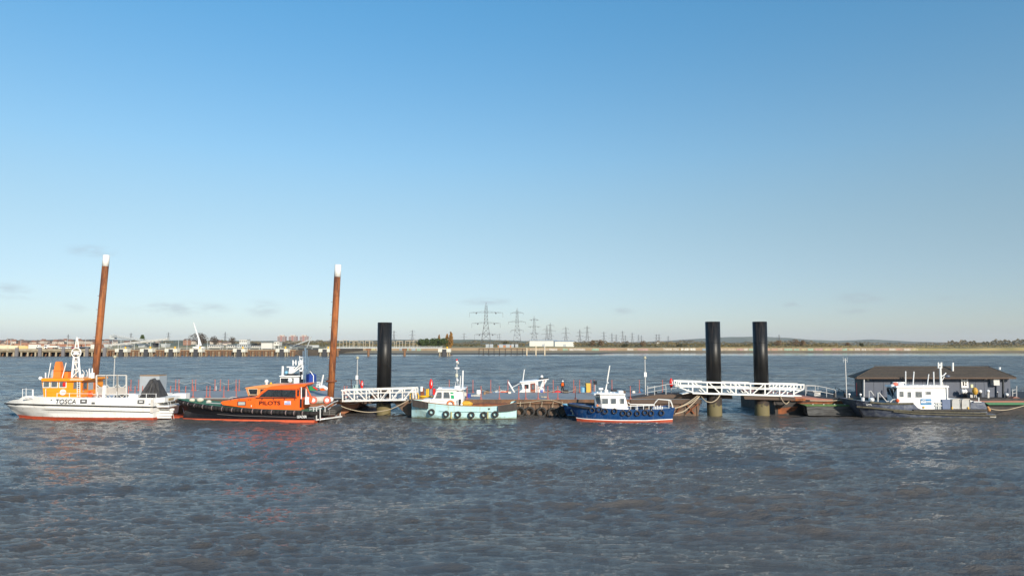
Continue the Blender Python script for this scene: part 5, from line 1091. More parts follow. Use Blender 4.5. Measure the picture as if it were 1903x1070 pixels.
P('tarpaulin_cover', MB().hexa([W(257.5, 739.5, 73.2), W(294, 739.5, 73.2), (WX(294, 73.2), 75.6, W(294, 739.5, 73.2)[2]), (WX(257.5, 73.2), 75.6, W(294, 739.5, 73.2)[2]), W(281, 707.5, 74), W(288, 706, 74), (WX(288, 74), 75, WZ(706, 74)), (WX(281, 74), 75, WZ(707.5, 74))]).pt([(265, 733, 73.35), (282, 707, 73.95), (286, 705.5, 74), (291, 712, 73.8), (293.5, 738, 73.3)], .22, 8).pt([(275, 738, 73.1), (283, 712, 73.8)], .13, 6).pt([(283, 738, 73.1), (286.5, 710, 73.8)], .15, 6), GREYD, t)
tubes(t, 'rail_post', WHITE2, [([(42, 737, 73.2), (42, 722, 73.2)], .03), ([(48.5, 736, 73.2), (48.5, 721, 73.2)], .03), ([(61, 735.5, 73), (61, 723, 73)], .07), ([(85, 738, 72.8), (85, 722, 72.8)], .03), ([(106, 738, 72.7), (106, 730, 72.7)], .03), ([(129, 738, 72.7), (129, 730, 72.7)], .03), ([(272, 739, 72.6), (272, 731, 72.6)], .03), ([(290, 739, 72.7), (290, 731, 72.7)], .03), ([(181, 738, 72.6), (181, 728, 72.6)], .03), ([(217, 738, 72.6), (217, 727, 72.6)], .03)], 5)
P('guard_rail', MB().pt([(106, 730.5, 72.7), (172, 731, 72.7)], .022, 4).pt([(42, 722.5, 73.2), (61, 723.5, 73)], .02, 4).pt([(237, 731, 72.6), (291, 731.5, 72.7)], .02, 4), WHITE2, t)
# stern with steps (transom faces right)
xs_ = WX(285, 72.4); zt = WZ(739.3, 72.4)
P('stern_platform', MB().box(xs_ + .02, xs_ + 1.5, 72.9, 77.5, WZ(757, 72.4), WZ(754.5, 72.4)), WHITE2, t); P('stern_bulwark', MB().box(xs_ + .02, xs_ + 1.3, 76.9, 77.9, WZ(757, 72.4), zt + .15), WHITE2, t)
P('stern_deck_edge', MB().box(xs_ + .02, xs_ + .9, 73.1, 77.9, zt - .5, zt - .02), WHITE, t); P('stern_strake', MB().box(xs_ + .9, xs_ + .98, 73.1, 77.9, zt - .62, zt - .52), BLACK, t)
for k in range(4): P('stern_step', MB().box(xs_ + .1, xs_ + 1.5, 73.3 + k * .2, 73.5 + k * .2, .15 + .25 * k, .35 + .25 * k), WHITE2, t)
P('stern_ladder', MB().tube([(xs_ + 1.5, 73.6, -.1), (xs_ + 1.0, 73.6, zt - .5)], .035, 5).tube([(xs_ + 1.5, 74.1, -.1), (xs_ + 1.0, 74.1, zt - .5)], .035, 5).tube([(xs_ + 1.6, 76.4, -.1), (xs_ + 1.0, 76.4, zt - .5)], .04, 5), STEEL, t)
P('exhaust_plate', MB().box(xs_ + .91, xs_ + .95, 73.9, 75.0, zt - .38, zt - .15), mat('brass_plate', (.35, .25, .12), .5), t)
P('rudder_guard', MB().box(xs_ + .3, xs_ + 1.6, 75, 77.6, -.3, .16), REDB, t)

# --- 2 orange and black pilots boat
t = boat('pilot_launch', 'orange cabin launch with black rubber collar hull and PILOTS lettering', 460, 73.4)
h = Hull(73.5, 5, 455)
fl = [(328, 744.5, .08), (336, 746.8, .8), (348, 749.8, 1.35), (365, 753.5, 1.8), (393, 757.3, 2.1), (430, 761, 2.25), (480, 764.3, 2.3), (540, 766.8, 2.3), (583, 768.5, 2.3)]
P('hull', h.skin(fl, [(343.5, 762, .06), (365, 768, .9), (400, 771.3, 1.6), (440, 773, 1.95), (500, 774.8, 2.1), (583, 777, 2.15)], 34), HULLK, t, smooth=True)
P('lower_hull', h.skin([(343.5, 762, .06), (365, 768, .9), (400, 771.3, 1.6), (440, 773, 1.95), (500, 774.8, 2.1), (583, 777, 2.15)], [(340, 776.4, .06), (365, 777.3, .8), (400, 778, 1.4), (440, 778.7, 1.8), (500, 779.7, 2.0), (583, 780.4, 2.05)], 34), HULLK, t, smooth=True)
wl_ = [(340, 776.4, .06), (365, 777.3, .8), (400, 778, 1.4), (440, 778.7, 1.8), (500, 779.7, 2.0), (583, 780.4, 2.05)]
P('boot_stripe', h.skin(wl_, [(p[0] + (1 if i == 0 else 0), p[1] + 4.2, p[2]) for i, p in enumerate(wl_)], 34), mat('salmon_red_antifouling', (.66, .12, .05), .5), t, smooth=True)
P('keel', h.skin([(p[0], p[1] + 4.2, p[2]) for p in wl_], wl_, 34, z2=-.7), REDB, t, smooth=True)
P('spray_rail', h.rail([(404, 769.3, 1.8), (440, 772, 2.08), (500, 773.8, 2.2), (583, 776.6, 2.22)], .045, 24, stern=False), mat('worn_spray_rail', (.10, .09, .09), .6), t)
a_, b_ = h.sides(fl, 40)
m = MB(); n = len(a_)
def vtube(m, pts, r0, r1, k=10):
    pts = [Vector(p) for p in pts]; n = len(pts)
    for i in range(n - 1):
        m.tube([pts[i], pts[i + 1] + (pts[i + 1] - pts[i]) * .02], r0 + (r1 - r0) * min(1, i / 12), k)
    return m
c1 = MB(); vtube(c1, a_, .15, .23); vtube(c1, b_, .15, .23); c1.tube([a_[-1], b_[-1]], .23, 10)
P('rubber_collar', c1, mat('matt_black_rubber', (.018, .016, .016), .8, c2=(.06, .05, .045), amt=.5, scale=3, spec=.25), t, smooth=True)
L_ = interp(fl, 240)
for px in (343, 351, 363.5, 378.5, 395, 414, 432, 450, 470, 487, 505.5, 532.5, 548, 563.5):
    k = min(range(240), key=lambda i: abs(L_[i][0] - px)); p = h.near(*L_[k]); q = h.near(*L_[min(k + 2, 239)]); p0 = h.near(*L_[max(k - 2, 0)]); d = (q - p0).normalized(); r = (.15 + .08 * min(1, (px - 328) / 60)) * 1.05
    P('collar_strap', MB().tube([p - d * .035, p + d * .035], r, 10), mat('pinkish_strap', (.30, .22, .21), .6), t)
P('deck', h.deck([(p[0], p[1] - 4.2, p[2] * .96) for p in fl], 34), GREEN, t)
P('bow_lashing', MB().ball(h.near(330, 744.5, .1), .28, (1, 1, .8)), BARGE, t)
cy, cf = 71.75, 74.9
P('trunk_cabin', MB().prism([(409.5, 747.5), (413, 745.3), (440, 741), (470, 738.6), (484, 737.8), (556, 738), (559.5, 742), (559.5, 762), (540, 761.5), (490, 760), (450, 756.5), (414, 752)], cy, cf, taper=.05), ORANGE, t)
P('windscreen_house', MB().prism([(474, 738.4), (482, 732.5), (497, 722), (551, 722), (551, 738.4)], cy + .22, cf - .22, taper=.08), ORANGE, t)
wfr = P('side_window', MB().prism([(481.5, 736.6), (486, 732.6), (498, 724.2), (549.5, 724.2), (549.5, 737.4), (481.5, 738)], cy + .19, cy + .215), GLASS, t)
P('window_trim', MB().prism([(475, 738.6), (551, 737.9), (551, 739.4), (475, 739.9)], cy - .03, cy + .18), HULLK, t); P('mullion', MB().pt([(523, 724, cy + .17), (523, 737.5, cy + .17)], .025, 4), HULLK, wfr)
P('front_screen', MB().hexa([W(472.5, 739, cy + .3), W(481.5, 737.8, cy + .3), (WX(481.5, cy), cf - .3, WZ(737.8, cy + .3)), (WX(472.5, cy), cf - .3, WZ(739, cy + .3)), W(495.5, 723.2, cy + .5), W(498, 723.2, cy + .5), (WX(498, cy), cf - .5, WZ(723.2, cy + .5)), (WX(495.5, cy), cf - .5, WZ(723.2, cy + .5))]), GLASSB, t)
P('roof', MB().prism([(482, 732.5), (486, 727), (495, 720.5), (505, 717.3), (520, 715.5), (545, 713.8), (568, 712.6), (569, 715), (566, 717.5), (558, 720), (551, 722.8), (498, 723.4), (486, 731)], cy + .1, cf - .1, taper=.10), ORANGE, t)
P('aft_cabin', MB().prism([(551.3, 722.5), (556, 721), (559, 741), (551.3, 741)], cy + .4, cf - .3), ORANGE, t)
P('aft_window', MB().pbox(552.5, 555.5, 724, 736, cy + .33, cy + .39), GLASS, t); P('aft_door_opening', MB().box(WX(556.5, cy), WX(556.5, cy) + .08, 72.6, 73.6, WZ(741, 73), WZ(724, 73)), HULLK, t)
for px in (560, 569): P('aft_post', MB().pt([(px, 741, cy + .2), (px, 719, cy + .2)], .05, 6), WHITE2, t)
P('aft_brace', MB().pt([(569, 718, cy + .1), (580, 742, cy + .1)], .07, 6), ORANGE, t)
f = P('deck_window', MB().pbox(441.3, 456.3, 745.2, 753.3, cy - .01, cy + .05), HULLK, t); P('pane', MB().pbox(442.6, 455.2, 746.4, 752.3, cy - .03, cy - .012), mat('pale_blind_glass', (.42, .42, .40), .3, c2=(.3, .3, .28)), f)
text('PILOTS', 481.5, 521.2, 744.8, 752.2, cy - .03, mat('dark_maroon_lettering', (.03, .004, .004), .5), t, weight=.025)
f = P('flag_panel', MB().pbox(528.5, 540.3, 744.7, 751.6, cy - .03, cy - .005), mat('white_panel', (.7, .7, .72), .5), t)
for k, y in enumerate((745.3, 747.7, 750.0)): P('flag_stripe', MB().pbox(529 if k else 533, 539.8, y, y + 1.0, cy - .045, cy - .031), mat('flag_blue', (.06, .12, .5), .5), f)
P('aft_strip', MB().pbox(557.3, 559.8, 741, 757, cy - .03, cy + .1), HULLK, t)
P('hatch', MB().pbox(466, 473, 750, 756.5, cy - .04, cy + .05), ORANGE, t); P('hatch_handle', MB().pbox(466.5, 467.5, 752.5, 755.5, cy - .08, cy - .041), WHITE2, t)
for px in (428, 443.5, 461, 465, 486, 507, 527.5, 547): P('deck_fitting', MB().pbox(px, px + 1.2, 740.5 if px > 480 else 741.5, 743, cy - .04, cy + .1), HULLK, t)
P('name_board', MB().pbox(551.3, 571.2, 770.9, 777.0, 70.52, 70.8), HULLK, t); text('LEADER', 552, 570.3, 771.6, 776.5, 70.50, WHITE2, t, weight=.02)
for px, y, r in ((357, 743, .22), (372, 742.5, .26), (388, 746, .2)): P('deck_gear', MB().ball(W(px, y, 73.5), r, (1.4, 1, .9)), mat('cream_bag', (.6, .55, .45), .8), t)
P('foredeck_rail', MB().pt([(383, 748, 73), (410, 749.5, 72.8)], .05, 5).pt([(425, 740, 73), (432, 737, 73), (440, 738, 73)], .05, 5), STEEL, t); P('wiper', MB().pt([(433, 740, 72.6), (478, 734, 72.4)], .05, 5), HULLK, t)
# aft deck gear
P('raft_canister', MB().pt([(584, 743, 72.6), (606, 742, 72.6)], .36, 14), mat('white_grp_canister', (.6, .57, .5), .5), t)
for k in (588, 594, 600): P('canister_strap', MB().pt([(k, 742.8, 72.6), (k + .6, 742.8, 72.6)], .375, 14), STEEL, t)
for px, Y in ((582.5, 71.9), (608, 72.2)): P('life_ring', MB().torus(W(px, 743, Y), .30, .10), mat('faded_red_ring', (.72, .16, .10), .6), t); P('ring_net', MB().disc(W(px, 743, Y + .02), .24, .03), WHITE2, t)
P('white_box', MB().pbox(567, 574, 737.5, 751, 71.7, 72.2), WHITE2, t); P('red_bag', MB().ball(W(576, 742, 72), .32, (1, 1, 1.2)), mat('orange_bag', (.8, .12, .04), .7), t); P('buoy', MB().ball(W(615, 742, 73), .26), WHITE2, t)
P('stern_rail', MB().pt([(575, 757, 71.2), (590, 756, 71.2), (600, 753, 71.5), (604, 757, 71.5), (604, 765, 71.5)], .06, 6).pt([(575, 761, 71.2), (598, 758, 71.2)], .06, 6).pt([(604, 757, 72), (618, 748, 73.5), (628, 744, 74.5)], .06, 6).pt([(610, 760, 72), (625, 750, 74)], .05, 6), STEEL, t)
for px, Y in ((582.5, 71.0), (588, 71.1), (595, 71.2)): P('stern_frame', MB().pt([(px, 757, Y), (px, 781, Y)], .075, 6), STEEL, t)
for px, Y in ((624, 74.6), (632, 75)): P('stern_frame', MB().pt([(px, 755, Y), (px, 773, Y)], .075, 6), STEEL, t)
for k in range(5): P('ladder_rung', MB().pt([(624, 757 + k * 3.3, 74.7), (627, 757 + k * 3.3, 74.7)], .035, 4), STEEL, t)
P('stern_fender', MB().prism([(599, 764), (606, 758), (618, 754), (625, 756), (626, 764), (622, 771), (600, 772)], 72.6, 75.0), BLACK, t)
for y in (763, 766.5, 770): P('fender_rib', MB().pt([(599, y, 72.56), (623, y - .5, 72.56)], .05, 5), mat('grey_worn_rubber', (.14, .13, .12), .7), t)
P('fender_rib', MB().pt([(612, 757, 72.5), (612, 771, 72.5)], .05, 5), mat('grey_worn_rubber', (0, 0, 0)), t)
P('swim_platform', MB().hexa([W(584, 781, 71.2), W(604, 779, 71.7), W(636, 774.5, 74.9), W(625, 774.5, 74.9), W(584, 779, 71.2), W(604, 776.8, 71.7), W(636, 772.4, 74.9), W(625, 772.4, 74.9)]), WHITE2, t)

# --- 3 orange wheelhouse boat behind it
t = boat('orange_wheelhouse_boat', 'small boat with peach orange wheelhouse and white dome behind the pilots launch', 495, 78)
P('hull', MB().prism([(445, 748), (560, 748), (556, 775), (462, 775)], 76.4, 78.8), HULLK, t)
P('wheelhouse', MB().prism([(462, 745), (460.5, 733), (456.5, 721.5), (505, 721.5), (515, 745)], 76.7, 78.7), mat('peach_orange_paint', (.78, .30, .10), .45), t)
P('roof', MB().prism([(455, 721.4), (456, 719.8), (480, 716.2), (505, 713.5), (530, 713), (530, 716), (505, 720.5), (470, 721.4)], 76.55, 78.8), mat('peach_orange_paint', (0, 0, 0)), t)
w_ = P('window', MB().prism([(461.5, 723), (478, 723), (477, 732.5), (464.5, 732.5)], 76.62, 76.69), GLASS, t); P('window', MB().prism([(484, 723), (500, 723), (500, 732.5), (484, 732.5)], 76.62, 76.69), GLASS, t)
P('window_frame', MB().pt([(460.8, 722.5, 76.6), (478.8, 722.5, 76.6), (477.8, 733.2, 76.6), (464, 733.2, 76.6), (460.8, 722.5, 76.6)], .05, 5), mat('cream_trim', (.75, .55, .35), .5), t)
P('radome', MB().ball(W(495.3, 708.5, 77.6), .22, (1, 1, 1), 14, 8), WHITE2, t); P('radome_foot', MB().pt([(495.3, 715, 77.6), (495.3, 711, 77.6)], .12, 8), WHITE2, t); P('searchlight', MB().ball(W(503.5, 712, 77.4), .13), YEL, t); P('solar_panel', MB().prism([(475, 717.6), (490, 715.6), (490, 716.4), (475, 718.4)], 76.9, 78.2), HULLK, t)

# --- 4 white masted boat beyond the pontoon
t = boat('survey_boat', 'white boat with a crowd of masts and radars behind the pilots launch', 550, 93)
Y = 92.6
P('hull', MB().prism([(500, 736), (600, 734), (596, 750), (508, 750)], 92, 96), WHITE, t)
P('wheelhouse', MB().prism([(518, 735), (521, 699.5), (556, 699.5), (558, 735)], Y, 95.5, taper=.04), WHITE2, t); P('roof', MB().prism([(518.5, 699.4), (519.5, 697.7), (558, 697.7), (558, 699.4)], Y - .2, 95.7), WHITE2, t)
window(t, 522, 536, 702.5, 711, Y + .05, WHITE2, GLASS, 1.2); window(t, 541, 546, 702, 713, Y + .05, WHITE2, GLASSB, .8)
P('searchlight', MB().ball(W(539, 706.5, Y - .3), .3), WHITE2, t)
tubes(t, 'mast', WHITE2, [([(561, 712, 93), (563, 666, 93)], .09), ([(567, 712, 93), (567.5, 646, 93)], .11), ([(563, 700, 93.5), (563.5, 652, 93.5)], .07), ([(571, 700, 93), (570.5, 650, 93)], .06), ([(570, 708, 92.6), (574, 664, 92.6)], .055), ([(557, 700, 93), (557, 661, 93)], .04), ([(556, 700, 93.4), (559, 668, 93.4)], .09)])
tubes(t, 'mast_arm', WHITE2, [([(541, 692, 92.8), (557, 678, 92.8)], .09), ([(545, 692, 92.8), (560, 681, 92.8)], .09), ([(533, 681.7, 92.6), (548.5, 682.2, 92.6)], .10), ([(544, 673.5, 93), (551, 673.5, 93)], .06), ([(554, 672, 93), (570, 672, 93)], .09), ([(556, 664, 93), (572, 664, 93)], .06)])
P('aerial_array', MB().pt([(544.5, 669, 93), (544.5, 679, 93)], .09, 5).pt([(549.8, 669, 93), (549.8, 678, 93)], .09, 5), WHITE2, t)
P('radar_scanner', MB().hexa([W(536, 694, 92.4), W(543, 694, 92.4), (WX(543, 92.4), 93, WZ(694, 92.4)), (WX(536, 92.4), 93, WZ(694, 92.4)), W(538, 683, 92.5), W(545, 683, 92.5), (WX(545, 92.5), 93, WZ(683, 92.5)), (WX(538, 92.5), 93, WZ(683, 92.5))]), WHITE2, t)
P('dome_light', MB().ball(W(532, 692, 92.6), .22), LBLU, t); P('whip_post', MB().pt([(525, 698, 93), (525.5, 680, 93)], .14, 6), WHITE2, t); P('black_rack', MB().pbox(530, 551, 694, 697.6, 92.8, 94), HULLK, t)
for px, y, s in ((561, 673, .4), (566, 684, .5), (560, 690, .35), (567, 692, .5), (557, 676, .3), (563, 680, .32), (569, 688, .3), (565, 700, .5)): P('mast_box', MB().box(*(lambda q: (q[0] - s / 2, q[0] + s / 2, q[1] - s / 2, q[1] + s / 2, q[2] - s * .6, q[2] + s * .6))(W(px, y, 92.7))), WHITE2, t)
P('blue_cover', MB().prism([(566, 710), (568, 696), (575, 694), (581.5, 697), (582, 710)], 92.4, 94), DBLU, t); P('frame_arch', MB().pt([(568, 711, 92.3), (568, 694, 92.3), (571, 689.5, 92.3), (577, 690, 92.3), (582.5, 698, 92.3), (582.5, 711, 92.3)], .06, 5), WHITE2, t)
P('black_column', MB().pbox(557, 561, 690, 713, 92.5, 93), HULLK, t); P('dark_aerial', MB().pt([(577, 697, 93), (577.5, 688, 93)], .1, 5), HULLK, t)
# --- 4b green and orange rib
t = boat('inflatable_boat', 'green, orange and black inflatable boat just left of the second rusty pile', 592, 90.5)
P('green_side', MB().prism([(572, 717), (582, 719), (594, 728), (592, 736), (578, 735)], 92.0, 92.6), mat('bright_green_fabric', (.02, .24, .07), .6), t)
P('black_side', MB().prism([(591, 724), (604, 726), (610, 736), (592, 736)], 92.1, 93.2), HULLK, t); P('orange_side', MB().prism([(594, 722.5), (601, 721), (608, 729), (607, 733), (600, 731)], 91.9, 92.08), ORANGE, t)
P('white_tube', MB().pt([(594, 719, 92.5), (601, 718.5, 92.5), (609, 723.5, 92.5)], .24, 8), WHITE2, t); P('red_stripe', MB().pt([(582, 719, 92), (590, 724, 92)], .1, 6), REDC, t)
P('aerial_frame', MB().pt([(589, 710.5, 92.4), (595, 710.5, 92.4), (594, 719, 92.4), (587.5, 718, 92.4)], .09, 5).pt([(588, 714.5, 92.4), (594.5, 714.5, 92.4)], .09, 5), WHITE2, t); P('whip_aerial', MB().pt([(596.5, 719, 92.4), (601, 696, 92.4)], .10, 6), WHITE2, t)
P('white_patch', MB().pbox(579, 584.5, 729, 734, 91.9, 91.98), WHITE2, t)

# --- 5 pale blue workboat
t = boat('workboat', 'pale blue workboat with white cabin, ribbed black fenders and six tyres', 860, 75.2)
h = Hull(75.25)
top = [(765, 742, .35), (770, 743.3, .75), (780, 745, 1.15), (796, 748, 1.5), (820, 750.7, 1.7), (850, 753.3, 1.75), (900, 754.7, 1.75), (926, 753.5, 1.75), (945, 751, 1.72), (960, 748, 1.65)]
chn = [(765, 757, .12), (775, 760, .7), (790, 765, 1.2), (806, 770, 1.5), (825, 773.5, 1.65), (850, 774.5, 1.7), (960, 771, 1.6)]
wl_ = [(765, 775, .10), (785, 776.5, .6), (806, 777.4, 1.25), (830, 778, 1.55), (880, 778.3, 1.65), (960, 777, 1.58)]
P('hull', h.skin(top, chn, 40), PALE, t, smooth=True); P('lower_hull', h.skin(chn, wl_, 40), PALE, t, smooth=True); P('keel', h.skin(wl_, [(p[0], p[1], p[2] * .8) for p in wl_], 40, z2=-.7), mat('weedy_bottom_paint', (.10, .08, .04), .8), t)
P('deck', h.deck(top, 40, -.22), mat('brown_stained_deck', (.30, .17, .08), .8, c2=(.12, .08, .05), amt=.8, scale=2), t)
P('gunwale', h.rail(top, .045, 40), mat('rusty_gunwale', (.30, .16, .08), .8), t)
def fender_band(h, t_, b_, n, m, par):
    a1 = [h.near(*p) for p in interp(t_, n)]; a2 = [h.near(*p) for p in interp(b_, n)]; mb = MB(); o = Vector((0, -.16, 0)); mb.strip([p + o for p in a1], [p + o for p in a2]); mb.strip(a1, [p + o for p in a1]); mb.strip([p + o for p in a2], a2)
    mb.quad(a1[-1], a1[-1] + o, a2[-1] + o, a2[-1]); mb.quad(a1[0], a2[0], a2[0] + o, a1[0] + o); P('fender_backing', mb, m, par)
    for i in range(n): p, q = a1[i] + Vector((0, -.19, 0)), a2[i] + Vector((0, -.19, 0)); P('fender_strip', MB().tube([p, q], .035, 5), mat('grey_brown_rubber', (.085, .07, .065), .7), par)
fender_band(h, [(766.5, 741.5, .45), (772, 743, .85), (780, 744.7, 1.17), (796, 747.7, 1.52)], [(767.5, 754.5, .45), (772, 755.5, .8), (780, 756.8, 1.12), (795.5, 759, 1.5)], 15, BLACK, t)
fender_band(h, [(926, 753.3, 1.76), (945, 750.8, 1.73), (960, 748, 1.66)], [(926, 764.5, 1.76), (945, 763.5, 1.73), (960, 761.3, 1.66)], 19, BLACK, t)
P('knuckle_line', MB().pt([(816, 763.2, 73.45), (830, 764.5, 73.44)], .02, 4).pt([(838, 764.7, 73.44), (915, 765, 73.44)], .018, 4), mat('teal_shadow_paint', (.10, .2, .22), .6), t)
for px in (837.5, 905.5): P('rust_streak', MB().pbox(px, px + 2.2, 765, 777, 73.40, 73.47), mat('yellow_rust_stain', (.45, .36, .12), .8, c2=(.3, .5, .4), amt=.7, scale=5), t)
P('hawse_hole', MB().disc(W(909, 759.3, 73.47), .09, .02, 12), HULLK, t)
cy, cf = 73.9, 76.6
P('trunk', MB().prism([(784, 744), (786, 742), (800, 741), (800, 753.5), (786, 749)], cy + .2, cf - .2), WHITE, t)
P('cabin', MB().prism([(798, 753.5), (798, 742), (804.5, 741), (811.5, 724.5), (848, 724.5), (853, 741), (856, 754)], cy, cf, taper=.03), WHITE, t)
P('roof', MB().prism([(810, 724.4), (812, 722.3), (852, 722.3), (865, 721.3), (865, 722.8), (854, 726), (849, 724.6)], cy - .15, cf + .15), WHITE2, t)
P('aft_bulkhead', MB().prism([(848, 724.7), (859, 727), (861, 741), (859, 754), (855, 754), (853, 741)], cy + .15, cf - .15), WHITE2, t)
for pts in ([(812.8, 728), (821, 728), (821, 740), (808.5, 740)], [(824.5, 728), (834.5, 728), (836.5, 740), (824, 740)]):
    f = P('window', MB().prism(pts, cy + .0 + .0, cy + .09), GLASSB, t); [setattr(v.co, 'y', v.co.y - .03) for v in f.data.vertices]
    P('window_frame', MB().pt([(a, b, cy - .02) for a, b in pts + [pts[0]]], .03, 4), WHITE2, f)
P('green_panel', MB().prism([(837, 728.3), (842.3, 729), (843, 731.4), (837.6, 731.2)], cy - .02, cy + .05), GRN, t); P('green_panel', MB().prism([(838, 734.3), (843.5, 734.5), (844.3, 740.3), (838.5, 740.3)], cy - .02, cy + .05), GRN, t)
P('white_notice', MB().pbox(837.8, 843.2, 731.9, 733.8, cy - .02, cy + .05), WHITE2, t)
P('cabin_moulding', MB().pt([(801, 743, cy - .02), (830, 745.5, cy - .02), (852, 746, cy - .02)], .02, 4), GREY, t)
P('life_ring', MB().torus(W(837.5, 750.5, cy - .12), .33, .085, 20, 8), mat('orange_ring', (.75, .22, .08), .6), t)
P('exhaust_box', MB().pbox(845, 855, 717.2, 722.2, cy + .8, cy + 1.6), WHITE2, t)
P('mast', MB().pt([(846, 718, 75), (848.5, 702, 75.2)], .05, 5).pt([(851.5, 718, 75), (849.5, 702, 75.2)], .05, 5).pt([(849, 703, 75.2), (849, 671, 75.2)], .06, 6), STEEL, t)
P('mast_crossbar', MB().pt([(845.2, 684, 75.2), (853.6, 684, 75.2)], .10, 6), WHITE2, t); P('mast_lamp', MB().pt([(848.6, 700, 75.2), (848.6, 694.5, 75.2)], .16, 8), mat('cream_lamp', (.6, .58, .45), .4), t); P('mast_lamp', MB().ball(W(850.8, 674, 75.1), .14), BEIGE, t)
P('top_lamp', MB().pt([(848.9, 669.5, 75.2), (848.9, 667, 75.2)], .09, 8), REDC, t); P('mast_horn', MB().ball(W(850, 706, 75), .13), WHITE2, t); P('signal_lamp', MB().pt([(849, 674.5, 75.2), (849, 670, 75.2)], .11, 8), WHITE2, t)
tubes(t, 'aerial', WHITE2, [([(859.5, 722, 75), (860.3, 688, 75)], .085), ([(854.5, 721, 75.3), (856, 698, 75.3)], .05)]); P('roof_vent', MB().ball(W(816.5, 721.7, 74.6), .16).ball(W(819.5, 721.7, 74.6), .13), WHITE2, t)
P('towing_post', MB().pbox(849, 851.5, 743, 754, cy - .1, cy + .1), GREY, t); P('towing_post', MB().pbox(853, 856.5, 741.5, 753, cy - .1, cy + .1), HULLK, t); P('white_fender', MB().ball(W(857.5, 751.5, 73.7), .14), WHITE2, t)
P('rusty_deck_gear', MB().prism([(874, 756), (876, 751.5), (900, 750), (925, 751), (942, 750.5), (944, 755)], 74.6, 76), RUST, t); P('deck_bin', MB().ball(W(866, 750, 74.3), .4, (1.8, 1, .8)), mat('yellow_tarpaulin', (.65, .36, .03), .7, c2=(.4, .2, .03), amt=.8, scale=5), t)
lab = ['leftmost tyre on the pale blue workboat, set higher than the rest', 'second tyre from the bow on the pale blue workboat', 'third tyre from the bow on the pale blue workboat', 'fourth tyre from the bow on the pale blue workboat', 'fifth tyre from the bow, beside the yellow streak on the pale blue hull', 'rightmost tyre, next to the stern fender of the pale blue workboat']
for i, (px, py, Y) in enumerate(((802, 765.4, 73.62), (829, 769, 73.36), (851, 770, 73.33), (876, 770.8, 73.33), (899.5, 770.5, 73.33), (920.5, 769.5, 73.33))): tyre(px, py, Y, 6.1, lab[i], 'tyres on the pale blue workboat', .50)

# --- 6 little blue and white boat beyond the pontoon
t = boat('small_motor_boat', 'small blue and white open boat beyond the middle pontoon', 936, 90.5)
P('hull', MB().prism([(914, 731), (956, 732), (952, 740), (918, 740)], 89.5, 91.5), mat('violet_blue_hull', (.03, .03, .32), .4), t); P('gunwale', MB().pbox(915, 955, 730, 731, 89.4, 91.6), LBLU, t)
P('seat', MB().pbox(920, 930, 728, 730, 90, 91), WHITE2, t); P('red_cover', MB().ball(W(938, 730, 90.3), .5, (1.7, 1, .6)), mat('orange_bag', (0, 0, 0)), t); P('frame', MB().pt([(921, 730, 90), (921, 726, 90), (940, 726, 90), (941, 730, 90)], .06, 5), BEIGE, t)
# --- 7 white boat with slanted wheelhouse
t = boat('slanted_cabin_boat', 'white work boat with upswept wheelhouse, brown door and orange topped hull beyond the pontoon', 1025, 90.5)
Y = 89.2
P('hull', MB().prism([(1012, 731), (1100, 731), (1100, 746), (1012, 746)], Y, 92), WHITE, t); P('gunwale', MB().pbox(1012, 1078, 730, 731.4, Y - .1, 92.1), mat('salmon_red_gunwale', (.62, .16, .08), .6), t)
P('bow_section', MB().prism([(957, 736.5), (963, 730), (972, 722), (1012, 722), (1012, 746), (962, 746)], Y, 92), WHITE, t); P('after_panel', MB().pbox(1079, 1099, 732, 743, Y - .15, Y - .01), WHITE2, t)
P('wheelhouse', MB().prism([(966, 731), (971.5, 723), (970, 715), (967, 711), (1000, 706.8), (1000, 731)], Y - .02, 91.8), WHITE2, t)
P('roof', MB().prism([(965.5, 711), (967, 709.3), (1019, 703.8), (1020.5, 705), (1000, 708), (972, 711)], Y - .2, 92), WHITE2, t)
for a, b in (((1010, 707), (1004, 722)), ((1015, 706), (1008, 718))): P('roof_strut', MB().pt([(*a, Y), (*b, Y)], .13, 6), WHITE2, t)
P('aft_wall', MB().pbox(1000.2, 1008, 718, 731, Y + .1, Y + .3), WHITE2, t)
window(t, 974.5, 982.5, 714, 722, Y - .02, WHITE2, GLASS, .9)
d = P('door', MB().prism([(985.8, 712.2), (995, 711.3), (995, 743), (986.5, 743)], Y - .1, Y - .03), mat('red_brown_door', (.26, .055, .025), .5), t); P('door_window', MB().pbox(988, 993.5, 713.5, 723.5, Y - .13, Y - .101), GLASSB, d)
P('yellow_panel', MB().prism([(986.6, 733.5), (994.5, 728.5), (994.7, 743), (987.3, 743)], Y - .16, Y - .131), YEL, d)
P('foredeck_boom', MB().pt([(944.2, 709, Y), (957, 731, Y)], .10, 6), WHITE2, t); P('boom_stay', MB().pt([(952, 719.5, Y), (966, 712, Y)], .045, 5), WHITE2, t); P('aerial', MB().pt([(971.5, 709, 90), (974.5, 686, 90)], .06, 5), WHITE2, t)
P('searchlight', MB().ball(W(1006.8, 699.5, 90), .2).pt([(1006.8, 704, 90), (1006.8, 700, 90)], .06, 5), WHITE2, t); P('roof_raft', MB().prism([(1001.5, 705.5), (1002, 702.6), (1018, 701), (1019, 703.3)], 89.6, 91.4), HULLK, t)
P('engine_box', MB().ball(W(1020, 733, 88.9), .35, (.8, 1, 1.5)).pbox(1017.5, 1022, 737, 741.5, 88.7, 89.05), mat('brown_leather', (.12, .05, .03), .7), t); P('flag_cloth', MB().pbox(1004.5, 1009, 724, 730, Y - .1, Y - .02), mat('flag_blue', (0, 0, 0)), t)
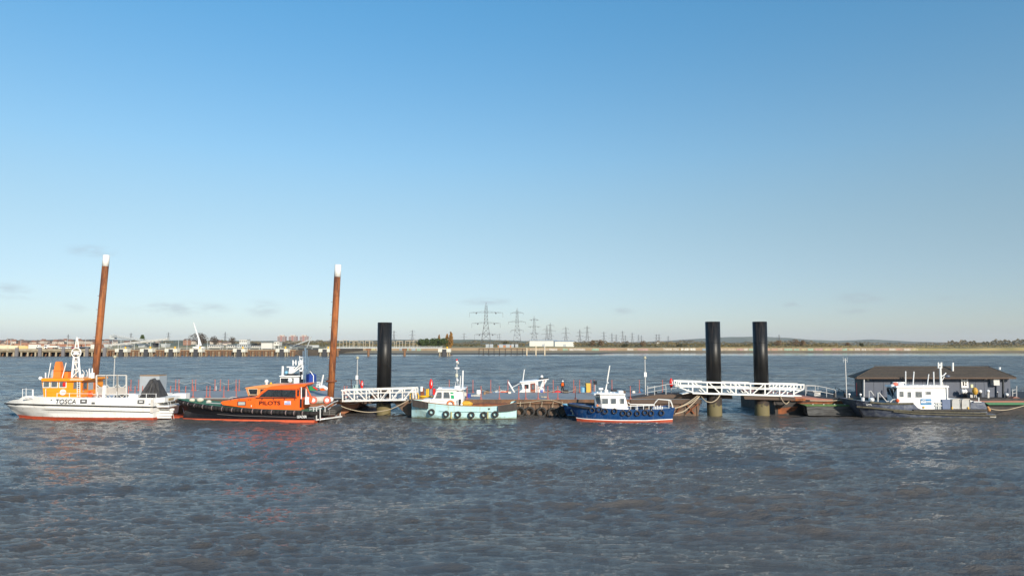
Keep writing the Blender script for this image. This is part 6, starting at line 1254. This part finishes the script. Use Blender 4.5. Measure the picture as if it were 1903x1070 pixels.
P('aft_cabin_box', MB().pbox(1067, 1079, 720.8, 730, 89.5, 91), mat('dark_and_white_box', (.10, .12, .14), .5), t); P('blue_box', MB().pbox(1079.5, 1089, 719.7, 731, 89.4, 91), LBLU, t); P('yellow_box', MB().pbox(1089.5, 1098.3, 712.3, 731, 89.2, 90.6), mat('mustard_board', (.72, .42, .06), .6), t)
P('red_fender', MB().ball(W(1036, 729, 89), .3, (1.6, 1, .8)), REDC, t)
# person on its deck: one skinned body, bending forward
def person():
    Y = 88.9; bx, _, bz = W(1045.5, 731.5, Y); t = T('person', 'person in dark clothes with an orange life vest bending forward on the white boat', 'person', (bx, Y, bz))
    def skin(name, pts, edges, m, lv=1):
        me = bpy.data.meshes.new(name); me.from_pydata([p[:3] for p in pts], edges, []); o = bpy.data.objects.new(name, me); COL.objects.link(o)
        md = o.modifiers.new('s', 'SKIN'); 
        for i, p in enumerate(pts): me.skin_vertices[0].data[i].radius = (p[3], p[3] if len(p) < 5 else p[4])
        me.skin_vertices[0].data[0].use_root = True
        sb = o.modifiers.new('u', 'SUBSURF'); sb.levels = sb.render_levels = lv
        dg = bpy.context.evaluated_depsgraph_get(); nm = bpy.data.meshes.new_from_object(o.evaluated_get(dg)); o.modifiers.clear(); o.data = nm; nm.materials.clear(); nm.materials.append(m)
        for p in nm.polygons: p.use_smooth = True
        o.parent = t; return o
    # x right, y away (faces the camera, leaning forward)
    pts = [(0, .10, .86, .15), (0, .02, 1.06, .16), (0, -.12, 1.26, .17), (0, -.20, 1.38, .10), (0, -.28, 1.47, .055),
           (-.17, -.14, 1.33, .07), (-.24, -.24, 1.08, .05), (-.17, -.42, .92, .038), (-.13, -.50, .88, .03), (.17, -.14, 1.33, .07), (.24, -.24, 1.08, .05), (.17, -.42, .92, .038), (.13, -.50, .88, .03),
           (-.10, .10, .80, .10), (-.12, .0, .46, .075), (-.13, .08, .08, .05), (-.13, -.08, .03, .04), (.10, .10, .80, .10), (.12, .0, .46, .075), (.13, .08, .08, .05), (.13, -.08, .03, .04)]
    skin('body', pts, [(0, 1), (1, 2), (2, 3), (3, 4), (2, 5), (5, 6), (6, 7), (7, 8), (2, 9), (9, 10), (10, 11), (11, 12), (0, 13), (13, 14), (14, 15), (15, 16), (0, 17), (17, 18), (18, 19), (19, 20)], mat('dark_work_clothes', (.018, .018, .022), .85), 2)
    o = MB().ball((bx, Y - .33, bz + 1.56), .105, (.9, 1, 1.15), 12, 8).ball((bx, Y - .44, bz + 1.54), .02); P('head', o, SKINM, t, smooth=True)
    P('white_cap', MB().ball((bx, Y - .32, bz + 1.60), .125, (1, 1, .95), 14, 8), WHITE2, t, smooth=True)
    v = MB(); v.hexa([(bx - .17, Y - .34, bz + 1.02), (bx + .13, Y - .34, bz + 1.02), (bx + .13, Y - .12, bz + 1.02), (bx - .17, Y - .12, bz + 1.02), (bx - .13, Y - .38, bz + 1.40), (bx + .11, Y - .38, bz + 1.40), (bx + .11, Y - .2, bz + 1.40), (bx - .13, Y - .2, bz + 1.40)]); P('life_vest', v, ORANGE, t)
    hd = MB()
    for s in (-1, 1):
        for k in range(4): hd.tube([(bx + s * .13 + (k - 1.5) * .018, Y - .51, bz + .87), (bx + s * .13 + (k - 1.5) * .02, Y - .55, bz + .82 + .004 * k)], .009, 4)
        hd.tube([(bx + s * .10, Y - .50, bz + .87), (bx + s * .075, Y - .53, bz + .85)], .010, 4)
    P('fingers', hd, SKINM, t)
person()
# --- 8 low dark boats beyond the pontoon
t = boat('dark_tender', 'low dark blue inflatable with blue cover beyond the pontoon, left of the ramp', 1190, 90.5)
P('hull', MB().prism([(1163, 733), (1168, 730.5), (1186, 729.5), (1212, 731), (1214, 737), (1165, 740)], 89.5, 91.8), HULLK, t); P('blue_cover', MB().prism([(1189, 736), (1193, 732), (1208, 730), (1213, 733), (1212, 736.5)], 89.3, 89.48), DBLU, t)
P('outboard', MB().ball(W(1192, 727.5, 89.8), .35, (.8, 1, 1.1)), WHITE2, t); P('outboard', MB().ball(W(1186.5, 730, 89.8), .25), BEIGE, t)
for px in (1218.5, 1234): O('bollard', MB().pt([(px, 733.5, 82), (px, 727.5, 82)], .16, 8), HULLK, 'black bollard on the ramp deck, %s the red lifebuoy cabinet' % ('well left of' if px < 1230 else 'just left of'), 'bollard')

# --- 9 hidden dark boat behind the blue boat bow
t = boat('dark_blue_boat', 'dark blue boat in shade, mostly hidden behind the royal blue boat bow', 1075, 75.3)
h = Hull(75.35)
l1 = [(1046, 751.5, .1), (1052, 752.5, .6), (1065, 754, 1.0), (1100, 756, 1.1), (1130, 757, 1.1)]; l2 = [(1053, 772, .1), (1066, 773, .5), (1100, 774.5, .9), (1130, 774.5, .9)]
P('hull', h.skin(l1, l2, 16), BLUE, t, smooth=True); P('keel', h.skin(l2, l2, 16, z2=-.6), HULLK, t); P('deck', h.deck(l1, 16, -.05), DECK, t); P('rubbing_strake', h.rail(l1, .06, 16), LBLU, t)
P('pale_stripe', h.rail([(1055, 770.5, .3), (1066, 771.2, .62), (1100, 772.5, .98)], .04, 10, stern=False), LBLU, t)
P('fender_bunch', MB().ball(W(1065, 760, 73.6), .18, (1, 1, 1.3)).ball(W(1066.5, 764, 73.6), .16).ball(W(1063, 762.5, 73.6), .15).ball(W(1065, 768, 73.5), .1, (1, 1, 1.6)), mat('cream_bag', (0, 0, 0)), t)

# --- 10 royal blue boat
t = boat('royal_blue_boat', 'royal blue boat with white cabin, red waterline and ten small tyres', 1160, 72.3)
h = Hull(72.35, -2, 1160)
top = [(1057, 750, .08), (1062, 750.6, .5), (1075, 752.5, .95), (1095, 755.3, 1.3), (1120, 758.5, 1.5), (1150, 760.8, 1.6), (1190, 761.8, 1.62), (1225, 761, 1.6), (1254, 758.3, 1.5)]
w1 = [(1070.5, 775, .08), (1085, 777, .6), (1110, 778.6, 1.15), (1150, 780, 1.45), (1200, 780.2, 1.5), (1250, 777.7, 1.42)]
w2 = [(p[0] + .3, p[1] + 1.4, p[2]) for p in w1]; w3 = [(p[0] + 1.5 * (i == 0), p[1] + 4.4, p[2] * .97) for i, p in enumerate(w1)]
P('hull', h.skin(top, w1, 36), BLUE, t, smooth=True); P('white_stripe', h.skin(w1, w2, 36), WHITE2, t, smooth=True); P('boot_stripe', h.skin(w2, w3, 36), REDB, t, smooth=True); P('keel', h.skin(w3, w3, 36, z2=-.7), REDB, t)
P('deck', h.deck(top, 36, -.08), mat('pale_grey_deck', (.4, .42, .44), .7), t); P('gunwale', h.rail(top, .045, 36), BLUE, t)
P('bow_fender', h.rail([(1057, 751.5, .15), (1062, 752.6, .6), (1078, 755.5, 1.05), (1096, 757.8, 1.36)], .13, 12, 8, stern=False), BLACK, t)
cy, cf = 71.2, 73.6
P('cabin', MB().prism([(1119, 759), (1117.5, 748), (1115, 733.2), (1161, 733.2), (1166, 750), (1168, 761)], cy, cf, taper=.05), WHITE2, t)
x0, x1 = WX(1106, 72), WX(1118, 71.2)
P('cabin_front', MB().hexa([W(1107, 757, 71.9), W(1119, 758.5, cy + .01), (WX(1119, cy), cf - .01, WZ(758.5, cy)), (WX(1107, 71.9), cf - .7, WZ(757, 71.9)), W(1105.5, 734, 71.9), W(1115.5, 733.3, cy + .1), (WX(1115.5, cy), cf - .1, WZ(733.3, cy)), (WX(1105.5, 71.9), cf - .7, WZ(734, 71.9))]), WHITE2, t)
P('front_window', MB().hexa([Vector(W(1108.2, 749, 71.9)) + Vector((-.03, -.05, 0)), Vector(W(1116.2, 750, cy + .06)) + Vector((-.03, -.05, 0)), Vector(W(1116.2, 750, cy + .06)) + Vector((0, .05, 0)), Vector(W(1108.2, 749, 71.9)) + Vector((0, .05, 0)), Vector(W(1106.8, 737, 71.9)) + Vector((-.03, -.05, 0)), Vector(W(1114.3, 736.8, cy + .1)) + Vector((-.03, -.05, 0)), Vector(W(1114.3, 736.8, cy + .1)) + Vector((0, .05, 0)), Vector(W(1106.8, 737, 71.9)) + Vector((0, .05, 0))]), GLASSB, t)
P('roof', MB().prism([(1103.5, 733.6), (1105, 731.3), (1115, 730), (1160, 731), (1163, 732.5), (1162, 733.6)], cy - .1, cf + .1), WHITE2, t)
P('roof_visor', MB().pbox(1107.5, 1114.5, 731.8, 734.2, cy - .14, cy - .101), HULLK, t)
for a, b in ((1118.8, 1130), (1135.2, 1144.8), (1152.3, 1159.8)): window(t, a, b, 740.3, 750, cy + .03, WHITE2, GLASSB, .6)
P('roof_box', MB().pbox(1113, 1121, 720.7, 724, 72, 72.6).pt([(1117, 724, 72.3), (1117, 731, 72.3)], .05, 5), WHITE2, t); P('roof_box', MB().pbox(1150, 1158.5, 726, 731, 72, 73), WHITE2, t)
P('mast', MB().pt([(1124.5, 731, 72.2), (1133, 679, 72.2)], .085, 7, r2=.06).pt([(1125, 726, 72.1), (1129, 706, 72.1)], .05, 5), WHITE, t); P('mast_foot', MB().pbox(1124, 1130, 724, 731, 72, 72.5), WHITE2, t)
for px, y in ((1110, 729), (1135, 729), (1142, 730), (1129.5, 711)): P('roof_fitting', MB().ball(W(px, y, 72), .09), WHITE2, t)
P('side_rail', MB().pt([(1167, 747.5, 71.1), (1172, 751, 71), (1215, 751.5, 71), (1219, 746, 71), (1223, 741.5, 71), (1244, 743, 71), (1248, 749, 71), (1250, 757, 71)], .05, 6).pt([(1168, 754.5, 71), (1216, 752.5, 71)], .04, 6).pt([(1216, 751.5, 71), (1215, 760, 71)], .045, 6).pt([(1243, 743, 71), (1243, 758, 71)], .035, 6).pt([(1226, 742, 73), (1247, 744, 73.4), (1251, 757, 73.5)], .045, 6), WHITE, t)
for px in (1172, 1184, 1196, 1206): P('rail_post', MB().pt([(px, 752, 71), (px, 761, 71)], .035, 5), WHITE, t)
for px, w_, mm_ in ((1173, 5, HULLK), (1181, 4, GREY), (1190, 5, HULLK), (1200, 6, BARGE), (1208, 4, HULLK)): P('deck_gear', MB().pbox(px, px + w_, 755, 761.5, 71.6, 72.6), mm_, t)
P('orange_buoy', MB().ball(W(1110, 753, 71.3), .13), mat('orange_ring', (0, 0, 0)), t)
for k in range(5): P('stern_fitting', MB().pbox(1218 + k * 3, 1219.5 + k * 3, 755 - (k % 2) * 2, 761, 71, 71.1), WHITE2, t)
ty = [(1100.5, 762), (1113.5, 760.5), (1124.5, 764), (1142, 763.5), (1158, 767.3), (1169.5, 768), (1184.5, 768), (1199, 766.3), (1210.5, 767.5), (1229.5, 767)]
nm = ['first', 'second', 'third', 'fourth', 'fifth', 'sixth', 'seventh', 'eighth', 'ninth', 'tenth']
for i, (px, py) in enumerate(ty):
    b = float(np.interp(px, [p[0] for p in top], [p[2] for p in top])); tyre(px, py, h.Yc(px) - b - .10, 5.2, '%s small tyre counted from the bow on the royal blue boat' % nm[i], 'small tyres on the royal blue boat', .36)
    O('tyre_lanyard', MB().pt([(px, py - 4, h.Yc(px) - b - .12), (px + .3, py - 8, h.Yc(px) - b - .02)], .02, 4), ROPE, 'short cord holding the %s tyre of the royal blue boat' % nm[i], 'rope', group='cords holding the small tyres')

# --- 11 navy boat with white wheelhouse
t = boat('harbour_launch', 'navy blue launch with white wheelhouse and blue sign, moored before the boathouse', 1715, 75.8)
h = Hull(75.9)
top = [(1588, 743, 1.9), (1600, 744.5, 2.2), (1620, 747, 2.4), (1650, 749.3, 2.4), (1668, 749, 2.4), (1697, 748.8, 2.4), (1708, 760, 2.4), (1833, 760, 2.4)]
md = [(1594, 756, 1.5), (1620, 758.5, 2.0), (1660, 762, 2.3), (1708, 766, 2.38), (1835, 768, 2.38)]
w1 = [(1605, 776, .8), (1640, 777, 1.5), (1700, 777.6, 2.2), (1848, 776.8, 2.3)]
P('hull', h.skin(top, md, 46), NAVY, t, smooth=False); P('lower_hull', h.skin(md, w1, 46), NAVY, t, smooth=True); P('keel', h.skin(w1, w1, 46, z2=-.7), HULLK, t)
P('deck', h.deck(top, 46, -.05), DECK, t)
P('shaded_bow_plate', MB().hexa([W(1577, 741.5, 78.5), W(1588, 743, 74.0), W(1592, 743, 74.0), W(1590, 741.5, 78.5), W(1604.4, 779.5, 75.4), W(1605, 779.5, 75.1), W(1609, 779.5, 75.1), W(1608, 779.5, 75.4)]), HULLK, t)  # front face of the navy hull, coloured black for the shade on it
OL = mat('olive_rubbing_rubber', (.07, .062, .04), .75, c2=(.15, .14, .10), amt=.7, scale=3)
P('rubbing_strake', h.rail([(1592, 755.5, 1.75), (1620, 757.5, 2.1), (1660, 761.5, 2.36), (1700, 764.5, 2.45), (1833, 767.5, 2.45)], .10, 30, 6, stern=False), OL, t)
P('rubbing_strake', h.rail([(1660, 764, 2.3), (1700, 768.3, 2.42), (1760, 770.5, 2.45), (1851, 772, 2.45)], .085, 30, 6, stern=False), OL, t)
ga, gb = h.sides([(1617, 747.3, 2.42), (1640, 749.5, 2.45), (1668, 750, 2.46), (1697, 749.5, 2.46)], 16); P('gunwale_strip', MB().tube(ga, .10, 6), OL, t); P('gunwale_strip', MB().tube(gb, .10, 6), OL, t)
P('gunwale_rubber', h.rail([(1697, 762.3, 2.46), (1833, 761.8, 2.46)], .12, 12, 6, stern=True), BLACK, t)
P('stern_step', MB().pbox(1833, 1851, 769.5, 776.8, 73.6, 78), NAVY, t); P('stern_step_edge', MB().pbox(1840, 1851.2, 771.5, 774.8, 73.5, 73.59), BEIGE, t)
marks(6, 1609.5, 1620.5, 750.3, 752.9, 73.42, WHITE2, t)
cy, cf = 73.75, 75.75
P('wheelhouse', MB().prism([(1669, 749), (1667, 735), (1667, 719.8), (1762, 719.8), (1762, 746), (1740, 761), (1708, 761), (1697.5, 749)], cy, cf), WHITE2, t)
P('roof', MB().prism([(1665.5, 719.7), (1666, 717.2), (1700, 716.2), (1763, 716.5), (1764, 719.7)], cy - .15, cf + .15), WHITE2, t); P('aft_wall_edge', MB().pbox(1759.3, 1762.2, 719, 741, cy - .12, cy - .003), WHITE, t)
P('aft_coaming', MB().prism([(1762.1, 740.5), (1800, 742.5), (1818, 747), (1822, 760.5), (1740, 760.5), (1762.1, 746)], cy + .2, 76.5), WHITE2, t)
P('front_windscreen', MB().hexa([W(1660.5, 742, 74.6), W(1668, 741, cy + .02), (WX(1668, cy), cf - .02, WZ(741, cy)), (WX(1660.5, 74.6), cf - .5, WZ(742, 74.6)), W(1652.5, 722.5, 74.6), W(1666.8, 721, cy + .02), (WX(1666.8, cy), cf - .02, WZ(721, cy)), (WX(1652.5, 74.6), cf - .5, WZ(722.5, 74.6))]), GLASS, t)
P('windscreen_post', MB().pt([(1652.8, 722, 74.5), (1660.5, 743, 74.5)], .06, 5).pt([(1659.5, 721.5, 74.1), (1664, 742, 74.1)], .05, 5), mat('grey_blue_post', (.2, .26, .3), .5), t)
P('visor', MB().prism([(1664, 720.5), (1665, 718), (1668, 717), (1668, 720.5)], cy + .1, cf - .1), WHITE2, t)
for a, b, c, d in ((1671.5, 1679, 727.3, 737), (1686.5, 1693, 728, 738), (1701, 1713, 727.5, 738), (1720.5, 1729.5, 727.5, 733)): window(t, a, b, c, d, cy, WHITE2, GLASSB, .5)
sg = P('sign', MB().pbox(1711.3, 1731.5, 741, 751.6, cy - .06, cy - .004), mat('sign_blue', (.02, .20, .42), .5), t)
P('sign_band', MB().pbox(1711.3, 1731.5, 745.6, 748.3, cy - .08, cy - .061), WHITE2, sg); marks(4, 1713, 1721, 742, 744.6, cy - .08, WHITE2, sg); marks(6, 1721.5, 1731, 746.1, 748, cy - .10, mat('sign_blue', (0, 0, 0)), sg); P('sign_wave', MB().pt([(1712, 744.8, cy - .08), (1716, 743.8, cy - .08), (1722, 745.2, cy - .08), (1731, 744.4, cy - .08)], .025, 4), WHITE2, sg)
P('yellow_light', MB().ball(W(1716.5, 756.5, cy - .05), .11), YEL, t)
P('tool_rack', MB().pt([(1737.5, 748, cy - .1), (1750.5, 748, cy - .1)], .05, 4).pt([(1737.5, 753.5, cy - .1), (1750.5, 753.5, cy - .1)], .05, 4).pt([(1743.8, 748, cy - .1), (1743.8, 760, cy - .1)], .05, 4), WHITE, t); P('rack_back', MB().pbox(1738, 1750, 748.5, 760, cy - .05, cy - .004), GREY, t)
P('navy_panel', MB().pbox(1751, 1766.5, 742, 760, cy - .18, cy - .004), mat('navy_grey_panel', (.10, .14, .24), .5), t)
for a, b in ((1769.5, 1785.5), (1787.5, 1803.5)):
    f = P('deck_locker', MB().pbox(a, b, 741.5, 759.5, cy - .1, cy + .7), mat('light_grey_locker', (.42, .42, .40), .6), t); P('locker_rail', MB().pt([(a + .5, 759, cy - .15), (a + .5, 744, cy - .15), (a + 3, 741, cy - .15), (b - 2, 741, cy - .15), (b - .5, 744, cy - .15), (b - .5, 759, cy - .15), (a + .5, 759, cy - .15)], .035, 5), BEIGE, f)
for px in (1768.8, 1799): P('yellow_post', MB().pbox(px, px + 2, 756, 760, cy - .25, cy - .16), YEL, t)
P('stern_bulwark', MB().prism([(1804, 760), (1804, 747), (1812, 745), (1829, 746.5), (1834, 758), (1833, 761)], 73.55, 73.75), NAVY, t); P('bulwark_cap', MB().prism([(1810, 745.5), (1824, 746), (1824, 747), (1810, 747)], 73.4, 73.54), WHITE2, t)
P('stern_fender', MB().ball(W(1838, 761.5, 74), .16).ball(W(1836, 757, 74), .14), mat('orange_worn_buoy', (.5, .24, .08), .7), t)
P('samson_post', MB().pt([(1819, 746, 75), (1819, 738, 75)], .06, 5), WHITE, t)
# roof gear
P('mast', MB().pt([(1748.5, 717, 75.5), (1747.3, 682, 75.5)], .105, 8).pt([(1753, 717, 75.5), (1749, 704, 75.5)], .05, 5), WHITE, t); P('mast_head', MB().pt([(1743.5, 673, 75.5), (1743.8, 684, 75.5)], .08, 6).pt([(1749, 673, 75.5), (1749, 684, 75.5)], .10, 6).pt([(1743.5, 678, 75.5), (1749, 678, 75.5)], .08, 6), WHITE, t)
P('mast_bracket', MB().pt([(1748, 700, 75.5), (1754, 697, 75.4), (1758, 692.5, 75.4)], .06, 5).pt([(1751, 706, 75.5), (1755, 699, 75.4)], .05, 5), WHITE2, t); P('camera_head', MB().ball(W(1761, 699, 75.4), .2, (1.4, 1, .8)), NAVY, t)
tubes(t, 'aerial', WHITE2, [([(1683, 717, 75), (1683, 689.5, 75)], .055), ([(1696.5, 717, 75), (1698.5, 690, 75)], .055), ([(1723, 717, 75), (1726, 695, 75)], .05), ([(1735.5, 717, 75), (1735, 690.5, 75)], .06)])
P('radar_scanner', MB().pbox(1660, 1682.5, 709.7, 711.8, 75, 75.25), WHITE2, t); P('rescue_ring_bundle', MB().ball(W(1664, 713.5, 74.6), .24, (1.4, 1, .8)), mat('faded_red_ring', (0, 0, 0)), t); P('searchlight', MB().ball(W(1658, 717.5, 74.4), .24).ball(W(1673, 714.5, 74.5), .3, (1.2, 1, .9)), WHITE2, t)
P('roof_rail', MB().pt([(1690, 716, 73.9), (1760, 716, 73.9)], .035, 5), BEIGE, t)
for k in range(5): P('roof_fitting', MB().ball(W(1704 + 12 * k, 716, 74.2), .09), WHITE2, t)
# bow rails
tubes(t, 'bow_rail', STEEL, [([(1615, 744, 75.5), (1615, 726.5, 75.5), (1618, 726, 75.5), (1624, 734, 75.5)], .055), ([(1631.3, 746, 74), (1631.3, 729, 74)], .09), ([(1633, 728.5, 74), (1647.5, 745.5, 74), (1668, 745.5, 74)], .06), ([(1654, 747, 73.8), (1659, 742, 73.8), (1667, 741.5, 73.8)], .06)])
P('windlass', MB().ball(W(1620, 742, 75), .26, (1.2, 1, .9)), WHITE2, t); P('bow_bollard', MB().pt([(1603.5, 744.5, 74.2), (1603.5, 738, 74.2)], .16, 8), WHITE2, t); P('orange_bag', MB().ball(W(1668, 744, 73.6), .2), mat('orange_bag', (0, 0, 0)), t)
for px, y, Y in ((1578, 732.5, 79.5), (1599, 733, 79.5)): O('white_float', MB().ball(W(px, y, Y), .14).pt([(px, y + 2, Y), (px, 745, Y)], .05, 5), WHITE2, 'white ball topped post by the navy launch bow, %s one of two' % ('left' if px < 1590 else 'right'), 'post')

# ------------------------------------------------------------------ boathouse
t = T('boathouse', 'long dark blue grey boathouse with a brown hipped shingle roof', 'building', (WX(1740, 82), 82, WZ(744, 80)))
Y0, Y1 = 80.3, 83.3; xa, xb = WX(1605, Y0), WX(1877, Y0); zb = WZ(745, 79.5); zt = WZ(702.5, Y0)
P('core_wall', MB().hexa([(xa + .05, Y0 + .08, zb), (xb - .05, Y0 + .08, zb), (xb - .05, Y1, zb), (xa + .51, Y1, zb), (xa + .05, Y0 + .08, zt), (xb - .05, Y0 + .08, zt), (xb - .05, Y1, zt), (xa + .51, Y1, zt)]), SLATE, t)
ed = [1605, 1623, 1641, 1660, 1690, 1714, 1736, 1756, 1783, 1812, 1828, 1850, 1864, 1877]
for i in range(len(ed) - 1): a, b = WX(ed[i], Y0), WX(ed[i + 1], Y0); P('wall_panel', MB().box(a + .015, b - .015, Y0 + .005 * (i % 2), Y0 + .079, zb, zt), SLATE, t)
P('end_wall', MB().hexa([(xa - .02, Y0 + .02, zb), (xa + .04, Y0 + .02, zb), (xa + .5, Y1 + .01, zb), (xa + .42, Y1 + .01, zb), (xa - .02, Y0 + .02, zt), (xa + .04, Y0 + .02, zt), (xa + .5, Y1 + .01, zt), (xa + .42, Y1 + .01, zt)]), mat('teal_grey_cladding', (.06, .09, .11), .6), t)
P('skirting', MB().box(xa - .03, xb + .03, Y0 - .05, Y0 - .002, zb, zb + .38), TEAL, t)
ze = WZ(701, 79.4); yb_ = 84.0
ax, bx_ = WX(1591.5, 79.4), WX(1888, 79.4); af = WX(1577, yb_); rx0, rx1 = WX(1626, 81.7), WX(1838, 81.7); zr = WZ(681.8, 81.7)
P('roof', MB().hexa([(ax, 79.4, ze), (bx_, 79.4, ze), (bx_, yb_, ze), (af, yb_, ze), (rx0, 81.6, zr), (rx1, 81.6, zr), (rx1, 81.8, zr), (rx0, 81.8, zr)]), SHING, t)
P('eave_board', MB().box(ax, bx_, 79.33, 79.39, ze - .16, ze + .02), BEAM, t); P('eave_board', MB().tube([(ax - .05, 79.4, ze - .07), (af - .05, yb_, ze - .07)], .08, 4), BEAM, t); P('soffit', MB().hexa([(ax, 79.4, ze - .1), (bx_, 79.4, ze - .1), (bx_, yb_, ze - .1), (af, yb_, ze - .1), (ax, 79.4, ze - .01), (bx_, 79.4, ze - .01), (bx_, yb_, ze - .01), (af, yb_, ze - .01)]), TEAL, t)
# courses of shingles as raised laps
for k in range(1, 7):
    f_ = k / 7; y = 79.4 + 2.2 * f_; z = ze + (zr - ze) * f_; P('shingle_course', MB().hexa([(ax + (rx0 - ax) * f_, y - .10, z - .062), (bx_ + (rx1 - bx_) * f_, y - .10, z - .062), (bx_ + (rx1 - bx_) * f_, y + .1, z + .03), (ax + (rx0 - ax) * f_, y + .1, z + .03), (ax + (rx0 - ax) * f_, y - .10, z - .012), (bx_ + (rx1 - bx_) * f_, y - .10, z - .012), (bx_ + (rx1 - bx_) * f_, y + .1, z + .06), (ax + (rx0 - ax) * f_, y + .1, z + .06)]), SHING, t)
P('ridge_cap', MB().tube([(rx0, 81.7, zr + .02), (rx1, 81.7, zr + .02)], .09, 6), SHING, t)
P('hip_cap', MB().tube([(ax, 79.4, ze + .02), (rx0, 81.6, zr + .02)], .06, 5), SHING, t); P('hip_cap', MB().tube([(bx_, 79.4, ze + .02), (rx1, 81.6, zr + .02)], .06, 5), SHING, t)
for px, m_ in ((1605.5, STEEL), (1735, TEAL), (1864, TEAL)): P('corner_post', MB().pt([(px, 745, 79.6), (px, 702.5, 79.6)], .09 if px < 1800 else .11, 8), m_, t)
P('gutter', MB().pt([(1592, 703, 79.5), (1888, 703, 79.5)], .05, 5), TEAL, t)
P('floodlight', MB().ball(W(1612.5, 704.5, 79.9), .17), mat('lamp_glass', (0, 0, 0)), t); P('door_recess', MB().box(xa + .02, xa + .30, 80.9, 82.0, zb, zb + 2.1), HULLK, t); P('red_door_edge', MB().box(xa + .10, xa + .34, 82.1, 82.35, zb + .4, zb + 1.9), REDC, t)
nb = P('notice_board', MB().pbox(1786, 1800, 701.5, 720.5, Y0 - .1, Y0 - .01), WHITE2, t)
for a, b, c, d in ((1789, 1792, 703.5, 706), (1793, 1796.5, 703.5, 706), (1789.3, 1792, 709, 716.5), (1794, 1796.5, 709, 712), (1794, 1796.5, 713.5, 716.5)): P('notice_mark', MB().pbox(a, b, c, d, Y0 - .13, Y0 - .101), GREYD, nb)
P('small_sign', MB().pbox(1804, 1808.8, 714, 720, Y0 - .06, Y0 - .01), mat('pale_yellow_sign', (.66, .64, .40), .5), t)
P('wall_lamp', MB().pbox(1830.5, 1835.5, 702.5, 705.5, Y0 - .2, Y0 - .01), BEIGE, t); P('cabinet', MB().pbox(1846.3, 1858, 701.5, 715.8, Y0 - .6, Y0 - .01), mat('white_cabinet', (.62, .60, .56), .5), t); P('cable_duct', MB().pbox(1850, 1851, 716, 737, Y0 - .05, Y0 - .01), TEAL, t)
P('roof_vent_pipe', MB().pt([(1770.5, 691, 80.8), (1770.5, 673.5, 80.8)], .11, 8), WHITE2, t); P('roof_vent_pipe', MB().pt([(1857.5, 686.5, 82), (1857.5, 682, 82)], .13, 8), WHITE2, t)
# items standing along the boathouse wall
zc = WZ(744, 79.2)
def stand(px, pyt, m, label, cat, r=.12, cap=None, name='deck_pump'):
    t = T(name, label, cat, W(px, 744, 79.3)); P('body', MB().pt([(px, 744, 79.3), (px, pyt, 79.3)], r, 8), m, t)
    if cap: P('cap', MB().ball(W(px, pyt, 79.2), r * 1.3), cap, t)
t = T('hose_reel', 'pair of white gauges on stalks beneath the white notice board', 'gauge', W(1791, 744, 79.5)); P('gauge', MB().ball(W(1789, 727, 79.5), .2, (1, 1, 1.3)).ball(W(1794, 727, 79.5), .2, (1, 1, 1.3)), WHITE2, t); P('stalk', MB().pt([(1791.5, 744, 79.6), (1791.5, 722, 79.6)], .06, 5), HULLK, t)
t = T('yellow_crane', 'small yellow headed tripod in front of the boathouse wall', 'tripod', W(1812, 744, 79.2)); P('head', MB().ball(W(1812, 726.5, 79.2), .33, (.9, .8, 1.3)), mat('mustard_paint', (.55, .30, .03), .6), t)
for a in (1808.5, 1816.5): P('leg', MB().pt([(1812, 730, 79.2), (a, 744, 79.2)], .06, 5), BEIGE, t)
P('lower_frame', MB().pt([(1809, 741, 79.1), (1818, 741, 79.1)], .05, 5), ORANGE, t)
stand(1821.5, 727, HULLK, 'black and white deck post leaning on the boathouse wall', 'post', .15, WHITE2, 'deck_post'); stand(1836, 726.5, BEIGE, 'pale bent stand by the boathouse wall', 'stand', .14, WHITE2, 'service_stand'); stand(1853.5, 728, HULLK, 'thin black post with white box under the cabinet', 'post', .05, WHITE2, 'service_post'); stand(1871, 733, HULLK, 'short dark post with white top at the right corner of the boathouse', 'post', .14, WHITE2, 'service_bollard')
for px in (1831, 1853, 1874): O('deck_float', MB().ball(W(px, 742.5, 79), .15, (1.7, 1, .7)), WHITE2, {1831: 'white float on deck between the tripod and pale stand', 1853: 'white float at the foot of the thin black post', 1874: 'white float at the right corner of the boathouse'}[px], 'float')
O('wheelbarrow_cover', MB().ball(W(1801, 738, 79.4), .5, (1, 1, 1.3)), HULLK, 'black covered bundle beside the white gauges', 'bundle')
rg = T('gangway_rail', 'pale handrail frame at the right end of the boathouse', 'handrail', W(1885, 745, 79.5))
for px, a in ((1881.5, 723), (1889, 717)): P('rail_post', MB().pt([(px, 744, 79.5), (px, a, 79.5)], .06, 6), STEEL, rg)
for y in (731, 725): P('crossbar', MB().pt([(1881.5, y, 79.5), (1889, y - 2, 79.5)], .03, 5), STEEL, rg)
O('red_ramp', MB().prism([(1880, 740.5), (1887, 736.5), (1930, 750), (1930, 756), (1880, 744)], 78.9, 79.6), DECKR, 'red brown ramp sloping down at the right edge of the pontoon', 'ramp')
